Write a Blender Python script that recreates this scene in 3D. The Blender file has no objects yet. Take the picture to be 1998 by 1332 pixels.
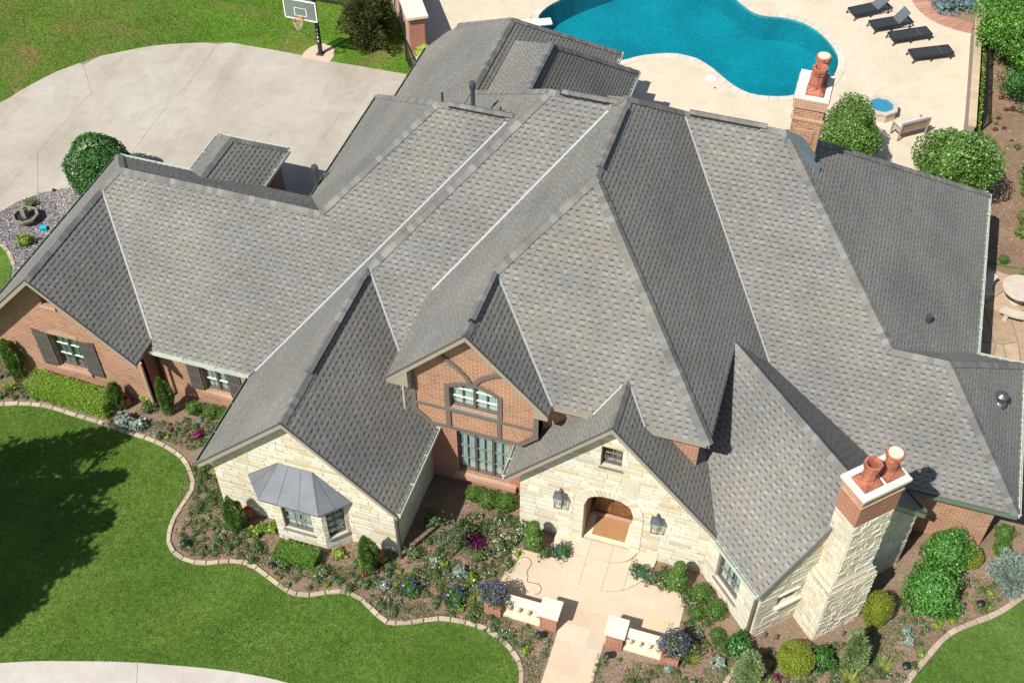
import bpy, bmesh, math, random
import numpy as np
from mathutils import Vector, Matrix
from mathutils.geometry import tessellate_polygon

random.seed(7); RNG = np.random.default_rng(7)
scene = bpy.context.scene
COL = scene.collection

# ------------------------------------------------------------------ camera, sky, sun, exposure
YAW, PIT, FPX, CAMH = -0.3071, 0.8311, 2336.6, 32.0
cam_d = bpy.data.cameras.new('camera'); cam = bpy.data.objects.new('camera', cam_d); COL.objects.link(cam)
cam.location = (0, 0, CAMH)
cam.rotation_euler = (math.pi/2 - PIT, 0, -YAW)
cam_d.sensor_width = 36.0; cam_d.lens = FPX/1998.0*36.0
cam_d.clip_start = 0.5; cam_d.clip_end = 2000
scene.camera = cam
SUNV = np.array([-0.37, -0.74, 1.0]); SUNV /= np.linalg.norm(SUNV)
elev = math.asin(SUNV[2]); az = math.atan2(SUNV[0], SUNV[1])
world = bpy.data.worlds.new('World'); scene.world = world; world.use_nodes = True
wn = world.node_tree; bg = wn.nodes['Background']
sky = wn.nodes.new('ShaderNodeTexSky'); sky.sky_type = 'NISHITA'; sky.sun_disc = False
sky.sun_elevation = elev; sky.sun_rotation = az; sky.altitude = 300
wn.links.new(sky.outputs[0], bg.inputs[0]); bg.inputs[1].default_value = 0.088
sl = bpy.data.lights.new('sun', 'SUN'); sl.energy = 4.8; sl.angle = math.radians(0.53); sl.color = (1.0, 0.97, 0.92)
so = bpy.data.objects.new('sun', sl); COL.objects.link(so)
so.rotation_euler = Vector(SUNV).to_track_quat('Z', 'Y').to_euler()
vs = scene.view_settings; vs.view_transform = 'Standard'; vs.look = 'None'; vs.exposure = 0.36; vs.gamma = 1.0
vs.use_curve_mapping = False
scene.render.engine = 'CYCLES'; scene.cycles.max_bounces = 6; scene.cycles.transparent_max_bounces = 8

# ------------------------------------------------------------------ where a picture point lies in the place
_f = np.array([math.sin(YAW)*math.cos(PIT), math.cos(YAW)*math.cos(PIT), -math.sin(PIT)])
_r = np.array([math.cos(YAW), -math.sin(YAW), 0.0]); _u = np.cross(_r, _f); _C = np.array([0, 0, CAMH])
def at(x, y, z=None, X=None, Y=None):
    d = _f*FPX + _r*(x-999.0) - _u*(y-666.0)
    t = (z-_C[2])/d[2] if z is not None else ((X-_C[0])/d[0] if X is not None else (Y-_C[1])/d[1])
    return _C + t*d
def G(x, y, z=0.0):
    p = at(x, y, z=z); return (float(p[0]), float(p[1]))
def seen_size(pts):
    q = [np.array(p, float)-_C for p in pts]
    s = [(FPX*(v@_r)/(v@_f), FPX*(v@_u)/(v@_f)) for v in q]
    a = 0
    for i in range(len(s)):
        a += s[i-1][0]*s[i][1]-s[i][0]*s[i-1][1]
    c = np.mean(s, axis=0)
    if abs(c[0]) > 1000 or abs(c[1]) > 668: return 0
    return abs(a)/2

# ------------------------------------------------------------------ materials
def new_mat(name):
    m = bpy.data.materials.new(name); m.use_nodes = True
    nt = m.node_tree; b = nt.nodes['Principled BSDF']; return m, nt, b
def N(nt, t, **k):
    n = nt.nodes.new(t)
    for a, v in k.items(): setattr(n, a, v)
    return n
def noise(nt, scale, detail=4, rough=0.6, vec=None, dist=0.0):
    n = N(nt, 'ShaderNodeTexNoise'); n.inputs['Scale'].default_value = scale
    n.inputs['Detail'].default_value = detail; n.inputs['Roughness'].default_value = rough
    n.inputs['Distortion'].default_value = dist
    if vec is None:
        g = N(nt, 'ShaderNodeNewGeometry'); vec = g.outputs['Position']
    nt.links.new(vec, n.inputs['Vector']); return n
def ramp(nt, fac, stops):
    r = N(nt, 'ShaderNodeValToRGB'); e = r.color_ramp.elements
    e[0].position, e[0].color = stops[0][0], (*stops[0][1], 1)
    e[1].position, e[1].color = stops[1][0], (*stops[1][1], 1)
    for p, c in stops[2:]:
        x = e.new(p); x.color = (*c, 1)
    nt.links.new(fac, r.inputs[0]); return r
def mixc(nt, a, b, fac, mode='MIX'):
    m = N(nt, 'ShaderNodeMix', data_type='RGBA', blend_type=mode)
    for s, v in ((m.inputs[0], fac), (m.inputs[6], a), (m.inputs[7], b)):
        if hasattr(v, 'links') or hasattr(v, 'is_linked'): nt.links.new(v, s)
        elif isinstance(v, (int, float)): s.default_value = v
        else: s.default_value = (*v, 1)
    return m.outputs[2]
def bump(nt, b, height, strength=0.4, dist=0.02):
    n = N(nt, 'ShaderNodeBump'); n.inputs['Strength'].default_value = strength; n.inputs['Distance'].default_value = dist
    nt.links.new(height, n.inputs['Height']); nt.links.new(n.outputs[0], b.inputs['Normal'])
def plain(name, col, rough=0.6, var=0.15, scale=6.0, metal=0.0, bmp=0.0, spec=0.5):
    m, nt, b = new_mat(name)
    n = noise(nt, scale); c2 = tuple(c*(1-var) for c in col); c3 = tuple(min(1, c*(1+var)) for c in col)
    r = ramp(nt, n.outputs[0], [(0.3, c2), (0.7, c3)])
    nt.links.new(r.outputs[0], b.inputs['Base Color']); b.inputs['Roughness'].default_value = rough
    b.inputs['Metallic'].default_value = metal; b.inputs['Specular IOR Level'].default_value = spec
    if bmp:
        n2 = noise(nt, scale*8); bump(nt, b, n2.outputs[0], bmp, 0.01)
    return m
def attr_mat(name, rough=0.85, var=0.25, scale=30, bmp=0.3, big=0.0, bigscale=0.4, spec=0.25, trans=0.0, tint=None):
    m, nt, b = new_mat(name)
    a = N(nt, 'ShaderNodeAttribute'); a.attribute_name = 'Col'
    n = noise(nt, scale, 6, 0.7)
    r = ramp(nt, n.outputs[0], [(0.25, (1-var,)*3), (0.75, (1+var,)*3)])
    c = mixc(nt, a.outputs['Color'], r.outputs[0], 1.0, 'MULTIPLY')
    if big:
        n3 = noise(nt, bigscale, 3, 0.5)
        r3 = ramp(nt, n3.outputs[0], [(0.3, (1-big,)*3), (0.7, (1+big, 1+big*0.97, 1+big*0.9))])
        c = mixc(nt, c, r3.outputs[0], 1.0, 'MULTIPLY')
    nt.links.new(c, b.inputs['Base Color']); b.inputs['Roughness'].default_value = rough
    b.inputs['Specular IOR Level'].default_value = spec
    if bmp: bump(nt, b, n.outputs[0], bmp, 0.01)
    if trans:
        out = nt.nodes['Material Output']; t = N(nt, 'ShaderNodeBsdfTranslucent'); nt.links.new(c, t.inputs[0])
        mx = N(nt, 'ShaderNodeMixShader'); mx.inputs[0].default_value = trans
        nt.links.new(b.outputs[0], mx.inputs[1]); nt.links.new(t.outputs[0], mx.inputs[2]); nt.links.new(mx.outputs[0], out.inputs[0])
    return m
def brick_mat(name, c1, c2, mortar, bw=0.24, bh=0.082, dark=None, rot=0.0):
    m, nt, b = new_mat(name)
    uv = N(nt, 'ShaderNodeUVMap'); mp = N(nt, 'ShaderNodeMapping'); mp.inputs['Rotation'].default_value = (0, 0, rot)
    nt.links.new(uv.outputs[0], mp.inputs[0])
    t = N(nt, 'ShaderNodeTexBrick'); nt.links.new(mp.outputs[0], t.inputs['Vector'])
    t.inputs['Scale'].default_value = 1.0; t.inputs['Brick Width'].default_value = bw; t.inputs['Row Height'].default_value = bh
    t.inputs['Mortar Size'].default_value = 0.009; t.inputs['Mortar Smooth'].default_value = 0.2; t.inputs['Bias'].default_value = 0.0
    t.inputs['Color1'].default_value = (*c1, 1); t.inputs['Color2'].default_value = (*c2, 1); t.inputs['Mortar'].default_value = (*mortar, 1)
    t2 = N(nt, 'ShaderNodeTexBrick'); nt.links.new(mp.outputs[0], t2.inputs['Vector'])
    for k in ('Scale', 'Brick Width', 'Row Height', 'Mortar Size', 'Mortar Smooth'): t2.inputs[k].default_value = t.inputs[k].default_value
    t2.inputs['Bias'].default_value = -0.35; t2.inputs['Color1'].default_value = (1, 1, 1, 1)
    d = dark or (0.45, 0.4, 0.4); t2.inputs['Color2'].default_value = (*d, 1); t2.inputs['Mortar'].default_value = (1, 1, 1, 1)
    t2.offset_frequency = 2
    c = mixc(nt, t.outputs['Color'], t2.outputs['Color'], 1.0, 'MULTIPLY')
    n = noise(nt, 1.3, 5); r = ramp(nt, n.outputs[0], [(0.3, (0.85,)*3), (0.7, (1.12, 1.1, 1.06))])
    c = mixc(nt, c, r.outputs[0], 1.0, 'MULTIPLY')
    n2 = noise(nt, 60, 3); r2 = ramp(nt, n2.outputs[0], [(0.3, (0.85,)*3), (0.7, (1.12,)*3)])
    c = mixc(nt, c, r2.outputs[0], 1.0, 'MULTIPLY')
    nt.links.new(c, b.inputs['Base Color']); b.inputs['Roughness'].default_value = 0.9; b.inputs['Specular IOR Level'].default_value = 0.2
    bump(nt, b, t.outputs['Fac'], -0.7, 0.012)
    return m

M = {}
M['shingle'] = attr_mat('asphalt_shingle', 0.95, 0.16, 45, 0.2, 0.10, 0.45, 0.15)
def weathered(m):
    nt = m.node_tree; b = nt.nodes['Principled BSDF']; src = b.inputs['Base Color'].links[0].from_socket
    n = noise(nt, 1.1, 6, 0.7, dist=0.4); f = ramp(nt, n.outputs[0], [(0.50, (0,)*3), (0.70, (0.55,)*3)])
    c = mixc(nt, src, (1.06, 1.0, 0.80), f.outputs[0], 'MULTIPLY')
    n2 = noise(nt, 0.23, 4, 0.6); r2 = ramp(nt, n2.outputs[0], [(0.35, (0.92, 0.93, 0.95)), (0.65, (1.07, 1.05, 1.02))])
    c = mixc(nt, c, r2.outputs[0], 1.0, 'MULTIPLY'); nt.links.new(c, b.inputs['Base Color'])
weathered(M['shingle'])
M['deckwood'] = plain('roof_underside', (0.20, 0.17, 0.14), 0.8)
M['brick'] = brick_mat('orange_brick', (0.31, 0.12, 0.07), (0.55, 0.31, 0.18), (0.53, 0.41, 0.30), dark=(0.36, 0.28, 0.26))
M['brick_red'] = brick_mat('red_brick', (0.36, 0.13, 0.085), (0.47, 0.21, 0.14), (0.50, 0.34, 0.25), dark=(0.5, 0.42, 0.4))
M['brick_soldier'] = brick_mat('soldier_brick', (0.42, 0.20, 0.13), (0.55, 0.32, 0.21), (0.62, 0.50, 0.38), bw=0.075, bh=0.22, dark=(0.55, 0.45, 0.42))
M['brick_diag'] = brick_mat('herringbone_brick', (0.31, 0.12, 0.07), (0.55, 0.31, 0.18), (0.53, 0.41, 0.30), dark=(0.36, 0.28, 0.26), rot=0.62)
M['mortar'] = plain('pale_mortar', (0.50, 0.44, 0.33), 0.95, 0.1, 10, bmp=0.3)
M['stone'] = attr_mat('limestone', 0.9, 0.14, 14, 0.55, 0.06, 1.2, 0.2)
M['trim'] = plain('taupe_trim', (0.33, 0.285, 0.22), 0.6, 0.06)
M['timber'] = plain('brown_timber', (0.155, 0.125, 0.10), 0.65, 0.12, 20)
M['frame'] = plain('window_frame_paint', (0.105, 0.098, 0.085), 0.5, 0.08)
M['muntin'] = plain('window_bar_paint', (0.17, 0.175, 0.16), 0.45, 0.05)
M['shutter'] = plain('shutter_paint', (0.095, 0.085, 0.075), 0.6, 0.08)
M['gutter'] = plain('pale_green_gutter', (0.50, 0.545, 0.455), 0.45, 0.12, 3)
M['gutter_shaded'] = plain('shaded_green_gutter', (0.13, 0.17, 0.12), 0.5, 0.1, 3)  # the same pale gutters, with shade put into a darker green
M['flash'] = plain('galvanised_flashing', (0.50, 0.50, 0.475), 0.35, 0.06, 4, metal=0.3)
M['leadflash'] = plain('blue_grey_flashing', (0.17, 0.22, 0.24), 0.4, 0.1, 4, metal=0.4)
M['zinc'] = plain('grey_metal_roofing', (0.22, 0.225, 0.24), 0.45, 0.10, 2, metal=0.4)
M['wallgrey'] = plain('taupe_render', (0.27, 0.235, 0.19), 0.9, 0.15, 4, bmp=0.2)
M['pad'] = plain('peach_concrete', (0.56, 0.42, 0.30), 0.85, 0.08, 3)
M['terracotta'] = plain('terracotta', (0.42, 0.15, 0.09), 0.85, 0.34, 6, bmp=0.3, spec=0.2)
M['capstone'] = plain('chimney_cap_mortar', (0.72, 0.68, 0.59), 0.9, 0.13, 4, bmp=0.3)
M['coping'] = plain('cast_stone_coping', (0.67, 0.61, 0.49), 0.8, 0.08, 3, bmp=0.15)
M['castwarm'] = plain('warm_cast_stone', (0.70, 0.60, 0.42), 0.85, 0.1, 5, bmp=0.2)
M['black'] = plain('black_metal', (0.018, 0.018, 0.02), 0.45, 0.2)
M['darkvent'] = plain('vent_black', (0.02, 0.021, 0.022), 0.8, 0.1)
M['steel'] = plain('vent_steel', (0.13, 0.145, 0.15), 0.4, 0.2, 6, metal=0.6)
M['slate'] = plain('lantern_metal', (0.12, 0.13, 0.145), 0.4, 0.15, 8, metal=0.5)
M['door'] = plain('oak_door', (0.18, 0.08, 0.03), 0.4, 0.3, 9)
M['doormat'] = plain('brown_doormat', (0.36, 0.19, 0.08), 0.9, 0.15, 20)
M['interior'] = plain('dark_room_backing', (0.05, 0.045, 0.035), 0.9, 0.3)
M['curtain'] = plain('pale_curtain', (0.80, 0.86, 0.83), 0.9, 0.15, 12)
M['curtain_g'] = plain('green_curtain', (0.20, 0.46, 0.36), 0.9, 0.2, 10)
M['yellow'] = plain('yellow_plastic', (0.62, 0.55, 0.04), 0.5, 0.1)
M['white'] = plain('white_paint', (0.80, 0.80, 0.78), 0.5, 0.04)
M['lounger'] = plain('charcoal_mesh', (0.030, 0.031, 0.036), 0.7, 0.15, 40)
M['lounger_back'] = plain('grey_mesh_back', (0.10, 0.11, 0.125), 0.6, 0.1, 40)
M['teak'] = plain('weathered_teak', (0.34, 0.25, 0.18), 0.8, 0.2, 15)
M['cushion'] = plain('grey_white_cushion', (0.50, 0.53, 0.54), 0.9, 0.1, 8)
M['wood_bark'] = plain('bark', (0.10, 0.07, 0.045), 0.9, 0.3, 20, bmp=0.5)
M['blue'] = plain('bright_blue_plastic', (0.02, 0.42, 0.55), 0.4, 0.1)
M['fountain'] = plain('aged_fountain_stone', (0.22, 0.19, 0.14), 0.9, 0.25, 8, bmp=0.3)
M['orange'] = plain('orange_hoop_paint', (0.75, 0.18, 0.06), 0.5, 0.1)
M['net'] = plain('white_net_cord', (0.65, 0.62, 0.50), 0.9, 0.05)
M['table'] = plain('pale_cast_stone_table', (0.52, 0.44, 0.35), 0.8, 0.1, 5, bmp=0.2)
M['leaf'] = attr_mat('leaf', 0.42, 0.2, 8, 0.0, spec=0.5, trans=0.22)
M['needle'] = attr_mat('needle', 0.7, 0.2, 8, 0.0, spec=0.25, trans=0.15)
M['petal'] = attr_mat('petal', 0.8, 0.1, 20, 0.0, spec=0.2, trans=0.2)
M['blade'] = attr_mat('grass_blade', 0.75, 0.30, 1.6, 0.0, 0.26, 0.30, spec=0.2, trans=0.15)
def patchy(m, scale, lo, hi, tint, amt=1.0, stretch=None):
    nt = m.node_tree; b = nt.nodes['Principled BSDF']; src = b.inputs['Base Color'].links[0].from_socket; vec = None
    if stretch:
        g = N(nt, 'ShaderNodeNewGeometry'); mp = N(nt, 'ShaderNodeMapping'); mp.inputs['Scale'].default_value = stretch; mp.inputs['Rotation'].default_value = (0, 0, 0.5)
        nt.links.new(g.outputs['Position'], mp.inputs[0]); vec = mp.outputs[0]
    n = noise(nt, scale, 5, 0.65, vec, 0.3); f = ramp(nt, n.outputs[0], [(lo, (0,)*3), (hi, (amt,)*3)])
    c = mixc(nt, src, tint, f.outputs[0], 'MULTIPLY'); nt.links.new(c, b.inputs['Base Color'])
    for l in list(nt.links):
        if l.to_node.type == 'BSDF_TRANSLUCENT' and l.to_socket.name == 'Color': nt.links.new(c, l.to_socket)
patchy(M['blade'], 0.55, 0.50, 0.70, (1.32, 1.06, 1.1)); patchy(M['blade'], 0.35, 0.50, 0.68, (0.78, 0.88, 0.85), 1.0, (1.0, 0.35, 1.0)); patchy(M['blade'], 3.0, 0.55, 0.72, (1.2, 1.08, 1.1))
M['paver'] = attr_mat('peach_paver', 0.85, 0.08, 9, 0.35, 0.05, 0.8, 0.25)
M['chip'] = attr_mat('mulch_chip', 0.95, 0.3, 30, 0.0, spec=0.1)
M['edging'] = attr_mat('edging_stone', 0.9, 0.15, 12, 0.5, spec=0.2)

def glass_mat():
    m, nt, b = new_mat('window_glass'); out = nt.nodes['Material Output']
    t = N(nt, 'ShaderNodeBsdfTransparent'); t.inputs[0].default_value = (0.90, 0.95, 0.93, 1)
    g = N(nt, 'ShaderNodeBsdfGlossy'); g.inputs['Roughness'].default_value = 0.02
    lw = N(nt, 'ShaderNodeLayerWeight'); lw.inputs[0].default_value = 0.35
    fr = N(nt, 'ShaderNodeMath', operation='MULTIPLY'); fr.inputs[1].default_value = 0.5; nt.links.new(lw.outputs['Facing'], fr.inputs[0])
    mx = N(nt, 'ShaderNodeMixShader'); nt.links.new(fr.outputs[0], mx.inputs[0]); nt.links.new(t.outputs[0], mx.inputs[1]); nt.links.new(g.outputs[0], mx.inputs[2])
    nt.links.new(mx.outputs[0], out.inputs[0]); nt.nodes.remove(b); return m
M['glass'] = glass_mat()
def clear_mat():
    m, nt, b = new_mat('clear_acrylic'); out = nt.nodes['Material Output']
    t = N(nt, 'ShaderNodeBsdfTransparent'); t.inputs[0].default_value = (0.72, 0.78, 0.76, 1)
    g = N(nt, 'ShaderNodeBsdfPrincipled'); g.inputs['Base Color'].default_value = (0.35, 0.38, 0.38, 1); g.inputs['Roughness'].default_value = 0.15
    mx = N(nt, 'ShaderNodeMixShader'); mx.inputs[0].default_value = 0.35
    nt.links.new(t.outputs[0], mx.inputs[1]); nt.links.new(g.outputs[0], mx.inputs[2]); nt.links.new(mx.outputs[0], out.inputs[0]); nt.nodes.remove(b); return m
M['acrylic'] = clear_mat()
def water_mat():
    m, nt, b = new_mat('pool_water'); out = nt.nodes['Material Output']
    t = N(nt, 'ShaderNodeBsdfTransparent'); t.inputs[0].default_value = (0.30, 0.88, 0.93, 1)
    g = N(nt, 'ShaderNodeBsdfGlossy'); g.inputs['Roughness'].default_value = 0.03
    n = noise(nt, 2.2, 5, 0.65); n2 = noise(nt, 9, 4, 0.7)
    ad = N(nt, 'ShaderNodeMath', operation='ADD'); nt.links.new(n.outputs[0], ad.inputs[0]); nt.links.new(n2.outputs[0], ad.inputs[1])
    bp = N(nt, 'ShaderNodeBump'); bp.inputs['Strength'].default_value = 0.5; bp.inputs['Distance'].default_value = 0.03
    nt.links.new(ad.outputs[0], bp.inputs['Height']); nt.links.new(bp.outputs[0], g.inputs['Normal'])
    fr = N(nt, 'ShaderNodeFresnel'); fr.inputs[0].default_value = 1.33; nt.links.new(bp.outputs[0], fr.inputs['Normal'])
    mx = N(nt, 'ShaderNodeMixShader'); nt.links.new(fr.outputs[0], mx.inputs[0]); nt.links.new(t.outputs[0], mx.inputs[1]); nt.links.new(g.outputs[0], mx.inputs[2])
    nt.links.new(mx.outputs[0], out.inputs[0]); nt.nodes.remove(b); return m
M['water'] = water_mat()
def plaster_mat():
    m, nt, b = new_mat('pool_plaster')
    v = N(nt, 'ShaderNodeTexVoronoi'); v.feature = 'DISTANCE_TO_EDGE'; v.inputs['Scale'].default_value = 3.0
    g = N(nt, 'ShaderNodeNewGeometry'); n = noise(nt, 1.5, 3, 0.5)
    mp = mixc(nt, g.outputs['Position'], n.outputs[1], 0.25); nt.links.new(mp, v.inputs['Vector'])
    n1 = noise(nt, 0.3, 5, 0.6)
    r = ramp(nt, n1.outputs[0], [(0.3, (0.004, 0.18, 0.215)), (0.7, (0.016, 0.30, 0.34))])
    n4 = noise(nt, 9, 6, 0.85); r4 = ramp(nt, n4.outputs[0], [(0.35, (0.70,)*3), (0.72, (1.6,)*3)])  # fine speckle puts the light and dark of water ripples into the plaster
    c = mixc(nt, r.outputs[0], r4.outputs[0], 1.0, 'MULTIPLY')
    nt.links.new(c, b.inputs['Base Color']); b.inputs['Roughness'].default_value = 0.8; return m
M['plaster'] = plaster_mat()
def grass_mat(name, a, b_, dry=None, dryc=(0.24, 0.20, 0.07)):
    m, nt, b = new_mat(name)
    n1 = noise(nt, 0.45, 4, 0.6, dist=0.6); n2 = noise(nt, 5, 6, 0.75); n3 = noise(nt, 40, 4, 0.8)
    c = ramp(nt, n1.outputs[0], [(0.3, a), (0.7, b_)]).outputs[0]
    c = mixc(nt, c, ramp(nt, n2.outputs[0], [(0.3, (0.6,)*3), (0.72, (1.4,)*3)]).outputs[0], 1.0, 'MULTIPLY')
    c = mixc(nt, c, ramp(nt, n3.outputs[0], [(0.3, (0.55,)*3), (0.7, (1.45,)*3)]).outputs[0], 1.0, 'MULTIPLY')
    if dry:
        n4 = noise(nt, 0.3, 5, 0.65, dist=1.2); f = ramp(nt, n4.outputs[0], [(dry[0], (0,)*3), (dry[1], (1,)*3)])
        c = mixc(nt, c, dryc, f.outputs[0])
    nt.links.new(c, b.inputs['Base Color']); b.inputs['Roughness'].default_value = 0.95; b.inputs['Specular IOR Level'].default_value = 0.1
    bump(nt, b, n3.outputs[0], 0.8, 0.05); return m
M['lawn'] = grass_mat('front_lawn_turf', (0.08, 0.155, 0.022), (0.14, 0.235, 0.04))
M['backlawn'] = grass_mat('back_lawn_turf', (0.085, 0.19, 0.018), (0.14, 0.26, 0.03), (0.50, 0.68))
def concrete_mat(name, a, b_, stain=(0.82, 0.78, 0.72), sc=0.35):
    m, nt, b = new_mat(name)
    n1 = noise(nt, sc, 6, 0.65, dist=0.8); n2 = noise(nt, 2.5, 5, 0.7); n3 = noise(nt, 50, 3, 0.7); n4 = noise(nt, 0.45, 6, 0.72, dist=0.5)
    c = ramp(nt, n1.outputs[0], [(0.32, a), (0.68, b_)]).outputs[0]
    c = mixc(nt, c, ramp(nt, n2.outputs[0], [(0.3, (0.93,)*3), (0.7, (1.05,)*3)]).outputs[0], 1.0, 'MULTIPLY')
    c = mixc(nt, c, ramp(nt, n3.outputs[0], [(0.3, (0.92,)*3), (0.7, (1.06,)*3)]).outputs[0], 1.0, 'MULTIPLY')
    c = mixc(nt, c, ramp(nt, n4.outputs[0], [(0.30, stain), (0.62, (1.0,)*3)]).outputs[0], 1.0, 'MULTIPLY')
    nt.links.new(c, b.inputs['Base Color']); b.inputs['Roughness'].default_value = 0.85; b.inputs['Specular IOR Level'].default_value = 0.3
    bump(nt, b, n3.outputs[0], 0.15, 0.01); return m
M['concrete'] = concrete_mat('weathered_concrete', (0.42, 0.37, 0.29), (0.47, 0.43, 0.355), (0.86, 0.85, 0.85), 0.22)
patchy(M['terracotta'], 3.0, 0.48, 0.66, (0.55, 0.55, 0.58)); patchy(M['capstone'], 2.5, 0.48, 0.7, (0.84, 0.82, 0.79)); patchy(M['concrete'], 1.1, 0.64, 0.70, (0.86, 0.84, 0.82)); patchy(M['concrete'], 0.5, 0.50, 0.62, (0.90, 0.885, 0.87), 1.0, (1.0, 0.25, 1.0)); patchy(M['concrete'], 2.6, 0.60, 0.70, (0.88, 0.87, 0.85))
M['street'] = concrete_mat('street_concrete', (0.46, 0.42, 0.37), (0.56, 0.52, 0.46), (0.88, 0.84, 0.80))
M['deck'] = concrete_mat('cream_pool_deck', (0.58, 0.495, 0.365), (0.64, 0.555, 0.42), (0.94, 0.93, 0.90))
patchy(M['deck'], 0.7, 0.52, 0.66, (0.94, 0.93, 0.91))
M['joint'] = plain('joint_dirt', (0.22, 0.185, 0.145), 0.95)
M['flag'] = attr_mat('tan_flagstone', 0.9, 0.2, 5, 0.4, 0.1, 1.0)
def soil_mat(name, a, b_):
    m, nt, b = new_mat(name)
    n1 = noise(nt, 0.8, 5, 0.6); n2 = noise(nt, 12, 6, 0.8); n3 = noise(nt, 60, 4, 0.8)
    c = ramp(nt, n1.outputs[0], [(0.3, a), (0.7, b_)]).outputs[0]
    c = mixc(nt, c, ramp(nt, n2.outputs[0], [(0.3, (0.6,)*3), (0.7, (1.4,)*3)]).outputs[0], 1.0, 'MULTIPLY')
    c = mixc(nt, c, ramp(nt, n3.outputs[0], [(0.3, (0.55,)*3), (0.7, (1.5,)*3)]).outputs[0], 1.0, 'MULTIPLY')
    nt.links.new(c, b.inputs['Base Color']); b.inputs['Roughness'].default_value = 0.98; b.inputs['Specular IOR Level'].default_value = 0.1
    bump(nt, b, n2.outputs[0], 0.9, 0.05); return m
M['mulch'] = soil_mat('brown_mulch', (0.20, 0.14, 0.09), (0.30, 0.215, 0.15))
M['soil'] = soil_mat('pinkish_soil', (0.20, 0.13, 0.085), (0.28, 0.19, 0.125))
M['gravelbase'] = soil_mat('grey_gravel_base', (0.12, 0.11, 0.115), (0.2, 0.18, 0.18))
M['firewater'] = plain('blue_fire_glass', (0.04, 0.23, 0.33), 0.15, 0.6, 30, bmp=0.6)

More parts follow.
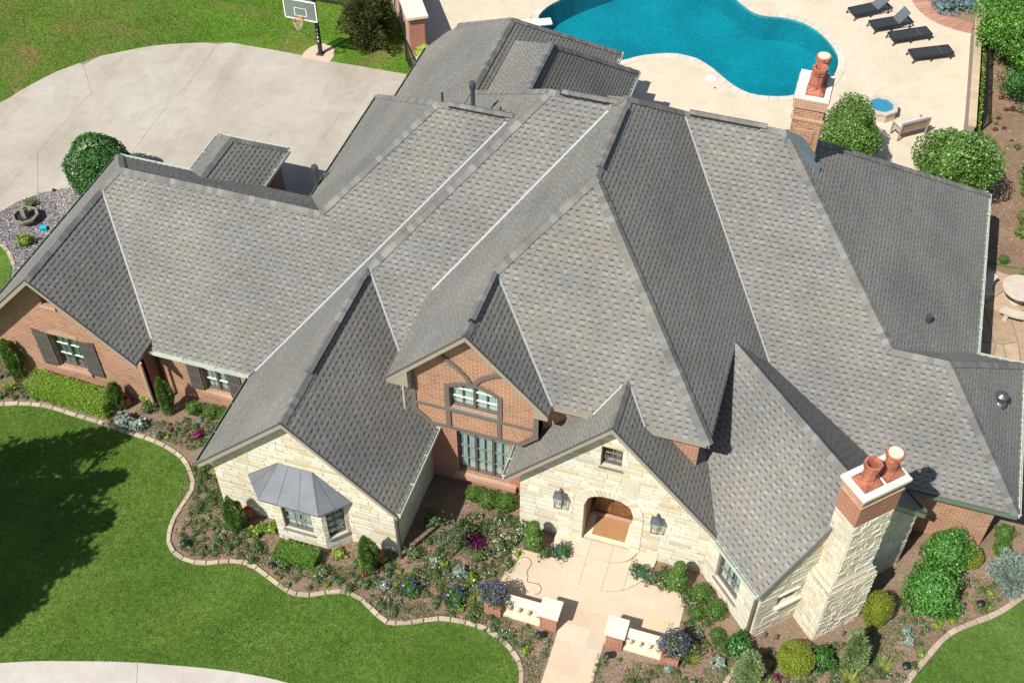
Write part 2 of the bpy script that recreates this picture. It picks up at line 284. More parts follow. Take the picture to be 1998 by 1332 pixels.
# ------------------------------------------------------------------ mesh building
class MB:
    def __init__(s): s.v = []; s.f = []; s.c = []; s.uv = []; s.any_uv = False
    def face(s, pts, col=None, uv=None):
        i = len(s.v); s.v.extend([tuple(p) for p in pts]); s.f.append(tuple(range(i, i+len(pts))))
        s.c.append(col or (0.5, 0.5, 0.5)); s.uv.append(uv)
        if uv: s.any_uv = True
    def prism(s, pts, off, col=None, uvs=None, bottom=True):
        """polygon pts swept by the vector off"""
        p = [Vector(q) for q in pts]; o = Vector(off); q = [a+o for a in p]
        s.face(p, col, uvs)
        if bottom: s.face(q[::-1], col, uvs[::-1] if uvs else None)
        n = len(p); d = o.length
        for i in range(n):
            j = (i+1) % n; uv = None
            if uvs:
                e = (p[j]-p[i]); L = e.length; vert = abs(e.z) > 0.5*L
                if vert: uv = [(0, p[i].z), (0, p[j].z), (d, p[j].z), (d, p[i].z)]
                else: uv = [(uvs[i][0], uvs[i][1]), (uvs[j][0], uvs[j][1]), (uvs[j][0], uvs[j][1]+d), (uvs[i][0], uvs[i][1]+d)]
            s.face([p[i], q[i], q[j], p[j]][::1] if False else [p[j], p[i], q[i], q[j]], col, uv and [uv[1], uv[0], uv[3], uv[2]])
    def box(s, c, size, rz=0.0, col=None, uv=False):
        hx, hy, hz = size[0]/2, size[1]/2, size[2]/2; ca, sa = math.cos(rz), math.sin(rz)
        P = []
        for sx, sy, sz in ((-1,-1,-1),(1,-1,-1),(1,1,-1),(-1,1,-1),(-1,-1,1),(1,-1,1),(1,1,1),(-1,1,1)):
            x, y = sx*hx, sy*hy; P.append((c[0]+ca*x-sa*y, c[1]+sa*x+ca*y, c[2]+sz*hz))
        for f, (a, b) in (((0,3,2,1),(size[0],size[1])),((4,5,6,7),(size[0],size[1])),((0,1,5,4),(size[0],size[2])),((1,2,6,5),(size[1],size[2])),((2,3,7,6),(size[0],size[2])),((3,0,4,7),(size[1],size[2]))):
            s.face([P[i] for i in f], col, [(0,0),(a,0),(a,b),(0,b)] if uv else None)
    def bar(s, a, b, w, h=None, col=None, up=(0, 0, 1)):
        a, b = Vector(a), Vector(b); d = (b-a)
        if d.length < 1e-6: return
        d.normalize(); u = Vector(up)
        if abs(d.dot(u)) > 0.98: u = Vector((0, 1, 0))
        x = d.cross(u).normalized(); y = x.cross(d).normalized(); h = h or w
        q = [x*(sx*w/2)+y*(sy*h/2) for sx, sy in ((-1,-1),(1,-1),(1,1),(-1,1))]
        A = [a+k for k in q]; B = [b+k for k in q]
        s.face(A[::-1], col); s.face(B, col)
        for i in range(4): j = (i+1) % 4; s.face([A[i], A[j], B[j], B[i]], col)
    def tube(s, pts, r, n=8, col=None, cap=True):
        pts = [Vector(p) for p in pts]; rings = []
        rr = r if hasattr(r, '__len__') else [r]*len(pts)
        for i, p in enumerate(pts):
            d = (pts[min(i+1, len(pts)-1)]-pts[max(i-1, 0)]).normalized()
            u = Vector((0, 0, 1)) if abs(d.z) < 0.95 else Vector((1, 0, 0))
            x = d.cross(u).normalized(); y = d.cross(x).normalized()
            rings.append([p+x*(rr[i]*math.cos(2*math.pi*k/n))+y*(rr[i]*math.sin(2*math.pi*k/n)) for k in range(n)])
        for i in range(len(rings)-1):
            for k in range(n):
                j = (k+1) % n; s.face([rings[i][k], rings[i][j], rings[i+1][j], rings[i+1][k]], col)
        if cap: s.face(rings[0], col); s.face(rings[-1][::-1], col)
    def lathe(s, c, prof, n=16, col=None, rz=0.0, close=True):
        """prof: list of (r, z) from bottom to top about a vertical axis at c"""
        R = [[(c[0]+r*math.cos(rz+2*math.pi*k/n), c[1]+r*math.sin(rz+2*math.pi*k/n), c[2]+z) for k in range(n)] for r, z in prof]
        for i in range(len(R)-1):
            for k in range(n):
                j = (k+1) % n; s.face([R[i][k], R[i][j], R[i+1][j], R[i+1][k]], col)
        if close: s.face(R[0][::-1], col); s.face(R[-1], col)
    def build(s, name, mat, parent=None, smooth=False, weld=False):
        me = bpy.data.meshes.new(name); me.from_pydata(s.v, [], s.f)
        ca = me.color_attributes.new('Col', 'FLOAT_COLOR', 'CORNER')
        tot = sum(len(f) for f in s.f); arr = np.ones((tot, 4), dtype=np.float32); k = 0
        for f, c in zip(s.f, s.c): arr[k:k+len(f), :3] = c; k += len(f)
        ca.data.foreach_set('color', arr.ravel())
        if s.any_uv:
            ul = me.uv_layers.new(name='UVMap'); u = np.zeros((tot, 2), dtype=np.float32); k = 0
            for f, c in zip(s.f, s.uv):
                if c: u[k:k+len(f)] = c
                k += len(f)
            ul.data.foreach_set('uv', u.ravel())
        me.materials.append(mat)
        if smooth or weld:
            bm = bmesh.new(); bm.from_mesh(me); bmesh.ops.remove_doubles(bm, verts=bm.verts, dist=1e-4)
            if smooth: bmesh.ops.recalc_face_normals(bm, faces=bm.faces)
            bm.to_mesh(me); bm.free()
            if smooth:
                for p in me.polygons: p.use_smooth = True
        return link(name, me, parent)
def link(name, me, parent=None):
    o = bpy.data.objects.new(name, me); COL.objects.link(o)
    if parent is not None: o.parent = parent
    return o
def tag(o, label=None, cat=None, group=None, kind=None):
    if label: o['label'] = label
    if cat: o['category'] = cat
    if group: o['group'] = group
    if kind: o['kind'] = kind
    return o
def empty(name, loc, label, cat, group=None, rz=0.0):
    o = bpy.data.objects.new(name, None); COL.objects.link(o); o.location = loc; o.rotation_euler = (0, 0, rz)
    o.empty_display_size = 0.2
    return tag(o, label, cat, group)
def structure(o): return tag(o, kind='structure')
def clone(o, parent=None):
    c = o.copy(); COL.objects.link(c)
    if parent is not None: c.parent = parent
    for ch in o.children: clone(ch, c)
    return c

def clip_rect(poly, x0, y0, x1, y1):
    def half(P, f, inter):
        out = []
        for i in range(len(P)):
            a, b = P[i-1], P[i]; fa, fb = f(a), f(b)
            if fa >= 0:
                out.append(a) if False else None
            if (fa >= 0) != (fb >= 0): out.append(inter(a, b, fa, fb))
            if fb >= 0: out.append(b)
        return out
    it = lambda a, b, fa, fb: (a[0]+(b[0]-a[0])*fa/(fa-fb), a[1]+(b[1]-a[1])*fa/(fa-fb))
    P = poly
    for f in (lambda p: p[0]-x0, lambda p: x1-p[0], lambda p: p[1]-y0, lambda p: y1-p[1]):
        P = half(P, f, it)
        if len(P) < 3: return []
    return P
def clip_convex(poly, conv):
    """clip poly by a convex counter-clockwise polygon"""
    P = list(poly)
    for i in range(len(conv)):
        a, b = conv[i-1], conv[i]; nx, ny = -(b[1]-a[1]), b[0]-a[0]
        out = []
        for k in range(len(P)):
            p, q = P[k-1], P[k]; fp = (p[0]-a[0])*nx+(p[1]-a[1])*ny; fq = (q[0]-a[0])*nx+(q[1]-a[1])*ny
            if (fp >= 0) != (fq >= 0): t = fp/(fp-fq); out.append((p[0]+(q[0]-p[0])*t, p[1]+(q[1]-p[1])*t))
            if fq >= 0: out.append(q)
        P = out
        if len(P) < 3: return []
    return P
def area2(P):
    return 0.5*sum(P[i-1][0]*P[i][1]-P[i][0]*P[i-1][1] for i in range(len(P)))
def inside(poly, x, y):
    c = False
    for i in range(len(poly)):
        (x1, y1), (x2, y2) = poly[i-1], poly[i]
        if (y1 > y) != (y2 > y) and x < (x2-x1)*(y-y1)/(y2-y1)+x1: c = not c
    return c
def inside_np(poly, X, Y):
    c = np.zeros(len(X), bool)
    for i in range(len(poly)):
        (x1, y1), (x2, y2) = poly[i-1], poly[i]
        if y1 == y2: continue
        m = ((y1 > Y) != (y2 > Y)) & (X < (x2-x1)*(Y-y1)/(y2-y1)+x1); c ^= m
    return c
def ccw(P): return P if area2(P) > 0 else P[::-1]
def sheet(name, poly, z, mat, parent=None, thick=0.0):
    P = ccw([tuple(p) for p in poly]); mb = MB()
    tris = tessellate_polygon([[Vector((x, y, 0)) for x, y in P]])
    for t in tris:
        q = ccw([P[i] for i in t]); mb.face([(x, y, z) for x, y in q])
    if thick:
        for i in range(len(P)):
            a, b = P[i-1], P[i]; mb.face([(a[0], a[1], z), (a[0], a[1], z-thick), (b[0], b[1], z-thick), (b[0], b[1], z)])
    return mb.build(name, mat, parent, weld=True)

# ------------------------------------------------------------------ ground, lawns, drives, deck, pool
pool_px = [(1438,0),(1452,12),(1470,24.5),(1494,31.5),(1526,34),(1561,42),(1589,56),(1613.5,77),(1631,101.6),(1635.6,119),(1631,140),(1617,160),(1592,176),(1550,186),(1526,189),(1494,188),(1466,184),(1438,171.8),(1413.7,154),(1389,133),(1364.6,117.4),(1350,112),(1316,105),(1281,106),(1246,110.4),(1211,119.2),(1165,120),(1120,105),(1078,78),(1056,54),(1049.6,36.8),(1056.6,24.5),(1074,10.5),(1095,0),(1140,-22),(1230,-50),(1330,-52),(1400,-30)]
def smooth_loop(P, k=4):
    out = []; n = len(P)
    for i in range(n):
        p0, p1, p2, p3 = P[i-1], P[i], P[(i+1) % n], P[(i+2) % n]
        for j in range(k):
            t = j/k
            out.append(tuple(0.5*((2*p1[a])+(-p0[a]+p2[a])*t+(2*p0[a]-5*p1[a]+4*p2[a]-p3[a])*t*t+(-p0[a]+3*p1[a]-3*p2[a]+p3[a])*t**3) for a in (0, 1)))
    return out
def smooth_line(P, k=4):
    Q = [P[0]]+list(P)+[P[-1]]; out = []
    for i in range(1, len(Q)-2):
        for j in range(k):
            t = j/k; p0, p1, p2, p3 = Q[i-1], Q[i], Q[i+1], Q[i+2]
            out.append(tuple(0.5*((2*p1[a])+(-p0[a]+p2[a])*t+(2*p0[a]-5*p1[a]+4*p2[a]-p3[a])*t*t+(-p0[a]+3*p1[a]-3*p2[a]+p3[a])*t**3) for a in (0, 1)))
    out.append(P[-1]); return out
pool = ccw(smooth_loop([G(*p) for p in pool_px], 3))
def offset_loop(P, d):
    out = []; n = len(P)
    for i in range(n):
        a, b = P[i-1], P[(i+1) % n]; tx, ty = b[0]-a[0], b[1]-a[1]; L = math.hypot(tx, ty)
        out.append((P[i][0]+ty/L*d, P[i][1]-tx/L*d))
    return out
def with_hole(outer, hole):
    """one outline that runs round the outer edge and, through a slit, round the hole"""
    O, Hh = ccw(list(outer)), ccw(list(hole))[::-1]
    i, j = min(((i, j) for i in range(len(O)) for j in range(len(Hh))), key=lambda t: (O[t[0]][0]-Hh[t[1]][0])**2+(O[t[0]][1]-Hh[t[1]][1])**2)
    return O, Hh
def holed_sheet(name, outer, hole, z, mat):
    tris_in = [[Vector((x, y, 0)) for x, y in ccw(list(outer))], [Vector((x, y, 0)) for x, y in ccw(list(hole))[::-1]]]
    allp = [p for l in tris_in for p in l]; mb = MB()
    for t in tessellate_polygon(tris_in):
        q = [(allp[i].x, allp[i].y) for i in t]; q = ccw(q); mb.face([(x, y, z) for x, y in q])
    return mb.build(name, mat, None, weld=True)
cop_out = offset_loop(pool, 0.34)
structure(holed_sheet('ground', [(-250,-120),(250,-120),(250,320),(-250,320)], offset_loop(pool, 0.17), -0.03, M['backlawn']))
deck_poly = [(-16.9,33),(-16.9,40.5),(-18.7,43.4),(-21.6,48.5),(-27,57),(-27,62),(6.1,62),(6.0,45.5),(6.0,37.5),(4,33)]
structure(holed_sheet('pool_deck', deck_poly, cop_out, 0.0, M['deck']))
mb = MB(); d = 1.3
bowl = offset_loop(pool, -0.02)
for i in range(len(bowl)):
    a, b = bowl[i-1], bowl[i]; mb.face([(a[0],a[1],-0.02),(b[0],b[1],-0.02),(b[0],b[1],-d),(a[0],a[1],-d)])
for t in tessellate_polygon([[Vector((x, y, 0)) for x, y in bowl]]):
    mb.face([(bowl[i][0], bowl[i][1], -d) for i in t])
structure(mb.build('pool_basin', M['plaster']))
structure(sheet('pool_water', offset_loop(pool, -0.03), -0.13, M['water']))
# coping stones round the pool
cop = empty('pool_coping', (pool[0][0], pool[0][1], 0), 'pale stone coping laid in a ring round the curved swimming pool', 'coping')
cop.location = (0, 0, 0)
acc = [0.0]
for i in range(len(pool)): acc.append(acc[-1]+math.dist(pool[i], pool[(i+1) % len(pool)]))
def loop_pt(P, s):
    s %= acc[-1]
    for i in range(len(P)):
        if acc[i+1] >= s: t = (s-acc[i])/(acc[i+1]-acc[i]); a, b = P[i], P[(i+1) % len(P)]; return (a[0]+(b[0]-a[0])*t, a[1]+(b[1]-a[1])*t)
nst = int(acc[-1]/0.42)
for k in range(nst):
    s0, s1 = acc[-1]*k/nst+0.006, acc[-1]*(k+1)/nst-0.006; c = 0.92+0.14*random.random()
    q = [loop_pt(pool, s0), loop_pt(cop_out, s0), loop_pt(cop_out, s1), loop_pt(pool, s1)]
    m_ = MB(); m_.prism([(x, y, 0.028) for x, y in ccw(q)], (0, 0, -0.06), (0.58*c, 0.52*c, 0.42*c)); m_.build('coping_stone', M['edging'], cop)
# back lawn
drive_arc = [(-260,330),(-140,265),(0,201.5),(35,180.5),(70,161),(112,140),(154,124.4),(196,110.4),(245,100),(298,90.4),(350.5,86),(403,84),(448.7,84),(490.7,91),(543,100),(596,110.4),(648.4,121),(700,129.7),(800,146)]
arc = [G(*p) for p in smooth_line(drive_arc, 3)]
structure(sheet('back_lawn', arc[::-1]+[(-75,40),(-75,75),(-24,75),(-21.9,48.2),(-18.6,42.9)][0:0]+[(-75,arc[0][1]),(-75,80),(-32,80),(-21.5,48.3),(-19.2,44.0),(-18.0,41.6)], 0.004, M['backlawn']))
# concrete back driveway in slabs with open joints
drive = structure(sheet('driveway', arc+[(-15,40),(-15,24),(-30,24)]+[G(212,371),G(135,371),G(112,371.5),G(70,382),G(35,396),G(0,415),G(-120,470),G(-300,560)], 0.006, M['joint']))
J = lambda x, y: G(x/2.853, y/2.853)
def shrink(P, d=0.006):
    return offset_loop(ccw(P), -d)
a_in = arc; cut = lambda lo, hi: [G(*p) for p in smooth_line([q for q in drive_arc if lo <= q[0] <= hi], 3)]
slabs = [
    [J(-740,941)]+cut(-260,112)+[G(154,124.4),J(465,365),J(510,520),J(210,850),J(0,795),J(-740,600)][0:0]+[G(154,124.4),J(465,365),J(510,520),J(210,850),J(0,795),J(-300,715)],
    [J(-300,715),J(0,795),J(210,850),J(212,1070),G(70,382),G(35,396),G(0,415),G(-120,470),G(-300,560),G(-330,500)],
    [J(465,365)]+cut(196,403)+[J(1210,250),J(1030,500),J(960,545),J(510,520)],
    [J(510,520),J(960,545),J(885,650),J(730,860),(-25.5,29),(-25.5,26),J(300,1100),J(212,1070),J(210,850)],
    [J(1210,250)]+cut(448,700)+[G(793,146),(-16.8,38.5),J(1900,630),J(1800,775),J(1075,630),J(960,545),J(1030,500)],
    [J(960,545),J(1075,630),J(1800,775),J(1900,630),(-16.8,38.5),(-16.8,29),(-25.5,29),J(730,860),J(885,650)]]
for P in slabs:
    o = sheet('concrete_slab', shrink(P), 0.024, M['concrete'], drive, 0.018)
pad = [(J(1780,300)[0]+0.72*math.cos(t), J(1780,300)[1]-0.25+1.05*math.sin(t)) for t in [i*math.pi/20 for i in range(-2, 23)]]
structure(sheet('hoop_pad', pad, 0.026, M['pad'], None, 0.02))
# front street
st_px = [(-260,1320),(-100,1299),(0,1292.7),(70,1289),(140,1289),(224,1290),(269,1292),(350.5,1298),(420.7,1305),(490.8,1315.5),(560.8,1331),(680,1368),(800,1420),(900,1480)]
st = [G(*p) for p in smooth_line(st_px, 3)]
street = structure(sheet('street', st+[G(900,1760),G(-500,1760)], -0.002, M['joint']))
s1 = [G(*p) for p in smooth_line(st_px[:7], 3)]; s2 = [G(*p) for p in smooth_line(st_px[6:], 3)]
sheet('concrete_slab', shrink(s1+[G(262,1420),G(258,1755),G(-490,1755)]), 0.012, M['street'], street, 0.014)
sheet('concrete_slab', shrink(s2+[G(895,1755),G(258,1755),G(262,1420)]), 0.012, M['street'], street, 0.014)

edge_l = [(-120,800),(-60,795),(0,792),(35,790),(70,792),(105,799),(147,813),(196,827),(238,843),(261,850),(298,862),(326,876),(350,892),(362,908),(370,925),(374,940),(370,960),(354,984),(338,1008.7),(329.5,1033),(326,1054),(331,1072),(347,1087.6),(371.5,1098),(396,1101.6),(420.6,1100),(452,1097),(476.7,1100),(497.7,1110),(522,1128),(547,1147),(568,1159.4),(596,1164.7),(627,1161),(650,1156),(671,1157.7),(695.6,1164.7),(713,1180.5),(734,1201.5),(755,1217),(783,1219),(814.7,1215.5),(846,1210),(881,1212),(916,1219),(948,1231),(976,1249),(997,1271.6),(1011,1296),(1015,1317),(1013,1340),(1004,1400)]
edge_r = [(2120,1100),(2060,1135),(1998,1166.5),(1964,1191),(1929,1208.5),(1894,1221),(1859,1236.6),(1838,1254),(1817,1278.6),(1799,1299.7),(1785,1317),(1771,1336),(1740,1400)]
EL = [G(*p) for p in smooth_line(edge_l, 3)]; ER = [G(*p) for p in smooth_line(edge_r, 3)]
lawnF = EL + st[::-1][3:]
structure(sheet('front_lawn', lawnF, 0.004, M['lawn']))
lawnR = ER + [G(1740,1480), G(2200,1480), G(2300,1100)]
structure(sheet('side_lawn', lawnR, 0.004, M['lawn']))
structure(sheet('flower_bed', EL+[G(1004,1470),G(1130,1470),(-3.4,24),(-32,24),(-32,EL[0][1])], 0.010, M['mulch']))
structure(sheet('planting_bed', [G(1110,1470)]+[G(1740,1470)]+ER[::-1]+[(13,24),(13,37.2),(6.0,37.2),(6.0,24.0),(-3.4,23.9)], 0.0105, M['mulch']))
structure(sheet('soil_bed', [(6.12,37.3),(13,37.3),(20,37),(20,62),(6.3,62)], 0.012, M['soil']))
# gravel bed by the drive
gbed = [G(-90,450),G(0,415),G(35,396),G(70,382),G(112,371.5),G(140,371),(-25.2,30.0),(-25.2,21.8),G(24,517),G(20,505),G(14,492.6),G(0,478.6),G(-60,470)]
structure(sheet('gravel_bed', gbed, 0.018, M['gravelbase']))
structure(sheet('lawn_patch', [G(-60,470),G(0,479.5),G(13,493),G(19,506),G(23,518),(-25.9,21.5),(-25.9,20),(-34,20),(-34,27)], 0.030, M['lawn']))
# flagstone patio on the east side
fp = [(7.3,36.9),(7.3,29.9),(11,29.9),(11,36.0)]
patio = structure(sheet('patio', fp, 0.014, M['joint']))
pts = [(random.uniform(7.3,11), random.uniform(29.9,36.9)) for _ in range(46)]
for i, p in enumerate(pts):
    cell = [(7.3,29.9),(11,29.9),(11,36.4),(7.3,36.9)]
    for j, q in enumerate(pts):
        if i == j: continue
        mx, my = (p[0]+q[0])/2, (p[1]+q[1])/2; nx, ny = p[0]-q[0], p[1]-q[1]; L = math.hypot(nx, ny); nx /= L; ny /= L
        mx += nx*0.02; my += ny*0.02
        big = [(mx, my), (mx+ny*30, my-nx*30), (mx+ny*30+nx*60, my-nx*30+ny*60), (mx-ny*30+nx*60, my+nx*30+ny*60), (mx-ny*30, my+nx*30)]
        cell = clip_convex(cell, ccw(big))
        if not cell: break
    if cell and abs(area2(cell)) > 0.02:
        c = random.uniform(0.8, 1.12); m_ = MB(); m_.prism([(x, y, 0.045) for x, y in ccw(cell)], (0, 0, -0.03), (0.40*c, 0.29*c, 0.19*c)); m_.build('flagstone', M['flag'], patio)

# ------------------------------------------------------------------ terrace and front walk of rectangular pavers
terr = [G(1002,1066),G(1341,1160.5),G(1320,1243),G(1172,1224),G(1165,1262),G(1125,1420),G(1026,1420),G(1055,1332),G(1087,1234),G(962,1172)]
terr = [(-6.15,19.55),(-0.62,19.52),(-0.62,17.2),(-2.62,17.2),(-2.62,8.5),(-4.02,8.5),(-4.02,17.15),(-6.15,17.15)]
terrace = structure(sheet('terrace', terr, 0.026, M['castwarm']))
y = 8.5; row = 0
while y < 19.55:
    h = random.choice((0.42, 0.58, 0.50)); x = -6.2-random.uniform(0, 0.5)
    while x < -0.6:
        w = random.choice((0.45, 0.62, 0.8, 0.95))
        P = clip_rect(terr, x+0.004, y+0.004, x+w-0.004, y+h-0.004)
        if P and abs(area2(P)) > 0.01:
            c = random.uniform(0.93, 1.06); k = random.uniform(-0.02, 0.02); m_ = MB()
            m_.prism([(a, b, 0.033) for a, b in ccw(P)], (0, 0, -0.03), ((0.56+k)*c, 0.445*c, (0.325-k)*c)); m_.build('paver', M['paver'], terrace)
        x += w
    y += h; row += 1
# two round entrance steps
def arc_pts(cx, cy, rx, ry, a0, a1, n): return [(cx+rx*math.cos(a0+(a1-a0)*i/n), cy+ry*math.sin(a0+(a1-a0)*i/n)) for i in range(n+1)]
ent = empty('entrance_steps', (-3.4, 20.3, 0), 'two curved peach stone steps leading up to the arched front door', 'steps')
for rx, ry, z, cc in ((1.62, 1.62, 0.10, 1.0), (0.98, 0.62, 0.20, 1.05)):
    P = arc_pts(0.0, 0.10, rx, ry, math.pi, 2*math.pi, 24); n_ = 0
    xs = [-1.7, -1.1, -0.45, 0.25, 0.9, 1.7]; ys = [-1.75, -1.1, -0.5, 0.12]
    for i in range(5):
        for j in range(3):
            Q = clip_rect(P, xs[i]+0.004, ys[j]+0.004, xs[i+1]-0.004, ys[j+1]-0.004)
            if Q and abs(area2(Q)) > 0.005:
                c = random.uniform(0.96, 1.05)*cc; m_ = MB(); m_.prism([(a, b, z) for a, b in ccw(Q)], (0, 0, -0.10), (0.57*c, 0.46*c, 0.345*c)); m_.build('step_stone', M['paver'], ent)
ent.location = (-3.4, 20.33, 0)

# ------------------------------------------------------------------ edging stones
def edging(name, line, label, cat='edging', w=0.115, L=0.40, col=(0.44, 0.36, 0.255)):
    root = empty(name, (line[0][0], line[0][1], 0), label, cat); ox, oy = line[0]
    acc_ = [0.0]
    for i in range(len(line)-1): acc_.append(acc_[-1]+math.dist(line[i], line[i+1]))
    def P(s):
        s = min(max(s, 0), acc_[-1]-1e-6)
        for i in range(len(line)-1):
            if acc_[i+1] >= s:
                t = (s-acc_[i])/(acc_[i+1]-acc_[i]); a, b = line[i], line[i+1]; D = math.dist(a, b)
                return (a[0]+(b[0]-a[0])*t, a[1]+(b[1]-a[1])*t), ((b[0]-a[0])/D, (b[1]-a[1])/D)
    s = 0
    while s < acc_[-1]-0.1:
        l = L*random.uniform(0.7, 1.25); e = min(s+l, acc_[-1]); q = []; ww = w*random.uniform(0.9, 1.1)
        (a, ta), (b, tb) = P(s+0.012), P(e-0.012)
        q = [(a[0]-ta[1]*ww-ox, a[1]+ta[0]*ww-oy), (a[0]+ta[1]*ww*0.2-ox, a[1]-ta[0]*ww*0.2-oy), (b[0]+tb[1]*ww*0.2-ox, b[1]-tb[0]*ww*0.2-oy), (b[0]-tb[1]*ww-ox, b[1]+tb[0]*ww-oy)]
        c = random.uniform(0.82, 1.14); z = random.uniform(0.055, 0.075); q = ccw(q); m_ = MB()
        cx, cy = sum(p[0] for p in q)/4, sum(p[1] for p in q)/4
        top = [(cx+(x-cx)*0.92, cy+(y-cy)*0.92, z+random.uniform(-0.006, 0.006)) for x, y in q]; bot = [(x, y, -0.01) for x, y in q]; mid = [(x, y, z-0.018) for x, y in q]
        cc = (col[0]*c, col[1]*c, col[2]*c); m_.face(top, cc)
        for i in range(4):
            j = (i+1) % 4; m_.face([mid[i], mid[j], top[j], top[i]], cc); m_.face([bot[i], bot[j], mid[j], mid[i]], cc)
        m_.build('edging_stone', M['edging'], root); s = e
    return root
edging('lawn_edging', EL, 'winding row of tan edging stones between front lawn and the flower bed')
edging('bed_edging', ER[::-1], 'curved row of flat tan stones edging the small lawn beside the chimney bed', col=(0.42, 0.33, 0.24), w=0.14)
edging('short_edging', [G(1459,1262), G(1440,1290), G(1418,1322), G(1395,1360)], 'short straight strip of tan stones running from the stone wall corner to the walk', w=0.12)
edging('gravel_edging', [G(0,478.6), G(14,492.6), G(20,505), G(25,520)], 'few curved tan edging stones below the gravel bed at the left', L=0.3)
edging('gravel_border', [G(-60,440), G(0,415), G(35,396), G(70,382), G(112,371.5), G(138,370)], 'thin tan stone border between the gravel bed and the concrete drive', L=0.3, w=0.08)

# ------------------------------------------------------------------ the house: planes, walls, roofs
house = empty('house', (-6, 24, 0), 'large brick and cream limestone house under steep grey shingle roofs', 'house')
house.location = (0, 0, 0)
def pl(gx, gy, x0, y0, z0): return (gx, gy, z0-gx*x0-gy*y0)
def I3(p, q, r):
    A = np.array([[p[0], p[1], -1], [q[0], q[1], -1], [r[0], r[1], -1]]); return tuple(np.linalg.solve(A, -np.array([p[2], q[2], r[2]])))
def IY(p, q, Y):
    A = np.array([[p[0], -1], [q[0], -1]]); s = np.linalg.solve(A, -np.array([p[2]+p[1]*Y, q[2]+q[1]*Y])); return (float(s[0]), Y, float(s[1]))
def IX(p, q, X):
    A = np.array([[p[1], -1], [q[1], -1]]); s = np.linalg.solve(A, -np.array([p[2]+p[0]*X, q[2]+q[0]*X])); return (X, float(s[0]), float(s[1]))
def on(p, X, Y): return (X, Y, p[0]*X+p[1]*Y+p[2])
A_ = pl(0, .84, 0, 21.6, 2.6); AN = pl(0, -.82, 0, 36.9, 2.6); LWN = pl(0, -.84, 0, 30.26, 2.6)
WF = pl(.98, 0, -15.75, 0, 2.55); FE_ = pl(-.97, 0, -9.23, 0, 2.6); A2 = pl(0, .876, 0, 29.37, 10.06); CN = pl(0, -.9, 0, 29.37, 10.06)
BW = pl(1.036, 0, -10.38, 0, 5.5); BE = pl(-1.053, 0, -.9, 0, 5.5); BS = pl(0, 1.136, 0, 21.0, 5.5); BN = pl(0, -1.2, 0, 29.2, 10.45)
DE = pl(-1.075, 0, -5.47, 0, 5.5)
D_ = pl(0, .84, 0, 23.49, 2.6); DN = pl(0, -.9, 0, 38.1, 2.6); EE = pl(-.835, 0, 6.65, 0, 2.6); FN = pl(0, -.81, 0, 29.65, 2.6); FEp = pl(-.9, 0, 8.12, 0, 2.6)
sW = 0.697; WSW = (sW, sW, 2.6-sW*19.83); WNE = (-sW, -sW, 2.6+sW*28.28)
EGW = pl(1.155, 0, -3.5, 0, 6.42); EGE = pl(-1.13, 0, -3.5, 0, 6.42)
LGW = pl(1.03, 0, -25.6, 0, 2.56); LGE = pl(-.94, 0, -19.4, 0, 2.8)
R1W = pl(.77, 0, -16.72, 0, 2.6); R1E = pl(-.94, 0, -8.7, 0, 2.6); R2W = pl(.90, 0, -15.95, 0, 2.6)
G2W = pl(.5, 0, -10.15, 0, 6.5); G2E = pl(-1.45, 0, -7.62, 0, 2.83)
lgx = (LGE[2]-LGW[2])/(LGW[0]-LGE[0]); lgz = on(LGW, lgx, 0)[2]
LGr = lambda Y: (lgx, Y, lgz)
faces = []
def rf(*pts): faces.append([tuple(map(float, p)) for p in pts]); return len(faces)-1
aR = IX(A_, AN, -11.75); lwE = (-14.72, 25.93, on(A_, 0, 25.93)[2]); lwW = I3(A_, LWN, LGW); aE = I3(A_, AN, WF)
lgV = I3(A_, LGE, (0, 0, 2.6)); lgV = IX(A_, LGE, -19.48); lgT = I3(A_, LGW, LGE)
FGr = (-12.48, 0, 5.755); fgA = I3(WF, FE_, A2); WA0 = IX(WF, A_, -15.75)
waTop = aE; C0 = I3(WF, A2, CN); C1 = I3(A2, BW, CN)
# left wing and its front gable
rf((-19.48,21.6,2.6),(-15.75,21.6,2.6), aE, aR, lwE, lwW, lgT)                       # A, big south slope
rf((lgx,20.75,lgz), (-19.4,20.75,2.8), (-19.4,21.84,2.8), lgT)                      # LG east
rf((-25.6,20.75,2.56), (lgx,20.75,lgz), lgT, lwW, (-25.6,30.26,2.6))                 # LG west
rf((-25.6,30.26,2.6), lwW, lwE, (-17.45,30.26,2.6))                                  # left wing north
rf((-17.45,30.2,2.6), lwE, aR); rf((-17.45,30.2,2.6), aR, (-17.45,36.9,2.6))         # west hip face of the middle
rf((-17.45,36.9,2.6), aR, aE, IY(WF, AN, 36.9)[0:2]+(2.6,))                          # north slope behind the middle ridge
# left front gable + its long west slope, second south slope
rf((-15.75,17.95,2.55), (-12.48,17.95,5.755), fgA, C0, IY(WF, CN, 36.5), IY(WF, AN, 36.5), aE, (-15.75,21.6,2.55))
rf((-12.48,17.95,5.755), (-9.23,17.95,2.6), (-9.23,21.5,2.6), IX(A2, FE_, -9.9), fgA)
rf(fgA, IX(A2, FE_, -9.9), on(A2, -9.9, 24.2), (-10.38,) + on(A2, 0, I3(A2, BW, (0, 0, 5.5))[1])[1:], C1, C0)
rf(C0, C1, on(CN, -5, 32), on(CN, -5, 37.5), IY(WF, CN, 37.5))
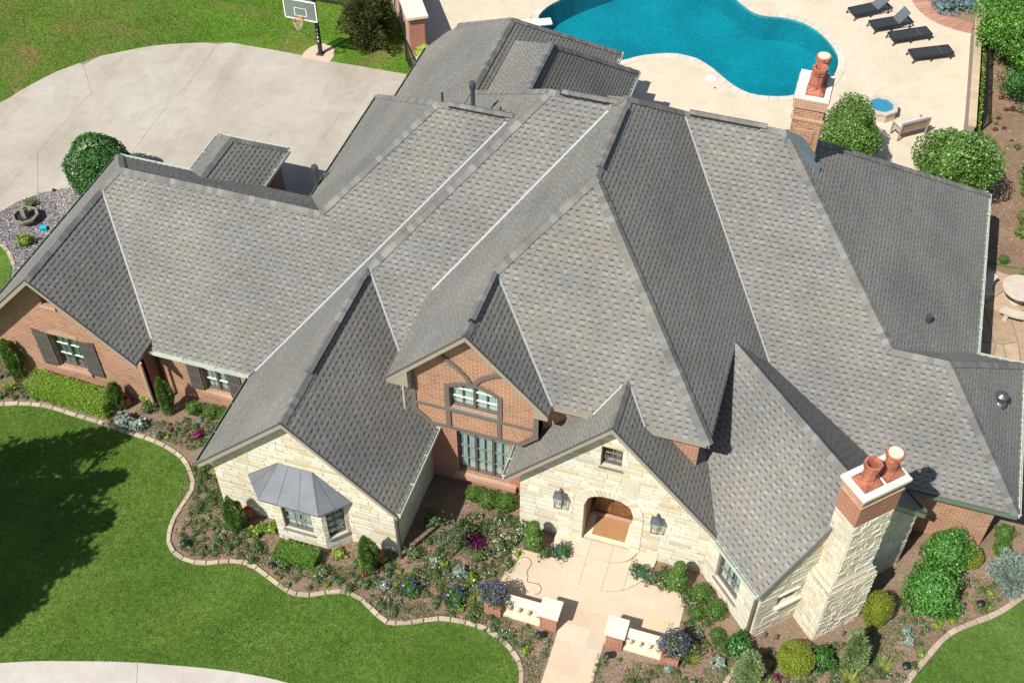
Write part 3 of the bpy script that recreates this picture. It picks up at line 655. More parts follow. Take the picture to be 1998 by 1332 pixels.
# second floor hipped roof B with brick dormer gable
bD = I3(BE, D_, DN); BN = pl(0, -(10.45-bD[2])/(bD[1]-29.2), 0, 29.2, 10.45); Bn = I3(BW, BE, BN); Bs = I3(BW, BE, BS); dA = I3(BW, DE, BS); wS = (-1.35, 25.4, on(WSW, -1.35, 25.4)[2])
bV = I3(D_, WNE, BE); bD = I3(BE, D_, DN)
BEN = bD
rf((-10.38,20.62,5.5), (-7.88,20.62,on(BW,-7.88,0)[2]), dA, Bs, Bn, C1, (-10.38, I3(A2, BW, (0,0,5.5))[1], 5.5))
rf((-7.88,20.62,on(BW,-7.88,0)[2]), (-5.47,20.62,5.5), (-5.47,21.0,5.5), dA)
rf((-5.47,21.0,5.5), (-0.9,21.0,5.5), Bs, dA)
rf((-0.9,21.0,5.5), (-0.9,24.95,5.5), (0.02,25.4,on(BE,0.02,0)[2]), bV, bD, Bn, Bs)
rf(Bn, bD, on(BN, -4.1, 32.0), on(BN, -5.2, 32.0), on(BN, -6.4, 30.0))
# east part
dR = I3(D_, EE, DN); eF = I3(D_, EE, FN); fR = I3(D_, FN, FEp)
rf(dR, bD, bV, (28.28-23.49, 23.49, 2.6), (8.12,23.49,2.6), fR, eF)
rf(dR, eF, (6.65,29.65,2.6), (6.65,38.1,2.6))
rf(eF, fR, (8.12,29.65,2.6), (6.65,29.65,2.6))
rf(fR, (8.12,23.49,2.6), (8.12,29.65,2.6))
rf(dR, (6.65,38.1,2.6), (-7.0,38.1,2.6), on(DN, -7.0, 31.5), bD)
# diagonal wing
wE = (3.44, 20.61, 5.54)
wz = on(WSW, 3.44, 20.61)[2]; wE = (3.44, 20.61, wz)
rf((-1.35,25.4,wz), wE, (1.355,18.475,2.6), (-0.15,19.98,2.6), on(WSW,-1.35,22.9))
rf(wE, (-1.35,25.4,wz), bV, (28.28-23.49,23.49,2.6), (5.555,22.725,2.6))
# entrance gable
rf((-6.6,20.05,2.84), (-3.5,20.05,6.42), (-3.5,21.85,6.42), (-4.3,21.45,on(EGW,-4.3,0)[2]), (-6.6,21.45,2.84))
rf((-3.5,20.05,6.42), (-0.12,20.05,2.60), on(EGE,-0.66,21.3), on(EGE,-1.25,22.7), on(EGE,-1.25,21.45), on(EGE,-2.6,21.45), (-3.5,21.85,6.42))
# rear wing by the pool
rf((-16.72,40.7,2.6), (-15.95,41.3,on(R1W,-15.95,0)[2]), (-12.3,38.84,6.0), (-12.3,32.0,6.0), (-16.72,32.0,2.6))
rf((-15.95,42.84,2.6), (-12.3,38.84,6.0), (-15.95,40.9,on(R1W,-15.95,0)[2]))
rf((-12.3,38.84,6.0), (-15.95,42.84,2.6), (-8.7,42.84,2.6))
rf((-12.3,32.0,6.0), (-12.3,38.84,6.0), (-8.7,42.84,2.6), (-8.7,32.0,2.6))
g2v = (-11.9, 0, on(G2W, -11.9, 0)[2])
rf((-12.2,38.16,on(G2W,-12.2,0)[2]), (-10.15,36.9,6.5), (-10.15,31.5,6.5), (-12.2,31.5,on(G2W,-12.2,0)[2]))
rf((-10.15,31.5,6.5), (-10.15,36.9,6.5), (-7.62,41.4,2.83), (-7.62,31.5,2.83))
rf((-10.15,36.9,6.5), (-12.2,38.16,5.475), (-12.2,41.4,2.83), (-7.62,41.4,2.83))
# porch roof on the garage side
rf((-22.47,32.59,2.6), (-20.97,31.1,3.9), (-20.97,28.2,3.9), (-22.47,29.5,2.6))
rf((-20.97,28.2,3.9), (-20.97,31.1,3.9), (-19.46,32.59,2.6), (-19.46,29.5,2.6))
rf((-22.47,32.59,2.6), (-19.46,32.59,2.6), (-20.97,31.1,3.9))

class Frame:
    def __init__(s, P):
        c = Vector((0, 0, 0)); n = Vector((0, 0, 0))
        for i in range(len(P)):
            a, b = Vector(P[i-1]), Vector(P[i]); n += a.cross(b); c += b
        n.normalize()
        if n.z < 0: n = -n
        s.n = n; s.u = Vector((0, 0, 1)).cross(n).normalized(); s.v = n.cross(s.u).normalized(); s.o = c/len(P)
    def d2(s, p): q = Vector(p)-s.o; return (q.dot(s.u), q.dot(s.v))
    def d3(s, x, y, h=0.0): return s.o+s.u*x+s.v*y+s.n*h
SHC = [(0.192, 0.184, 0.168), (0.196, 0.189, 0.175), (0.184, 0.177, 0.163), (0.192, 0.182, 0.162), (0.187, 0.181, 0.172)]
single_sh = []; EXPO = 0.165
frames = []
for P in faces:
    F = Frame(P); frames.append(F); P2 = ccw([F.d2(p) for p in P])
    md = MB(); md.prism([F.d3(x, y, 0.0) for x, y in P2], -F.n*0.10); slope = md.build('roof_slope', M['deckwood'], house)
    x0, x1 = min(p[0] for p in P2), max(p[0] for p in P2); y0, y1 = min(p[1] for p in P2), max(p[1] for p in P2)
    ms = MB(); y = y0
    while y < y1:
        x = x0-random.random()*0.3; ye = y+EXPO; kind = 0; cb = random.choice(SHC); left = 0
        strip = clip_rect(P2, x0-1, y, x1+1, ye)
        if not strip: y = ye; continue
        sx0, sx1 = min(p[0] for p in strip), max(p[0] for p in strip); x = sx0-random.random()*0.25
        while x < sx1:
            w = random.uniform(0.07, 0.19) if kind == 0 else random.uniform(0.09, 0.17)
            if left <= 0: cb = random.choice(SHC); left = random.uniform(0.3, 0.95)
            left -= w
            k = random.uniform(0.965, 1.035); base = (cb[0]*k, cb[1]*k, cb[2]*k)
            if kind == 0: pieces = [(x, y, x+w, ye, 0.020, 0.005, base)]
            else:
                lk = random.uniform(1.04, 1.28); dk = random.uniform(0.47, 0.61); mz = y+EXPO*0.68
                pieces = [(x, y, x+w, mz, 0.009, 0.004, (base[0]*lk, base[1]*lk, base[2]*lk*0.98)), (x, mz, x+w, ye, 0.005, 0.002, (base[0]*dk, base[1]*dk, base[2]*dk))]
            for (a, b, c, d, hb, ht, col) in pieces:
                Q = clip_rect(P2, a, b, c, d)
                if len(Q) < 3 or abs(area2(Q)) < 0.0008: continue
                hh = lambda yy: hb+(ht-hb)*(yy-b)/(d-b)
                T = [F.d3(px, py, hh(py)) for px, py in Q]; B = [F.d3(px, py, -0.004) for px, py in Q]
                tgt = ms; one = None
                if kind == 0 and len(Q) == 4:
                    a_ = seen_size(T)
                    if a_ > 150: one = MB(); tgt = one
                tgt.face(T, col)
                if kind == 0 or b == y:
                    for i in range(len(Q)):
                        j = (i+1) % len(Q)
                        if kind == 0 or (Q[i][1] < b+1e-4 and Q[j][1] < b+1e-4): tgt.face([B[i], B[j], T[j], T[i]], col)
                if one is not None: single_sh.append((a_, one, slope, ms))
            x += w; kind = 1-kind
        y = ye
    frames[-1].ms = ms; frames[-1].slope = slope
single_sh.sort(key=lambda t: -t[0])
for i, (a_, one, slope, ms) in enumerate(single_sh):
    if i < 300: one.build('shingle', M['shingle'], slope)
    else:
        k = len(ms.v); ms.v += one.v; ms.f += [tuple(j+k for j in f) for f in one.f]; ms.c += one.c; ms.uv += one.uv
for F in frames:
    if F.ms.f: tag(F.ms.build('shingle_courses', M['shingle'], F.slope), kind='stuff')

# ridge caps, vents, valley flashing
CAPC = [(0.165, 0.158, 0.146), (0.195, 0.187, 0.172), (0.152, 0.147, 0.138), (0.225, 0.216, 0.20), (0.178, 0.170, 0.158)]
caps = []
def nrm(p): v = Vector((-p[0], -p[1], 1)); return v.normalized()
def ridge(a, b, p1, p2, lift=0.03, half=0.19, vent=None, step=0.19, flip=False):
    a, b = Vector(a), Vector(b); 
    if a.z > b.z+0.05: a, b = b, a          # lay from the low end up
    L = (b-a).length; d = (b-a)/L; n1, n2 = nrm(p1), nrm(p2)
    def down(n, other):
        w = n.cross(d).normalized()
        return w if w.dot(other) > 0 and True else -w
    w1 = n1.cross(d).normalized(); w1 = w1 if w1.z < -1e-6 or (abs(w1.z) < 1e-6) else -w1
    w2 = n2.cross(d).normalized(); w2 = w2 if w2.z < -1e-6 or (abs(w2.z) < 1e-6) else -w2
    k = int(L/step)
    for i in range(k):
        s0, s1 = L*i/k, L*(i+1.25)/k; s1 = min(s1, L+0.02); c = random.choice(CAPC); q = random.uniform(0.93, 1.07); c = (c[0]*q, c[1]*q, c[2]*q)
        lf = lift
        if vent and vent[0] <= i/k <= vent[1]: lf = lift+0.06
        up = (n1+n2).normalized(); A = a+d*s0+up*(lf+0.022); B = a+d*s1+up*(lf+0.006); m_ = MB(); h = half*random.uniform(0.96, 1.04)
        e1, e2 = w1*h+n1*0.004, w2*h+n2*0.004
        if lf > lift: e1, e2 = Vector((w1.x, w1.y, w1.z*0.5))*(h*0.85), Vector((w2.x, w2.y, w2.z*0.5))*(h*0.85)
        th = up*0.016
        T = [A+e1, A, A+e2, B+e2, B, B+e1]
        m_.face([T[0], T[1], T[4], T[5]], c); m_.face([T[1], T[2], T[3], T[4]], c)
        Bt = [p-th for p in T]
        for x_, y_ in ((0,1),(1,2),(2,3),(3,4),(4,5),(5,0)): m_.face([T[x_], Bt[x_], Bt[y_], T[y_]], c)
        caps.append((seen_size([T[0], T[2], T[3], T[5]]), m_))
    if vent:
        s0, s1 = L*vent[0]+0.12, L*vent[1]-0.12; up = (n1+n2).normalized(); m_ = MB()
        for w in (w1, w2):
            p = [a+d*s0+up*0.0+w*0.13, a+d*s1+w*0.13, a+d*s1+w*0.13+up*0.10, a+d*s0+w*0.13+up*0.10]
            m_.prism([tuple(x) for x in p], tuple(-w*0.10))
        m_.build('ridge_vent', M['darkvent'], house)
ridge(aR, aE, A_, AN, vent=(0.12, 0.95)); ridge(lwE, aR, A_, pl(1.2, 0, 0, 0, 0)); ridge(lwW, lwE, A_, LWN)
ridge((-25.6,30.26,2.6), lwW, LGW, LWN); ridge(lwW, lgT, LGW, A_); ridge(lgT, (lgx,20.75,lgz), LGW, LGE)
ridge((-17.45,36.9,2.6), aR, pl(1.1,0,0,0,0), AN)
ridge((-12.48,17.95,5.755), fgA, WF, FE_, vent=(0.28, 0.93)); ridge(fgA, C0, WF, A2); ridge(C0, C1, A2, CN, vent=(0.1, 0.95)); ridge(C0, IY(WF, CN, 36), WF, CN)
ridge((-7.88,20.62,8.09), dA, BW, DE, vent=(0.15, 0.9)); ridge(dA, Bs, BW, BS); ridge((-.9,21.0,5.5), Bs, BE, BS); ridge(Bs, Bn, BW, BE, vent=(0.1, 0.8))
ridge(Bn, BEN, BE, BN); ridge(Bn, C1, BW, BN)
ridge(bD, dR, D_, DN, vent=(0.04, 0.8)); ridge(dR, eF, D_, EE); ridge(dR, (6.65,38.1,2.6), EE, DN); ridge(eF, fR, D_, FN); ridge(fR, (8.12,23.49,2.6), D_, FEp); ridge(fR, (8.12,29.65,2.6), FN, FEp)
ridge((-1.0,25.05,wz), wE, WSW, WNE); ridge((-3.5,20.05,6.42), (-3.5,21.85,6.42), EGW, EGE)
ridge((-12.3,34.2,6.0), (-12.3,38.84,6.0), R1W, R1E); ridge((-12.3,38.84,6.0), (-8.7,42.84,2.6), R1E, pl(0,-.85,0,0,0)); ridge((-12.3,38.84,6.0), (-15.95,42.84,2.6), R1W, pl(0,-.85,0,0,0))
ridge((-10.15,33.0,6.5), (-10.15,36.9,6.5), G2W, G2E, vent=(0.05, 0.95)); ridge((-10.15,36.9,6.5), (-7.62,41.4,2.83), G2E, pl(0,-.8,0,0,0))
ridge((-20.97,28.6,3.9), (-20.97,31.1,3.9), pl(.87,0,0,0,0), pl(-.87,0,0,0,0)); ridge((-20.97,31.1,3.9), (-19.46,32.59,2.6), pl(-.87,0,0,0,0), pl(0,-4,0,0,0)); ridge((-20.97,31.1,3.9), (-22.47,32.59,2.6), pl(.87,0,0,0,0), pl(0,-4,0,0,0))
caps.sort(key=lambda t: -t[0]); rest = MB()
for i, (a_, m_) in enumerate(caps):
    if i < 300: m_.build('ridge_cap', M['shingle'], house)
    else:
        k = len(rest.v); rest.v += m_.v; rest.f += [tuple(j+k for j in f) for f in m_.f]; rest.c += m_.c; rest.uv += m_.uv
if rest.f: tag(rest.build('ridge_cap_row', M['shingle'], house), kind='stuff')
def valley(a, b, w=0.05, mat='flash', lift=0.042):
    a, b = Vector(a), Vector(b); m_ = MB(); m_.bar(a+Vector((0,0,lift)), b+Vector((0,0,lift)), w, 0.012); return m_.build('valley_flashing', M[mat], house)
valley(IX(WF, A_, -15.6), I3(WF, A_, (0,0,8.8)), 0.07); valley(IX(BW, A2, -10.3), I3(BW, A2, (0,0,9.85)), 0.08)
valley(IX(A_, LGE, -19.42), lgT, 0.06); valley(fgA, IX(A2, FE_, -10.1), 0.06); valley(dA, (-5.47,21.0,5.5), 0.06)
valley(bV, bD, 0.05); valley(on(EGE,-1.3,21.8), (-3.5,21.85,6.42), 0.0001) if False else None
valley(I3(EGE, BS, (0,0,6.3)), on(EGE,-2.75,21.0), 0.05); valley(I3(EGW, BS, (0,0,6.3)), on(EGW,-4.25,21.0), 0.05)
valley(on(WSW,-1.28,22.7), on(WSW,-1.28,24.6), 0.05); valley(on(WSW,-.45,20.7), on(WSW,-1.2,22.6), 0.05)

# eave gutters
def gutter(a, b, side, mat='gutter', straps=True):
    """open trough hung on the eave line a-b; side: outward unit vector"""
    a, b = Vector(a), Vector(b); d = (b-a).normalized(); s = Vector(side); z = Vector((0, 0, 1)); m_ = MB(); w = 0.10
    a0, b0 = a-d*0.02, b+d*0.02
    for off0, off1, z0, z1 in ((0.0, 0.012, -0.10, 0.01), (w-0.022, w, -0.10, 0.02), (0.0, w, -0.115, -0.10)):
        P = [a0+s*off0+z*z0, b0+s*off0+z*z0, b0+s*off0+z*z1, a0+s*off0+z*z1]; m_.prism([tuple(p) for p in P], tuple(s*(off1-off0)))
    for e in (a0, b0):
        m_.prism([tuple(e+z*-0.10), tuple(e+s*w+z*-0.10), tuple(e+s*w+z*0.015), tuple(e+z*0.015)], tuple(d*0.012))
    g = m_.build('gutter', M[mat], house)
    L = (b-a).length; n = max(2, int(L/1.1))
    for i in range(n+1) if straps else []:
        p = a+d*(L*i/n); q = MB(); q.bar(p+z*0.03-s*0.02, p+s*(w+0.01)+z*0.03, 0.035, 0.012); q.build('gutter_strap', M[mat], g)
    f = MB(); f.prism([tuple(a-z*0.16), tuple(b-z*0.16), tuple(b-z*0.01), tuple(a-z*0.01)], tuple(-s*0.03)); f.build('fascia_board', M['trim'], g)
    return g
dg = 1/math.sqrt(2)
gutter((-19.4,21.6,2.6), (-15.8,21.6,2.6), (0,-1,0)); gutter((-15.75,21.55,2.55), (-15.75,18.0,2.55), (-1,0,0), 'gutter_shaded'); gutter((-9.23,21.4,2.6), (-9.23,18.0,2.6), (1,0,0))
gutter((-25.6,20.8,2.56), (-25.6,30.2,2.6), (-1,0,0), 'gutter_shaded'); gutter((-17.45,30.3,2.6), (-17.45,36.8,2.6), (-1,0,0), 'gutter_shaded')
gutter((-6.6,20.1,2.84), (-6.6,21.4,2.84), (-1,0,0)); gutter((-0.10,19.93,2.6), (1.32,18.51,2.6), (-dg,-dg,0)); gutter((4.85,23.49,2.6), (8.1,23.49,2.6), (0,-1,0), 'gutter_shaded')
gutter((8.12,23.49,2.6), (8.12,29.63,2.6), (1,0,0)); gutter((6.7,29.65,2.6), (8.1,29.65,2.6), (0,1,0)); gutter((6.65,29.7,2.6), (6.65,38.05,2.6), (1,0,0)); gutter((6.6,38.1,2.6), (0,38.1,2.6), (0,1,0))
gutter((-16.72,32.5,2.6), (-16.72,40.6,2.6), (-1,0,0), 'gutter_shaded'); gutter((-8.7,42.84,2.6), (-8.7,41.6,2.6), (1,0,0)); gutter((-7.62,41.4,2.83), (-7.62,36,2.83), (1,0,0)); gutter((-15.95,41.5,2.6), (-15.95,42.8,2.6), (-1,0,0), 'gutter_shaded')
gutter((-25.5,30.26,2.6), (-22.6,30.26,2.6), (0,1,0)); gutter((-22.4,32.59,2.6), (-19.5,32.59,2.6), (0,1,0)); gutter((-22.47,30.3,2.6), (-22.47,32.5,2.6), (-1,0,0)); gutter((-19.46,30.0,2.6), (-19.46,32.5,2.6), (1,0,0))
gutter((3.6,24.66,2.6), (5.5,22.78,2.6), (dg,dg,0), 'gutter_shaded', False)

# ------------------------------------------------------------------ walls
stones = []
STC = [(0.617, 0.561, 0.432), (0.636, 0.58, 0.441), (0.58, 0.514, 0.378), (0.655, 0.608, 0.486), (0.589, 0.496, 0.324), (0.636, 0.589, 0.468), (0.617, 0.58, 0.477), (0.636, 0.57, 0.423)]
def wall(name, O, U, poly, ops=(), mat='brick', thick=0.25, stone=False, dark=1.0, rough=1.0, holes=()):
    """poly in (u, z); O origin on the outer face, U unit direction along it (left to right seen from outside)"""
    O = Vector(O); U = Vector((U[0], U[1], 0)).normalized(); Nn = Vector((U.y, -U.x, 0))     # outward
    P3 = lambda u, z, h=0.0: O+U*u+Vector((0, 0, z))+Nn*h
    poly = ccw(list(poly)); us = sorted({min(p[0] for p in poly), max(p[0] for p in poly), *[v for o in ops for v in (o[0], o[2])]})
    zs = sorted({min(p[1] for p in poly), max(p[1] for p in poly), *[v for o in ops for v in (o[1], o[3])]})
    mb = MB()
    for i in range(len(us)-1):
        for j in range(len(zs)-1):
            cu, cz = (us[i]+us[i+1])/2, (zs[j]+zs[j+1])/2
            if any(o[0] < cu < o[2] and o[1] < cz < o[3] for o in ops): continue
            Q = clip_rect(poly, us[i], zs[j], us[i+1], zs[j+1])
            if len(Q) < 3 or abs(area2(Q)) < 1e-4: continue
            mb.prism([tuple(P3(u, z)) for u, z in Q], tuple(-Nn*thick), uvs=[(u, z) for u, z in Q])
    w = mb.build(name, M['mortar'] if stone else M[mat], house)
    if stone:
        mw = MB(); z = min(p[1] for p in poly)
        z1 = max(p[1] for p in poly)
        while z < z1:
            h = random.uniform(0.13, 0.24); u = us[0]-random.random()*0.3
            while u < us[-1]:
                l = random.uniform(0.22, 0.60)*(1.25 if h > 0.17 else 0.9)
                bits = [(u+0.006, z+0.006, u+l-0.006, z+h-0.006)]
                for o in list(ops)+list(holes):
                    nb = []
                    for b in bits:
                        if b[2] <= o[0] or b[0] >= o[2] or b[3] <= o[1] or b[1] >= o[3]: nb.append(b); continue
                        if b[0] < o[0]: nb.append((b[0], b[1], o[0], b[3]))
                        if b[2] > o[2]: nb.append((o[2], b[1], b[2], b[3]))
                        m0, m1 = max(b[0], o[0]), min(b[2], o[2])
                        if b[1] < o[1]: nb.append((m0, b[1], m1, o[1]))
                        if b[3] > o[3]: nb.append((m0, o[3], m1, b[3]))
                    bits = nb
                for b in bits:
                    if b[2]-b[0] < 0.03 or b[3]-b[1] < 0.02: continue
                    Q = clip_rect(poly, *b)
                    if len(Q) < 3 or abs(area2(Q)) < 0.0015: continue
                    Q = ccw(Q); cx, cz = sum(q[0] for q in Q)/len(Q), sum(q[1] for q in Q)/len(Q)
                    Q = [(q[0]+random.uniform(-.005,.005), q[1]+random.uniform(-.004,.004)) for q in Q]
                    c = random.choice(STC); k = random.uniform(0.9, 1.08)*dark; c = (c[0]*k, c[1]*k, c[2]*k); hh = random.uniform(0.007, 0.017)*rough
                    T = [P3(cx+(q[0]-cx)*0.94, cz+(q[1]-cz)*0.88, hh*random.uniform(0.6, 1.3)) for q in Q]; B = [P3(q[0], q[1], 0.002) for q in Q]; m_ = MB()
                    m_.face(T, c)
                    for i in range(len(Q)):
                        j = (i+1) % len(Q); m_.face([B[i], B[j], T[j], T[i]], c)
                    stones.append((seen_size(B), m_, w, mw))
                u += l
            z += h

        stone_walls.append((w, mw))
    return P3
stone_walls = []
def rng(pxs, Y):
    q = [at(x, y, Y=Y) for x, y in pxs]; return q
# window: frame with casements, bars, panes, sill and curtains
def window(P3, u0, z0, u1, z1, sash=2, cols=2, rows=3, deep=0.14, curtain='curtain', sill=True, bars='muntin', transom=None, half=True, name='window'):
    fr = MB(); t = 0.05
    def slab(m, a, b, c, d, h0, h1, col=None): m.prism([tuple(P3(a, b, h1)), tuple(P3(c, b, h1)), tuple(P3(c, d, h1)), tuple(P3(a, d, h1))], tuple(P3(a, b, h0)-P3(a, b, h1)))
    slab(fr, u0, z0, u1, z0+t, -deep-0.06, -deep+0.02); slab(fr, u0, z1-t, u1, z1, -deep-0.06, -deep+0.02)
    n = sash; W = (u1-u0)/n
    for i in range(n+1):
        c = u0+W*i; a = max(u0, c-t*0.8); b = min(u1, c+t*0.8); slab(fr, a, z0+t, b, z1-t, -deep-0.06, -deep+0.02)
    w = fr.build(name, M['frame'], house)
    for i in range(n):
        a, b = u0+W*i+t, u0+W*(i+1)-t; ztop = z1-t; zb = z0+t
        rr = [(zb, ztop, rows)] if transom is None else [(zb, transom-0.03, rows), (transom+0.03, ztop, 1)]
        if transom is not None:
            m = MB(); slab(m, a, transom-0.03, b, transom+0.03, -deep-0.05, -deep+0.01); m.build('transom_bar', M['muntin'], w)
        for (zz0, zz1, rn) in rr:
            for k in range(1, cols):
                m = MB(); c = a+(b-a)*k/cols; slab(m, c-0.014, zz0, c+0.014, zz1, -deep-0.04, -deep-0.012); m.build('window_bar', M[bars], w)
            for k in range(1, rn):
                m = MB(); c = zz0+(zz1-zz0)*k/rn; slab(m, a, c-0.016, b, c+0.016, -deep-0.045, -deep-0.0); m.build('window_bar', M['white'] if half else M[bars], w)  # white level bars: the sun's reflection on them is put into the colour
            for ci in range(cols):
                for ri in range(rn):
                    m = MB(); A, B = a+(b-a)*ci/cols+0.014, a+(b-a)*(ci+1)/cols-0.014; C, Dd = zz0+(zz1-zz0)*ri/rn+0.016, zz0+(zz1-zz0)*(ri+1)/rn-0.016
                    m.prism([tuple(P3(A, C, -deep-0.026)), tuple(P3(B, C, -deep-0.026)), tuple(P3(B, Dd, -deep-0.026)), tuple(P3(A, Dd, -deep-0.026))], tuple(P3(0,0,-0.006)-P3(0,0,0))); m.build('pane', M['glass'], w)
        if curtain:
            for side in (0, 1):
                m = MB(); cw = (b-a)*0.46; s0 = a if side == 0 else b-cw; k = 8
                pts = [(s0+cw*j/k, -deep-0.11+0.03*(j % 2)) for j in range(k+1)]
                for j in range(k):
                    m.face([tuple(P3(pts[j][0], z0+t, pts[j][1])), tuple(P3(pts[j+1][0], z0+t, pts[j+1][1])), tuple(P3(pts[j+1][0], z1-t, pts[j+1][1])), tuple(P3(pts[j][0], z1-t, pts[j][1]))])
                    m.face([tuple(P3(pts[j][0], z0+t, pts[j][1]-0.01)), tuple(P3(pts[j][0], z1-t, pts[j][1]-0.01)), tuple(P3(pts[j+1][0], z1-t, pts[j+1][1]-0.01)), tuple(P3(pts[j+1][0], z0+t, pts[j+1][1]-0.01))])
                m.build('curtain', M[curtain], w)
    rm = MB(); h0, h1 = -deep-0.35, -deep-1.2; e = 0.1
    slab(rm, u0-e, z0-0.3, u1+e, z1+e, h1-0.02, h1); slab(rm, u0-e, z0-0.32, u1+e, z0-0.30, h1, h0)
    rm.build('dark_backing', M['interior'], w)  # backing added against light leaks; the room's darkness is put into its colour
    if sill:
        m = MB(); slab(m, u0-0.05, z0-0.06, u1+0.05, z0-0.003, -deep+0.021, 0.06); m.build('sill', M['muntin'], w)
    return w
def shutter(P3, u0, z0, u1, z1, arch=0.0):
    n = 4; W = (u1-u0)/n; m = MB()
    m.prism([tuple(P3(u0+.01, z0+.01, 0.014)), tuple(P3(u1-.01, z0+.01, 0.014)), tuple(P3(u1-.01, z1-0.13, 0.014)), tuple(P3(u0+.01, z1-0.13, 0.014))], tuple(P3(0,0,0)-P3(0,0,0.012))); root = m.build('shutter', M['shutter'], house)
    for z in (z0+0.22*(z1-z0)*0.6, z0+(z1-z0)*0.5, z0+(z1-z0)*0.85):
        m = MB(); m.prism([tuple(P3(u0, z-0.04, 0.075)), tuple(P3(u1, z-0.04, 0.075)), tuple(P3(u1, z+0.04, 0.075)), tuple(P3(u0, z+0.04, 0.075))], tuple(P3(0,0,0)-P3(0,0,0.022))); m.build('batten', M['shutter'], root)
    for i in range(n):
        p = MB(); a, b = u0+W*i+0.006, u0+W*(i+1)-0.006; zt0 = z1+arch*(i/n); zt1 = z1+arch*((i+1)/n)
        p.prism([tuple(P3(a, z0, 0.05)), tuple(P3(b, z0, 0.05)), tuple(P3(b, zt1, 0.05)), tuple(P3(a, zt0, 0.05))], tuple(P3(0,0,0)-P3(0,0,0.035))); p.build('plank', M['shutter'], root)
def slabw(P3, pts, h, t, mat, name, parent=None, uv=False):
    m = MB(); m.prism([tuple(P3(u, z, h)) for u, z in pts], tuple(P3(0,0,0)-P3(0,0,t)), uvs=[(u, z) for u, z in pts] if uv else None); return m.build(name, M[mat], parent or house)
def avg(pts, k): return sum(p[k] for p in pts)/len(pts)

# left gable, brick
YL = 21.3; off = -25.5
top = lambda X, pW, pE: min(on(pW, X, 0)[2], on(pE, X, 0)[2])-0.13
gx = lgx
wl = [at(91,649,Y=YL), at(149,664,Y=YL), at(177,725,Y=YL), at(123,714,Y=YL)]
wu0, wu1, wz0, wz1 = avg([wl[0],wl[3]],0)-off, avg([wl[1],wl[2]],0)-off, avg(wl[2:],2), avg(wl[:2],2)
sm = [at(71,570,Y=YL), at(94,575,Y=YL), at(99,596,Y=YL), at(83,597,Y=YL)]
su0, su1, sz0, sz1 = sm[0][0]-off, sm[1][0]-off+0.02, avg(sm[2:],2), avg(sm[:2],2)
P3 = wall('brick_wall', (off,YL,0), (1,0), [(0,-0.1),(-19.75-off,-0.1),(-19.75-off,top(-19.75,LGW,LGE)),(gx-off,top(gx,LGW,LGE)),(0,top(off,LGW,LGE))], [(wu0,wz0,wu1,wz1),(su0,sz0,su1,sz1)])
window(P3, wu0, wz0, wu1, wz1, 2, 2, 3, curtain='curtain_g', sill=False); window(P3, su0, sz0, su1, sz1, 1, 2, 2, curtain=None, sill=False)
shutter(P3, wu0-0.62, wz0-0.05, wu0-0.02, wz1+0.1, -0.12); shutter(P3, wu1+0.02, wz0-0.05, wu1+0.62, wz1-0.02, 0.12)
slabw(P3, [(wu0-0.1,wz0-0.16),(wu1+0.1,wz0-0.16),(wu1+0.1,wz0-0.01),(wu0-0.1,wz0-0.01)], 0.07, 0.065, 'brick_soldier', 'brick_sill', uv=True)
slabw(P3, [(wu0-0.02,wz1+0.003)]+[(wu0+(wu1-wu0)*i/8, wz1+0.16+0.10*math.sin(math.pi*i/8)) for i in range(9)][::-1][0:0]+[(wu1+0.02,wz1+0.003)]+[(wu1-(wu1-wu0)*i/8, wz1+0.17+0.08*math.sin(math.pi*i/8)) for i in range(9)], 0.02, 0.018, 'brick_soldier', 'brick_arch', uv=True)
slabw(P3, [(su0-0.06,sz0-0.12),(su1+0.06,sz0-0.12),(su1+0.06,sz0-0.01),(su0-0.06,sz0-0.01)], 0.06, 0.055, 'brick_soldier', 'brick_sill', uv=True)
wall('brick_wall', (-19.75,21.3,0), (0,1), [(0.001,-0.1),(1.0,-0.1),(1.0,2.5),(0.001,2.5)], mat='brick_red')
wall('brick_wall', (-25.5,30.0,0), (0,-1), [(0,-0.1),(8.699,-0.1),(8.699,2.45),(0,2.45)])
wall('brick_wall', (-17.1,29.9,0), (-1,0), [(0,-0.1),(8.1,-0.1),(8.1,2.5),(0,2.5)])
# recessed brick wall with shuttered window
YR = 22.0
q = [at(384,710,Y=YR), at(440,724,Y=YR), at(452,776,Y=YR), at(408,770,Y=YR)]
ru0, ru1 = avg([q[0],q[3]],0)+19.5, avg([q[1],q[2]],0)+19.5+0.02; rz0, rz1 = 0.62, 2.12
P3 = wall('brick_wall', (-19.5,YR,0), (1,0), [(0,-0.1),(4.2,-0.1),(4.2,2.75),(0,2.75)], [(ru0,rz0,ru1,rz1)])
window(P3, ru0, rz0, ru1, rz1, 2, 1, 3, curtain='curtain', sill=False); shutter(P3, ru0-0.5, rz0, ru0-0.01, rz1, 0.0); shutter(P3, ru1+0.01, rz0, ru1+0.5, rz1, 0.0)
slabw(P3, [(ru0-0.1,rz0-0.15),(ru1+0.1,rz0-0.15),(ru1+0.1,rz0-0.01),(ru0-0.1,rz0-0.01)], 0.07, 0.065, 'brick_soldier', 'brick_sill', uv=True)
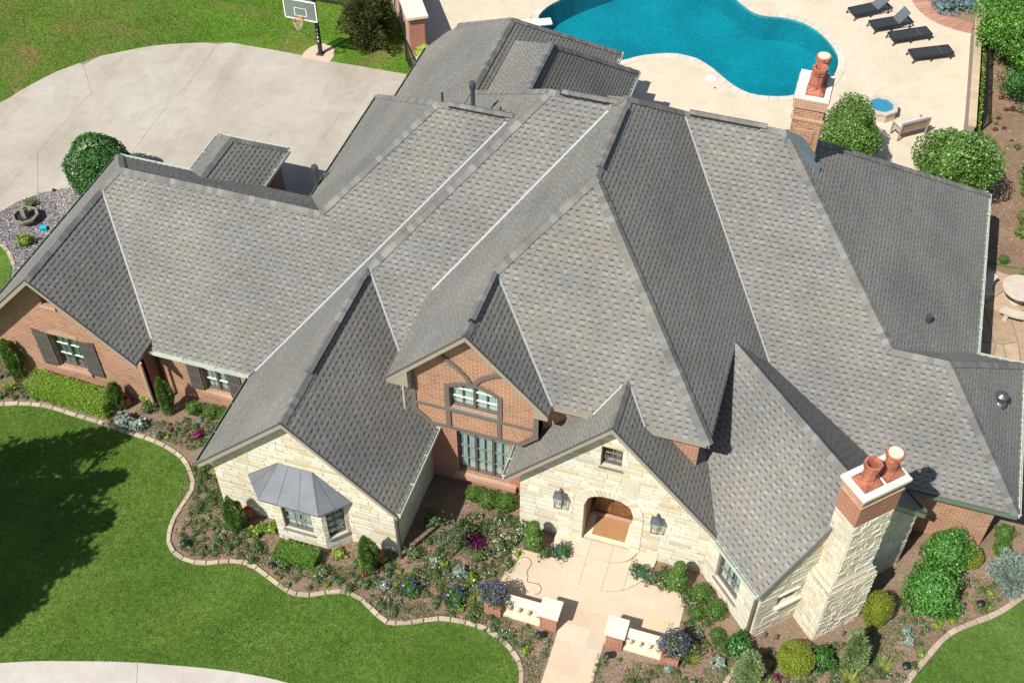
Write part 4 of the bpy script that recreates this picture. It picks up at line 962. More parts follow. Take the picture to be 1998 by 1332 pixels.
# left front gable of cream limestone
YF = 18.25; o = -15.45; wdt = 5.95
P3 = wall('stone_wall', (o,YF,0), (1,0), [(0,-0.1),(wdt,-0.1),(wdt,top(o+wdt,WF,FE_)),(-12.48-o,top(-12.48,WF,FE_)),(0,top(o,WF,FE_))], stone=True, holes=[(-13.3-o,-0.2,-11.15-o,2.3)])
wall('stone_wall', (o+wdt,YF,0), (0,1), [(0.002,-0.1),(3.2,-0.1),(3.2,2.5),(0.002,2.5)], stone=True, dark=0.95)
wall('stone_wall', (o,22.0,0), (0,-1), [(0,-0.1),(3.74,-0.1),(3.74,2.42),(0,2.42)], stone=True)
# bay window
bA, bB, bC = (-13.25,17.66), (-11.62,17.66), (-11.03,18.25)
def stonewin(a, b, op, sash, cols, rows, ztop=2.18):
    L = math.dist(a, b); U = ((b[0]-a[0])/L, (b[1]-a[1])/L)
    P = wall('stone_wall', (a[0],a[1],0), U, [(0,-0.1),(L,-0.1),(L,ztop),(0,ztop)], [op], stone=True, thick=0.15)
    window(P, *op, sash, cols, rows, deep=0.10, curtain='curtain', half=False); return P
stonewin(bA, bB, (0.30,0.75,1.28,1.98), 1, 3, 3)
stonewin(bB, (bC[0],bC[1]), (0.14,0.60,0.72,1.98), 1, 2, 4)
wall('stone_wall', (-13.25,18.24,0), (0,-1), [(0,-0.1),(0.58,-0.1),(0.58,2.18),(0,2.18)], stone=True, thick=0.15)
bz = 2.22; br = MB(); e1, e2, e3, e0 = (-13.55,17.48,bz), (-11.58,17.46,bz), (-10.82,18.22,bz), (-14.25,18.22,bz); t1, t2 = (-13.08,18.22,3.28), (-11.98,18.22,3.28)
bay = empty('bay', (0,0,0), None, None) if False else None
m = MB()
for f in ((e0,e1,t1), (e1,e2,t2,t1), (e2,e3,t2)): m.face(f)
for a, b in ((e0,e1),(e1,e2),(e2,e3)): m.face([a, (a[0],a[1],a[2]-0.07), (b[0],b[1],b[2]-0.07), b])
m.face([(p[0],p[1],p[2]-0.07) for p in (e0,e3,e2,e1)])
bayroof = m.build('bay_roof', M['zinc'], house)
for a, b in ((e0,t1),(e1,t1),(e2,t2),(tuple((e0[i]*0.6+e1[i]*0.4) for i in range(3)),tuple(t1)), (tuple(e1[i]*0.69+e2[i]*0.31 for i in range(3)), tuple(t1[i]*0.69+t2[i]*0.31 for i in range(3))), (tuple(e1[i]*0.33+e2[i]*0.67 for i in range(3)), tuple(t1[i]*0.33+t2[i]*0.67 for i in range(3))), (tuple(e2[i]*0.5+e3[i]*0.5 for i in range(3)), t2)):
    s_ = MB(); s_.bar(a, b, 0.018, 0.03); s_.build('standing_seam', M['zinc'], bayroof)
# brick wall in the court between, with the tall window
YB = 21.45; o = -9.6
q = [at(889,845,Y=YB), at(994,868,Y=YB), at(994,935,Y=YB), at(896,912,Y=YB)]
tu0, tu1 = avg([q[0],q[3]],0)-o, avg([q[1],q[2]],0)-o; tz0, tz1 = 0.55, 2.95
P3 = wall('brick_wall', (o,YB,0), (1,0), [(0,-0.1),(3.6,-0.1),(3.6,5.35),(0,5.35)], [(tu0,tz0,tu1,tz1)], mat='brick_red')
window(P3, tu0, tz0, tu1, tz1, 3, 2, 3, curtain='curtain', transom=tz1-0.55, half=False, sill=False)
slabw(P3, [(tu0-0.1,tz0-0.22),(tu1+0.25,tz0-0.22),(tu1+0.25,tz0-0.01),(tu0-0.1,tz0-0.01)], 0.14, 0.135, 'brick_soldier', 'brick_sill', uv=True)
wall('brick_wall', (-6.0,YB,0), (1,0), [(0.001,2.4),(4.8,2.4),(4.8,5.38),(0.001,5.38)])
wall('brick_wall', (-1.2,YB,0), (0,1), [(0.001,2.4),(4.0,2.4),(4.0,5.38),(0.001,5.38)])
wall('brick_wall', (-10.0,26.0,0), (0,-1), [(0,2.4),(4.5,2.4),(4.5,5.38),(0,5.38)])
# jettied half-timbered brick gable
YD = 20.95; o = -9.78; W_ = 3.95
dt = lambda X: min(on(BW, X, 0)[2], on(DE, X, 0)[2])-0.12
gp = [(0.55,3.42),(W_-0.55,3.42),(W_,3.95),(W_,dt(o+W_)),(-7.88-o,dt(-7.88)),(0,dt(o)),(0,3.95)]
q = [at(868,748,Y=YD), at(976,778,Y=YD), at(974,818,Y=YD), at(878,796,Y=YD)]
du0, du1 = avg([q[0],q[3]],0)-o+0.06, avg([q[1],q[2]],0)-o-0.06; dz0, dz1 = 4.42, 5.62
P3 = wall('brick_wall', (o,YD,0), (1,0), gp, [(du0,dz0,du1,dz1)], thick=0.45)
wall('brick_wall', (o+W_,YD,0), (0,1), [(0.001,3.95),(0.5,3.95),(0.5,dt(o+W_)),(0.001,dt(o+W_))], mat='brick_red')
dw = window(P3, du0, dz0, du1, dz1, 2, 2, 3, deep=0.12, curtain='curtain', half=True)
yc = MB(); yc.bar(tuple(P3(du0+1.05,dz0+0.1,-0.42)), tuple(P3(du0+1.25,dz0+0.75,-0.42)), 0.05); yc.bar(tuple(P3(du0+0.95,dz0+0.22,-0.36)), tuple(P3(du0+1.35,dz0+0.22,-0.36)), 0.2, 0.05); yc.bar(tuple(P3(du0+1.1,dz0+0.72,-0.42)), tuple(P3(du0+1.35,dz0+0.8,-0.42)), 0.06); yc.build('yellow_chair', M['yellow'], dw)
# arched head over the window
hs = MB(); n = 12; r_ = []
for i in range(n+1): u = du0+(du1-du0)*i/n; r_.append((u, dz1-0.26+0.26*math.sin(math.pi*i/n)**0.8))
slabw(P3, [(du0-0.001,dz1+0.001),*r_[:7],((du0+du1)/2,dz1+0.001)][::1], 0.0, 0.12, 'brick', 'arch_spandrel', uv=True)
slabw(P3, [((du0+du1)/2,dz1+0.001),*r_[6:],(du1+0.001,dz1+0.001)], 0.0, 0.12, 'brick', 'arch_spandrel', uv=True)
def beam(pts, w, name='timber_beam', h=0.035):
    m = MB()
    for i in range(len(pts)-1):
        (a, b), (c, d) = pts[i], pts[i+1]; L = math.hypot(c-a, d-b); nx, ny = -(d-b)/L*w/2, (c-a)/L*w/2; ex = (c-a)/L*0.01, (d-b)/L*0.01
        m.prism([tuple(P3(a-nx-ex[0], b-ny-ex[1], h)), tuple(P3(c-nx+ex[0], d-ny+ex[1], h)), tuple(P3(c+nx+ex[0], d+ny+ex[1], h)), tuple(P3(a+nx-ex[0], b+ny-ex[1], h))], tuple(P3(0,0,0)-P3(0,0,0.034)))
        h += 0.0015
    return m.build(name, M['timber'], house)
beam([(du0-0.07,dz0-0.08),(du0-0.07,dz1-0.16)], 0.15); beam([(du1+0.07,dz0-0.1),(du1+0.07,dz1-0.2)], 0.15, h=0.037)
beam([(u, z+0.05) for u, z in r_], 0.13, h=0.04)
beam([(0.07,3.95),(0.07,dt(o)-0.02)], 0.15, h=0.042); beam([(W_-0.07,3.95),(W_-0.07,dt(o+W_)-0.02)], 0.15, h=0.042)
beam([(0.07,3.98),(0.55,3.46)], 0.15, h=0.046); beam([(W_-0.07,3.98),(W_-0.55,3.46)], 0.15, h=0.046); beam([(0.52,3.46),(W_-0.52,3.46)], 0.13, h=0.05)
beam([(0.07,4.30),(W_-0.07,4.30)], 0.11, h=0.054)
for u in (du0-0.05, du1+0.05): beam([(u,3.5),(u,4.27)], 0.14, h=0.057)
cx_ = (du0+du1)/2
beam([(cx_-0.02, dz1+0.02)]+[(cx_-0.05-0.95*(i/8), dz1+0.05+1.05*math.sin(i/8*math.pi/2)**0.0001*(i/8)**0.62*1.0) for i in range(1, 9)], 0.13, h=0.061)
beam([(cx_+0.02, dz1+0.02)]+[(cx_+0.05+0.95*(i/8), dz1+0.05+0.86*(i/8)**0.55) for i in range(1, 9)], 0.13, h=0.066)
for s0, s1 in ((0.18,du0-0.14),(du1+0.14,W_-0.18)):
    slabw(P3, [(max(s0,0.16),4.02),(0.16+0.45,3.54),(s1,3.54),(s1,4.24),(max(s0,0.16),4.24)] if s0 < 1 else [(s0,3.54),(W_-0.6,3.54),(W_-0.16,4.02),(W_-0.16,4.24),(s0,4.24)], 0.02, 0.018, 'brick_diag', 'herringbone_panel', uv=True)
slabw(P3, [(0.0,3.25),(W_,3.25),(W_,3.40),(0,3.40)], -0.3, 0.14, 'timber', 'jetty_bracket')
# entrance gable, limestone, with arch, small window, jambs
YE = 20.43; o = -6.22; eW = 6.22-0.35
q = [at(1174,870,Y=YE), at(1215,879,Y=YE), at(1214,915,Y=YE), at(1172,910,Y=YE)]
eu0, eu1, ez0, ez1 = avg([q[0],q[3]],0)-o, avg([q[1],q[2]],0)-o, avg(q[2:],2), avg(q[:2],2)
ax0, ax1, az1 = -4.18-o, -2.68-o, 2.66
P3 = wall('stone_wall', (o,YE,0), (1,0), [(0,-0.1),(eW,-0.1),(eW,top(o+eW,EGW,EGE)),(-3.5-o,top(-3.5,EGW,EGE)),(0,top(o,EGW,EGE))], [(eu0,ez0,eu1,ez1),(ax0,-0.1,ax1,az1)], stone=True, thick=0.35, holes=[(ax0-0.34,-0.1,ax1+0.34,az1-0.35)])
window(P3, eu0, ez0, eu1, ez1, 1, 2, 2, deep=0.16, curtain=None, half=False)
def arch_z(u): t = abs((u-(ax0+ax1)/2)/((ax1-ax0)/2)); return az1-0.62+0.60*math.sqrt(max(0, 1-t**2.6))
n = 14; A_pts = [(ax0+(ax1-ax0)*i/n, arch_z(ax0+(ax1-ax0)*i/n)) for i in range(n+1)]
slabw(P3, [(ax0,az1+0.001)]+A_pts[:8]+[((ax0+ax1)/2,az1+0.001)], 0.0, 0.35, 'mortar', 'arch_spandrel'); slabw(P3, [((ax0+ax1)/2,az1+0.001)]+A_pts[7:]+[(ax1,az1+0.001)], 0.0, 0.35, 'mortar', 'arch_spandrel')
archp = empty('x', (0,0,0), None, None) if False else None
surround = slabw(P3, [(ax0-0.34,0.0),(ax0-0.001,0.0),(ax0-0.001,az1-0.4),(ax0-0.34,az1-0.4)], 0.004, 0.003, 'mortar', 'arch_surround')
def block(pts, h=0.03, par=surround):
    c = random.choice(STC); k = random.uniform(0.92, 1.08); c = (c[0]*k, c[1]*k, c[2]*k); cx = sum(p[0] for p in pts)/len(pts); cz = sum(p[1] for p in pts)/len(pts); m = MB()
    T = [P3(cx+(p[0]-cx)*0.93, cz+(p[1]-cz)*0.93, h*random.uniform(0.8, 1.15)) for p in pts]; B = [P3(p[0], p[1], 0.001) for p in pts]; m.face(T, c)
    for i in range(len(pts)): j = (i+1) % len(pts); m.face([B[i], B[j], T[j], T[i]], c)
    m.build('arch_stone', M['stone'], par)
mid = ((ax0+ax1)/2, az1-0.75)
for i in range(n):
    (a, b), (c, d) = A_pts[i], A_pts[i+1]
    def outp(x, z):
        dx, dz = x-mid[0], z-mid[1]; L = math.hypot(dx, dz); return (x+dx/L*0.34, z+dz/L*0.34)
    g = 0.006; block(ccw([(a+g, b), (c-g, d), (outp(c, d)[0]-g, outp(c, d)[1]), (outp(a, b)[0]+g, outp(a, b)[1])]))
for sx in (ax0-0.34, ax1):
    z = 0.0
    while z < arch_z(ax0)-0.02:
        h = random.uniform(0.2, 0.34); h = min(h, arch_z(ax0)-z); block([(sx+0.005, z+0.006), (sx+0.335, z+0.006), (sx+0.335, z+h-0.006), (sx+0.005, z+h-0.006)]); z += h
# corner fill stones above the arch
for i, (u, z, w, h) in enumerate(() and ((ax0-0.34,az1-0.28,0.2,0.3),(ax0-0.34,az1+0.05,0.3,0.28),(ax1+0.12,az1-0.28,0.22,0.3),(ax1+0.04,az1+0.05,0.3,0.28))): block([(u+.006,z+.006),(u+w-.006,z+.006),(u+w-.006,z+h-.006),(u+.006,z+h-.006)], 0.016)
# porch inside: brick sides, dark back, door standing open, warm floor
pm = MB(); pm.box((-3.43, 21.45, 0.10), (1.5, 1.9, 0.2)); pm.build('porch_floor', M['castwarm'], house)
m = MB(); m.prism([(-4.19,YE+0.36,0),(-4.19,22.3,0),(-4.19,22.3,2.9),(-4.19,YE+0.36,2.9)], (-0.06,0,0), uvs=[(0,0),(1.5,0),(1.5,2.9),(0,2.9)]); m.build('brick_wall', M['brick_red'], house)
m = MB(); m.prism([(-2.67,YE+0.36,0),(-2.67,22.3,0),(-2.67,22.3,2.9),(-2.67,YE+0.36,2.9)], (0.06,0,0), uvs=[(0,0),(1.5,0),(1.5,2.9),(0,2.9)]); m.build('brick_wall', M['brick_red'], house)
m = MB(); m.box((-3.4,21.0,0.212), (1.05,0.72,0.02)); m.build('doormat', M['doormat'], house)
m = MB(); m.box((-3.4,21.42,0.24), (1.45,0.10,0.08), uv=True); m.build('threshold', M['brick_soldier'], house)
m = MB(); m.box((-3.4,21.56,1.3), (1.3,0.06,2.2)); dr_ = m.build('front_door', M['door'], house)
for (u, z, w, h) in ((-3.72,0.75,0.42,0.8),(-3.08,0.75,0.42,0.8)):
    m = MB(); m.box((u,21.515,z), (w,0.03,h)); m.build('door_panel', M['door'], dr_)
for (u, z, w, h) in ((-3.72,1.75,0.42,0.85),(-3.08,1.75,0.42,0.85)):
    m = MB(); m.box((u,21.52,z), (w,0.02,h)); m.build('door_glass', M['shutter'], dr_)
m = MB(); m.box((-3.43,21.5,2.95), (1.6,1.8,0.08)); m.build('porch_ceiling', M['deckwood'], house)
# diagonal wing: limestone walls, window, slit window in the gable
cW, cS, cE_ = (-0.35,20.43), (1.42,18.66), (5.30,22.54)
LW = math.dist(cW, cS)
P3 = wall('stone_wall', (cW[0],cW[1],0), (dg,-dg), [(0,-0.1),(LW,-0.1),(LW,2.5),(0,2.5)], [(0.55,0.62,1.62,2.2)], stone=True)
window(P3, 0.55, 0.62, 1.62, 2.2, 1, 3, 3, deep=0.12, curtain='curtain', half=False)
LG_ = math.dist(cS, cE_); gz = lambda u: min(2.6+0.985*(u+0.13), 2.6+0.985*(LG_-u+0.13))-0.12
P3 = wall('stone_wall', (cS[0],cS[1],0), (dg,dg), [(0.002,-0.1),(LG_,-0.1),(LG_,gz(LG_)),(LG_/2,gz(LG_/2)),(0.002,gz(0))], [(0.7,1.35,1.35,1.85)], stone=True, dark=0.92, rough=2.2)
window(P3, 0.7, 1.35, 1.35, 1.85, 1, 1, 1, curtain=None, sill=False); slabw(P3, [(0.6,1.24),(1.55,1.24),(1.55,1.33),(0.6,1.33)], 0.12, 0.115, 'coping', 'stone_sill'); slabw(P3, [(0.66,1.87),(1.42,1.87),(1.42,1.93),(0.66,1.93)], 0.07, 0.065, 'coping', 'stone_lintel')
wall('stone_wall', (cE_[0],cE_[1],0), (-dg,dg), [(0.002,-0.1),(2.0,-0.1),(2.0,2.5),(0.002,2.5)], stone=True)
# east part walls
P3 = wall('brick_wall', (3.9,23.97,0), (1,0), [(0,-0.1),(3.8,-0.1),(3.8,2.85),(0,2.85)])
wall('brick_wall', (7.7,23.97,0), (0,1), [(0.001,-0.1),(5.3,-0.1),(5.3,2.55),(0.001,2.55)])
wall('brick_wall', (7.699,29.27,0), (-1,0), [(0.0,-0.1),(1.45,-0.1),(1.45,2.55),(0.0,2.55)])
wall('brick_wall', (6.24,29.27,0), (0,1), [(0.0,-0.1),(8.4,-0.1),(8.4,2.55),(0.0,2.55)])
wall('brick_wall', (6.24,37.67,0), (-1,0), [(0.001,-0.1),(14.5,-0.1),(14.5,2.55),(0.001,2.55)])
wall('brick_wall', (-17.05,29.9,0), (0,1), [(0.001,-0.1),(1,-0.1),(1,2.4),(0.001,2.4)])
wall('brick_wall', (-17.05,36.6,0), (0,-1), [(0,-0.1),(6.6,-0.1),(6.6,2.4),(0,2.4)])
wall('brick_wall', (-16.3,42.2,0), (0,-1), [(0,-0.1),(5.6,-0.1),(5.6,2.4),(0,2.4)])
wall('brick_wall', (-8.1,42.2,0), (-1,0), [(0,-0.1),(8.2,-0.1),(8.2,2.4),(0,2.4)])
wall('brick_wall', (-8.1,37.6,0), (0,1), [(0.001,-0.1),(4.6,-0.1),(4.6,2.4),(0.001,2.4)])
# porch to the garage side: brown side wall under its roof
wall('porch_wall', (-19.75,30.2,0), (0,1), [(0,-0.1),(2.1,-0.1),(2.1,2.5),(0,2.5)], mat='timber'); wall('porch_wall', (-19.75,32.3,0), (-1,0), [(0.001,-0.1),(2.4,-0.1),(2.4,2.5),(0.001,2.5)], mat='timber')
stones.sort(key=lambda t: -t[0])
for i, (a_, m_, w, mw) in enumerate(stones):
    if i < 300: m_.build('stone', M['stone'], w)
    else:
        k = len(mw.v); mw.v += m_.v; mw.f += [tuple(j+k for j in f) for f in m_.f]; mw.c += m_.c; mw.uv += m_.uv
for w, mw in stone_walls:
    if mw.f: tag(mw.build('stone_courses', M['stone'], w), kind='stuff')

# barge boards under the gable rakes
def rake(a, b, inward, w=0.2, t=0.035, soffit=0.5):
    a, b = Vector(a), Vector(b); z = Vector((0, 0, 1)); iv = Vector(inward); m = MB()
    m.prism([tuple(a-z*w-z*0.02), tuple(b-z*w-z*0.02), tuple(b-z*0.02), tuple(a-z*0.02)], tuple(iv*t)); r = m.build('barge_board', M['trim'], house)
    m = MB(); m.prism([tuple(a-z*(w*0.55)+iv*t), tuple(b-z*(w*0.55)+iv*t), tuple(b-z*(w*0.55)+iv*soffit), tuple(a-z*(w*0.55)+iv*soffit)], (0, 0, -0.02)); m.build('soffit', M['trim'], r)
    m = MB(); m.bar(a+z*0.012, b+z*0.012, 0.05, 0.02); m.build('drip_edge', M['shutter'], r)
iy = (0, 1, 0)
rake((-25.6,20.72,2.56), (lgx,20.72,lgz), iy); rake((lgx,20.72,lgz), (-19.4,20.72,2.8), iy)
rake((-15.75,17.92,2.55), (-12.48,17.92,5.755), iy, soffit=0.3); rake((-12.48,17.92,5.755), (-9.23,17.92,2.6), iy, soffit=0.3)
rake((-10.38,20.59,5.5), (-7.88,20.59,8.09), iy, soffit=0.3); rake((-7.88,20.59,8.09), (-5.47,20.59,5.5), iy, soffit=0.3)
rake((-6.6,20.02,2.84), (-3.5,20.02,6.42), iy, soffit=0.35); rake((-3.5,20.02,6.42), (-0.12,20.02,2.60), iy, soffit=0.35)
rake((1.37,18.455,2.6), (3.455,20.59,wz), (-dg,dg,0), soffit=0.12); rake((3.455,20.59,wz), (5.57,22.71,2.6), (-dg,dg,0), soffit=0.12)
for x0_, x1_ in ((-10.38,-9.72),(-5.9,-5.47)):
    m = MB(); zz = lambda X: dt(X)+0.10
    m.prism([(x0_,20.6,5.28),(x1_,20.6,5.28),(x1_,20.6,zz(x1_)),(x0_,20.6,zz(x0_))] , (0,0.32,0)); m.build('eave_return', M['trim'], house)
m = MB(); m.prism([(-5.47,21.02,5.30),(-0.9,21.02,5.30),(-0.9,21.02,5.46),(-5.47,21.02,5.46)], (0,0.03,0)); m.build('fascia_board', M['trim'], house)
m = MB(); m.prism([(-5.47,21.05,5.30),(-0.93,21.05,5.30),(-0.93,21.5,5.30),(-5.47,21.5,5.30)], (0,0,0.02)); m.build('soffit', M['trim'], house)
m = MB(); m.prism([(-0.93,21.02,5.30),(-0.93,24.9,5.30),(-0.93,24.9,5.42),(-0.93,21.02,5.42)], (-0.03,0,0)); m.build('fascia_board', M['trim'], house)
# downspouts
def spout(x, y, z0, z1, r=0.045, mat='shutter'):
    m = MB(); m.tube([(x, y, z1), (x, y, z0)], r, 8); m.build('downspout', M[mat], house)
spout(-9.36, 18.12, 0, 2.45, 0.06); spout(1.30, 18.62, 0, 2.5, 0.05, 'timber'); spout(-19.62, 21.2, 0, 2.3, 0.06, 'brick_red'); spout(-10.0, 20.85, 3.9, 5.3, 0.03, 'gutter')
# vents and pipes on the roof
def on_roof(x, y, p):
    d = _f*FPX + _r*(x-999.0) - _u*(y-666.0); n = np.array([-p[0], -p[1], 1.0]); t = (p[2]-n@_C)/(n@d); return _C+t*d
p = on_roof(922, 190, AN) ; 
def flue(p, h, r, cap=True):
    m = MB(); m.lathe((p[0],p[1],p[2]-0.25), [(r,0),(r,h+0.25)], 12); f = m.build('flue_pipe', M['steel'], house)
    if cap:
        c = MB(); c.lathe((p[0],p[1],p[2]+h), [(r*1.5,0),(r*1.5,0.16),(r*1.2,0.24)], 12); c.build('flue_cap', M['steel'], f)
p = at(922, 172, Y=30.3); flue((float(p[0]), 30.3, on(AN, 0, 30.3)[2]), float(p[2])-on(AN, 0, 30.3)[2], 0.075); p = at(618, 356, z=2.75); flue((float(p[0]), float(p[1]), 2.6), 0.72, 0.09)
q = on_roof(1809, 628, EE); flue(q, 0.10, 0.06, True)
q = on_roof(1950, 785, FEp)
m = MB(); m.lathe((q[0],q[1],q[2]-0.1), [(0.22,0),(0.22,0.12),(0.14,0.2),(0.14,0.36)], 14); tv = m.build('roof_vent', M['steel'], house); m = MB(); m.lathe((q[0],q[1],q[2]+0.24), [(0.17,0),(0.20,0.05),(0.19,0.12),(0.1,0.2),(0.02,0.22)], 14); m.build('vent_turbine', M['steel'], tv)
for xx, zz in ((-11.9,0.25),(-9.9,0.1)):
    m = MB(); pz = on(AN, xx, 30.0)[2]; m.lathe((xx,30.0,pz-0.1), [(0.04,0),(0.04,0.3+zz)], 8); m.build('plumbing_pipe', M['steel'], house)
m = MB(); q = on_roof(1190, 348, BE)

# chimney pots, octagonal terracotta
def pot(base, h, parent, rz=0.0, lid=False, s=1.0):
    m = MB(); x, y, z = base; c = math.cos(rz); sn = math.sin(rz)
    w = 0.33*s; P = lambda a, b, zz: (x+c*a-sn*b, y+sn*a+c*b, z+zz)
    lo = [P(-w,-w,0), P(w,-w,0), P(w,w,0), P(-w,w,0)]; l2 = [P(-w,-w,0.07), P(w,-w,0.07), P(w,w,0.07), P(-w,w,0.07)]
    for i in range(4): j = (i+1) % 4; m.face([lo[i], lo[j], l2[j], l2[i]])
    r = 0.235*s; oc = [P(r*math.cos(math.pi/8+i*math.pi/4-math.pi*0.75-math.pi/8), r*math.sin(math.pi/8+i*math.pi/4-math.pi*0.75-math.pi/8), 0.26*s) for i in range(8)]
    for i in range(4):
        j = (i+1) % 4; a, b, d_ = oc[2*i], oc[2*i+1], oc[(2*i+2) % 8]; m.face([l2[i], l2[j], d_, b]); m.face([l2[i], b, a])
    m.lathe((x,y,z), [(r,0.26*s),(0.215*s,h*0.72),(0.26*s,h*0.76),(0.26*s,h*0.80),(0.235*s,h*0.81),(0.285*s,h*0.87),(0.285*s,h),(0.20*s,h),(0.175*s,h*0.86),(0.165*s,0.12)], 8, rz=rz-math.pi*0.75, close=False)
    m.lathe((x,y,z), [(0.165*s,0.12),(0.01,0.10)], 8, rz=rz-math.pi*0.75, close=False)
    p = m.build('chimney_pot', M['terracotta'], parent)
    if lid: k = MB(); k.lathe((x,y,z), [(0.225*s,h+0.002),(0.225*s,h+0.03)], 12); k.build('pot_lid', M['castwarm'], p)
# front chimney, 45 degrees to the house
ang = math.pi/4
def rot(cx, cy, a, b): return (cx+dg*(a-b), cy+dg*(a+b))     # a along NE, b along NW
def Q_(s, d): return ((s+d)/2, (s-d)/2)                        # from X+Y and X-Y
def shaft(s0, s1, d0, d1, z0, z1, mat, name, par=None, s0t=None, s1t=None, d1t=None):
    """block whose plan is s0..s1 in X+Y and d0 (outer) .. d1 in X-Y"""
    s0t = s0 if s0t is None else s0t; s1t = s1 if s1t is None else s1t; d0t = d0 if d1t is None else d1t
    lo = [Q_(s0,d0), Q_(s1,d0), Q_(s1,d1), Q_(s0,d1)]; hi = [Q_(s0t,d0t), Q_(s1t,d0t), Q_(s1t,d1), Q_(s0t,d1)]; m = MB()
    for i in range(4):
        j = (i+1) % 4; L = math.dist(lo[i], lo[j]); m.face([(*lo[i],z0),(*lo[j],z0),(*hi[j],z1),(*hi[i],z1)], None, [(0,z0),(L,z0),(L,z1),(0,z1)])
    m.face([(*p,z1) for p in hi], None, [(0,0),(1,0),(1,1),(0,1)]); m.face([(*p,z0) for p in lo][::-1], None, [(0,0),(1,0),(1,1),(0,1)])
    return m.build(name, M[mat], par)
chim = shaft(22.32, 24.78, -15.95, -17.32, -0.1, 2.45, 'mortar', 'stone_chimney', house)
shaft(22.32, 24.78, -15.95, -17.32, 2.451, 2.80, 'mortar', 'chimney_shoulder', chim, 22.72, 24.62, -16.22)
shaft(22.72, 24.62, -16.22, -17.32, 2.801, 5.50, 'mortar', 'chimney_stack', chim)
shaft(22.70, 24.64, -16.20, -17.34, 5.501, 6.35, 'brick_red', 'brick_stack', chim)
shaft(22.66, 24.68, -16.165, -17.37, 6.351, 6.42, 'brick_soldier', 'brick_band', chim); shaft(22.69, 24.65, -16.19, -17.35, 6.421, 6.62, 'brick_soldier', 'soldier_course', chim)
shaft(22.64, 24.70, -16.14, -17.39, 6.621, 6.69, 'brick_soldier', 'brick_band', chim); shaft(22.60, 24.74, -16.11, -17.42, 6.691, 6.76, 'brick_soldier', 'brick_band', chim)
shaft(22.57, 24.77, -16.08, -17.45, 6.761, 6.86, 'capstone', 'chimney_cap', chim)
for sx, lid in ((23.2, False), (24.2, True)):
    a = Q_(sx, -16.75); pot((a[0],a[1],6.862), 0.80, chim, math.pi/4, lid, 0.86)
mr = MB()
def rough_face(s0, s1, dd, z0, z1, axis='s', r=0.04, s0t=None, s1t=None, ddt=None):
    z = z0
    while z < z1-0.03:
        h = min(random.uniform(0.12, 0.22), z1-z); f0 = (z-z0)/(z1-z0)
        a0 = s0+((s0t if s0t is not None else s0)-s0)*f0; a1 = s1+((s1t if s1t is not None else s1)-s1)*f0; d_ = dd+((ddt if ddt is not None else dd)-dd)*f0
        t = a0
        while abs(t-a0) < abs(a1-a0)-0.02:
            l = random.uniform(0.16, 0.46)*(1 if a1 > a0 else -1); e = t+l
            if (a1 > a0 and e > a1-0.12) or (a1 < a0 and e < a1+0.12): e = a1
            c = random.choice(STC); k = random.uniform(0.88, 1.05); c = (c[0]*k, c[1]*k, c[2]*k)
            def PT(q, zz, hh): return (*((Q_(q, d_+hh)) if axis == 's' else Q_(d_-hh, q)), zz)
            g = 0.012*(1 if a1 > a0 else -1); cz = z+h/2; hh = random.uniform(0.5, 1.3)*r
            B = [PT(t+g, z+0.007, 0.002), PT(e-g, z+0.007, 0.002), PT(e-g, z+h-0.007, 0.002), PT(t+g, z+h-0.007, 0.002)]
            T = [PT(t+3*g, z+0.02, hh*random.uniform(.5,1.2)), PT(e-3*g, z+0.02, hh*random.uniform(.5,1.2)), PT(e-3*g, z+h-0.02, hh*random.uniform(.5,1.2)), PT(t+3*g, z+h-0.02, hh*random.uniform(.5,1.2))]
            mr.face([T[0],T[1],T[2]], c); mr.face([T[0],T[2],T[3]], c)
            for i in range(4): j = (i+1) % 4; mr.face([B[i], B[j], T[j], T[i]], c)
            t = e
        z += h
rough_face(22.32, 24.78, -15.95, -0.05, 2.45, 's', 0.05); rough_face(22.72, 24.62, -16.22, 2.80, 5.48, 's', 0.05); rough_face(22.32, 24.78, -15.95, 2.45, 2.80, 's', 0.03, 22.72, 24.62, -16.22)
rough_face(-17.32, -15.95, 22.32, -0.05, 2.45, 'd', 0.02); rough_face(-17.32, -16.22, 22.72, 2.80, 5.48, 'd', 0.02); rough_face(-17.32, -15.95, 22.32, 2.45, 2.80, 'd', 0.02, -17.32, -16.22, 22.72)
tag(mr.build('stone_courses', M['stone'], chim), kind='stuff')
# back chimney on the ridge
bc = MB(); bc.box((-0.37,31.5,9.3), (0.90,1.24,2.2), uv=True); bch = bc.build('brick_chimney', M['brick'], house)
for z, g, mt, nm in ((9.62,0.05,'brick_soldier','brick_band'),(10.02,0.06,'brick_soldier','soldier_course'),(10.33,0.085,'brick_soldier','brick_band')):
    m = MB(); m.box((-0.37,31.5,z if nm!='soldier_course' else 10.16), (0.90+g*2,1.24+g*2,0.07 if nm!='soldier_course' else 0.26), uv=True); m.build(nm, M[mt], bch)
m = MB(); m.box((-0.37,31.5,9.0), (0.55,1.30,0.5), uv=True); m.build('brick_panel', M['brick'], bch)
m = MB(); m.box((-0.37,31.5,10.43), (1.02,1.36,0.12)); m.build('chimney_cap', M['capstone'], bch)
pot((-0.32,31.15,10.49), 0.86, bch, 0.0, False, 0.82); pot((-0.30,31.75,10.49), 0.86, bch, 0.0, True, 0.82)
m = MB(); m.prism([(-0.86,30.86,8.80),(0.12,30.86,8.05),(0.12,30.86,8.42),(-0.40,30.86,9.0),(-0.86,30.86,9.12)], (0,-0.02,0)); m.prism([(-0.9,30.72,8.75),(0.35,30.5,7.78),(0.35,30.84,7.98),(-0.9,30.86,8.90)], (0,0,0.03)); m.build('chimney_flashing', M['leadflash'], bch)
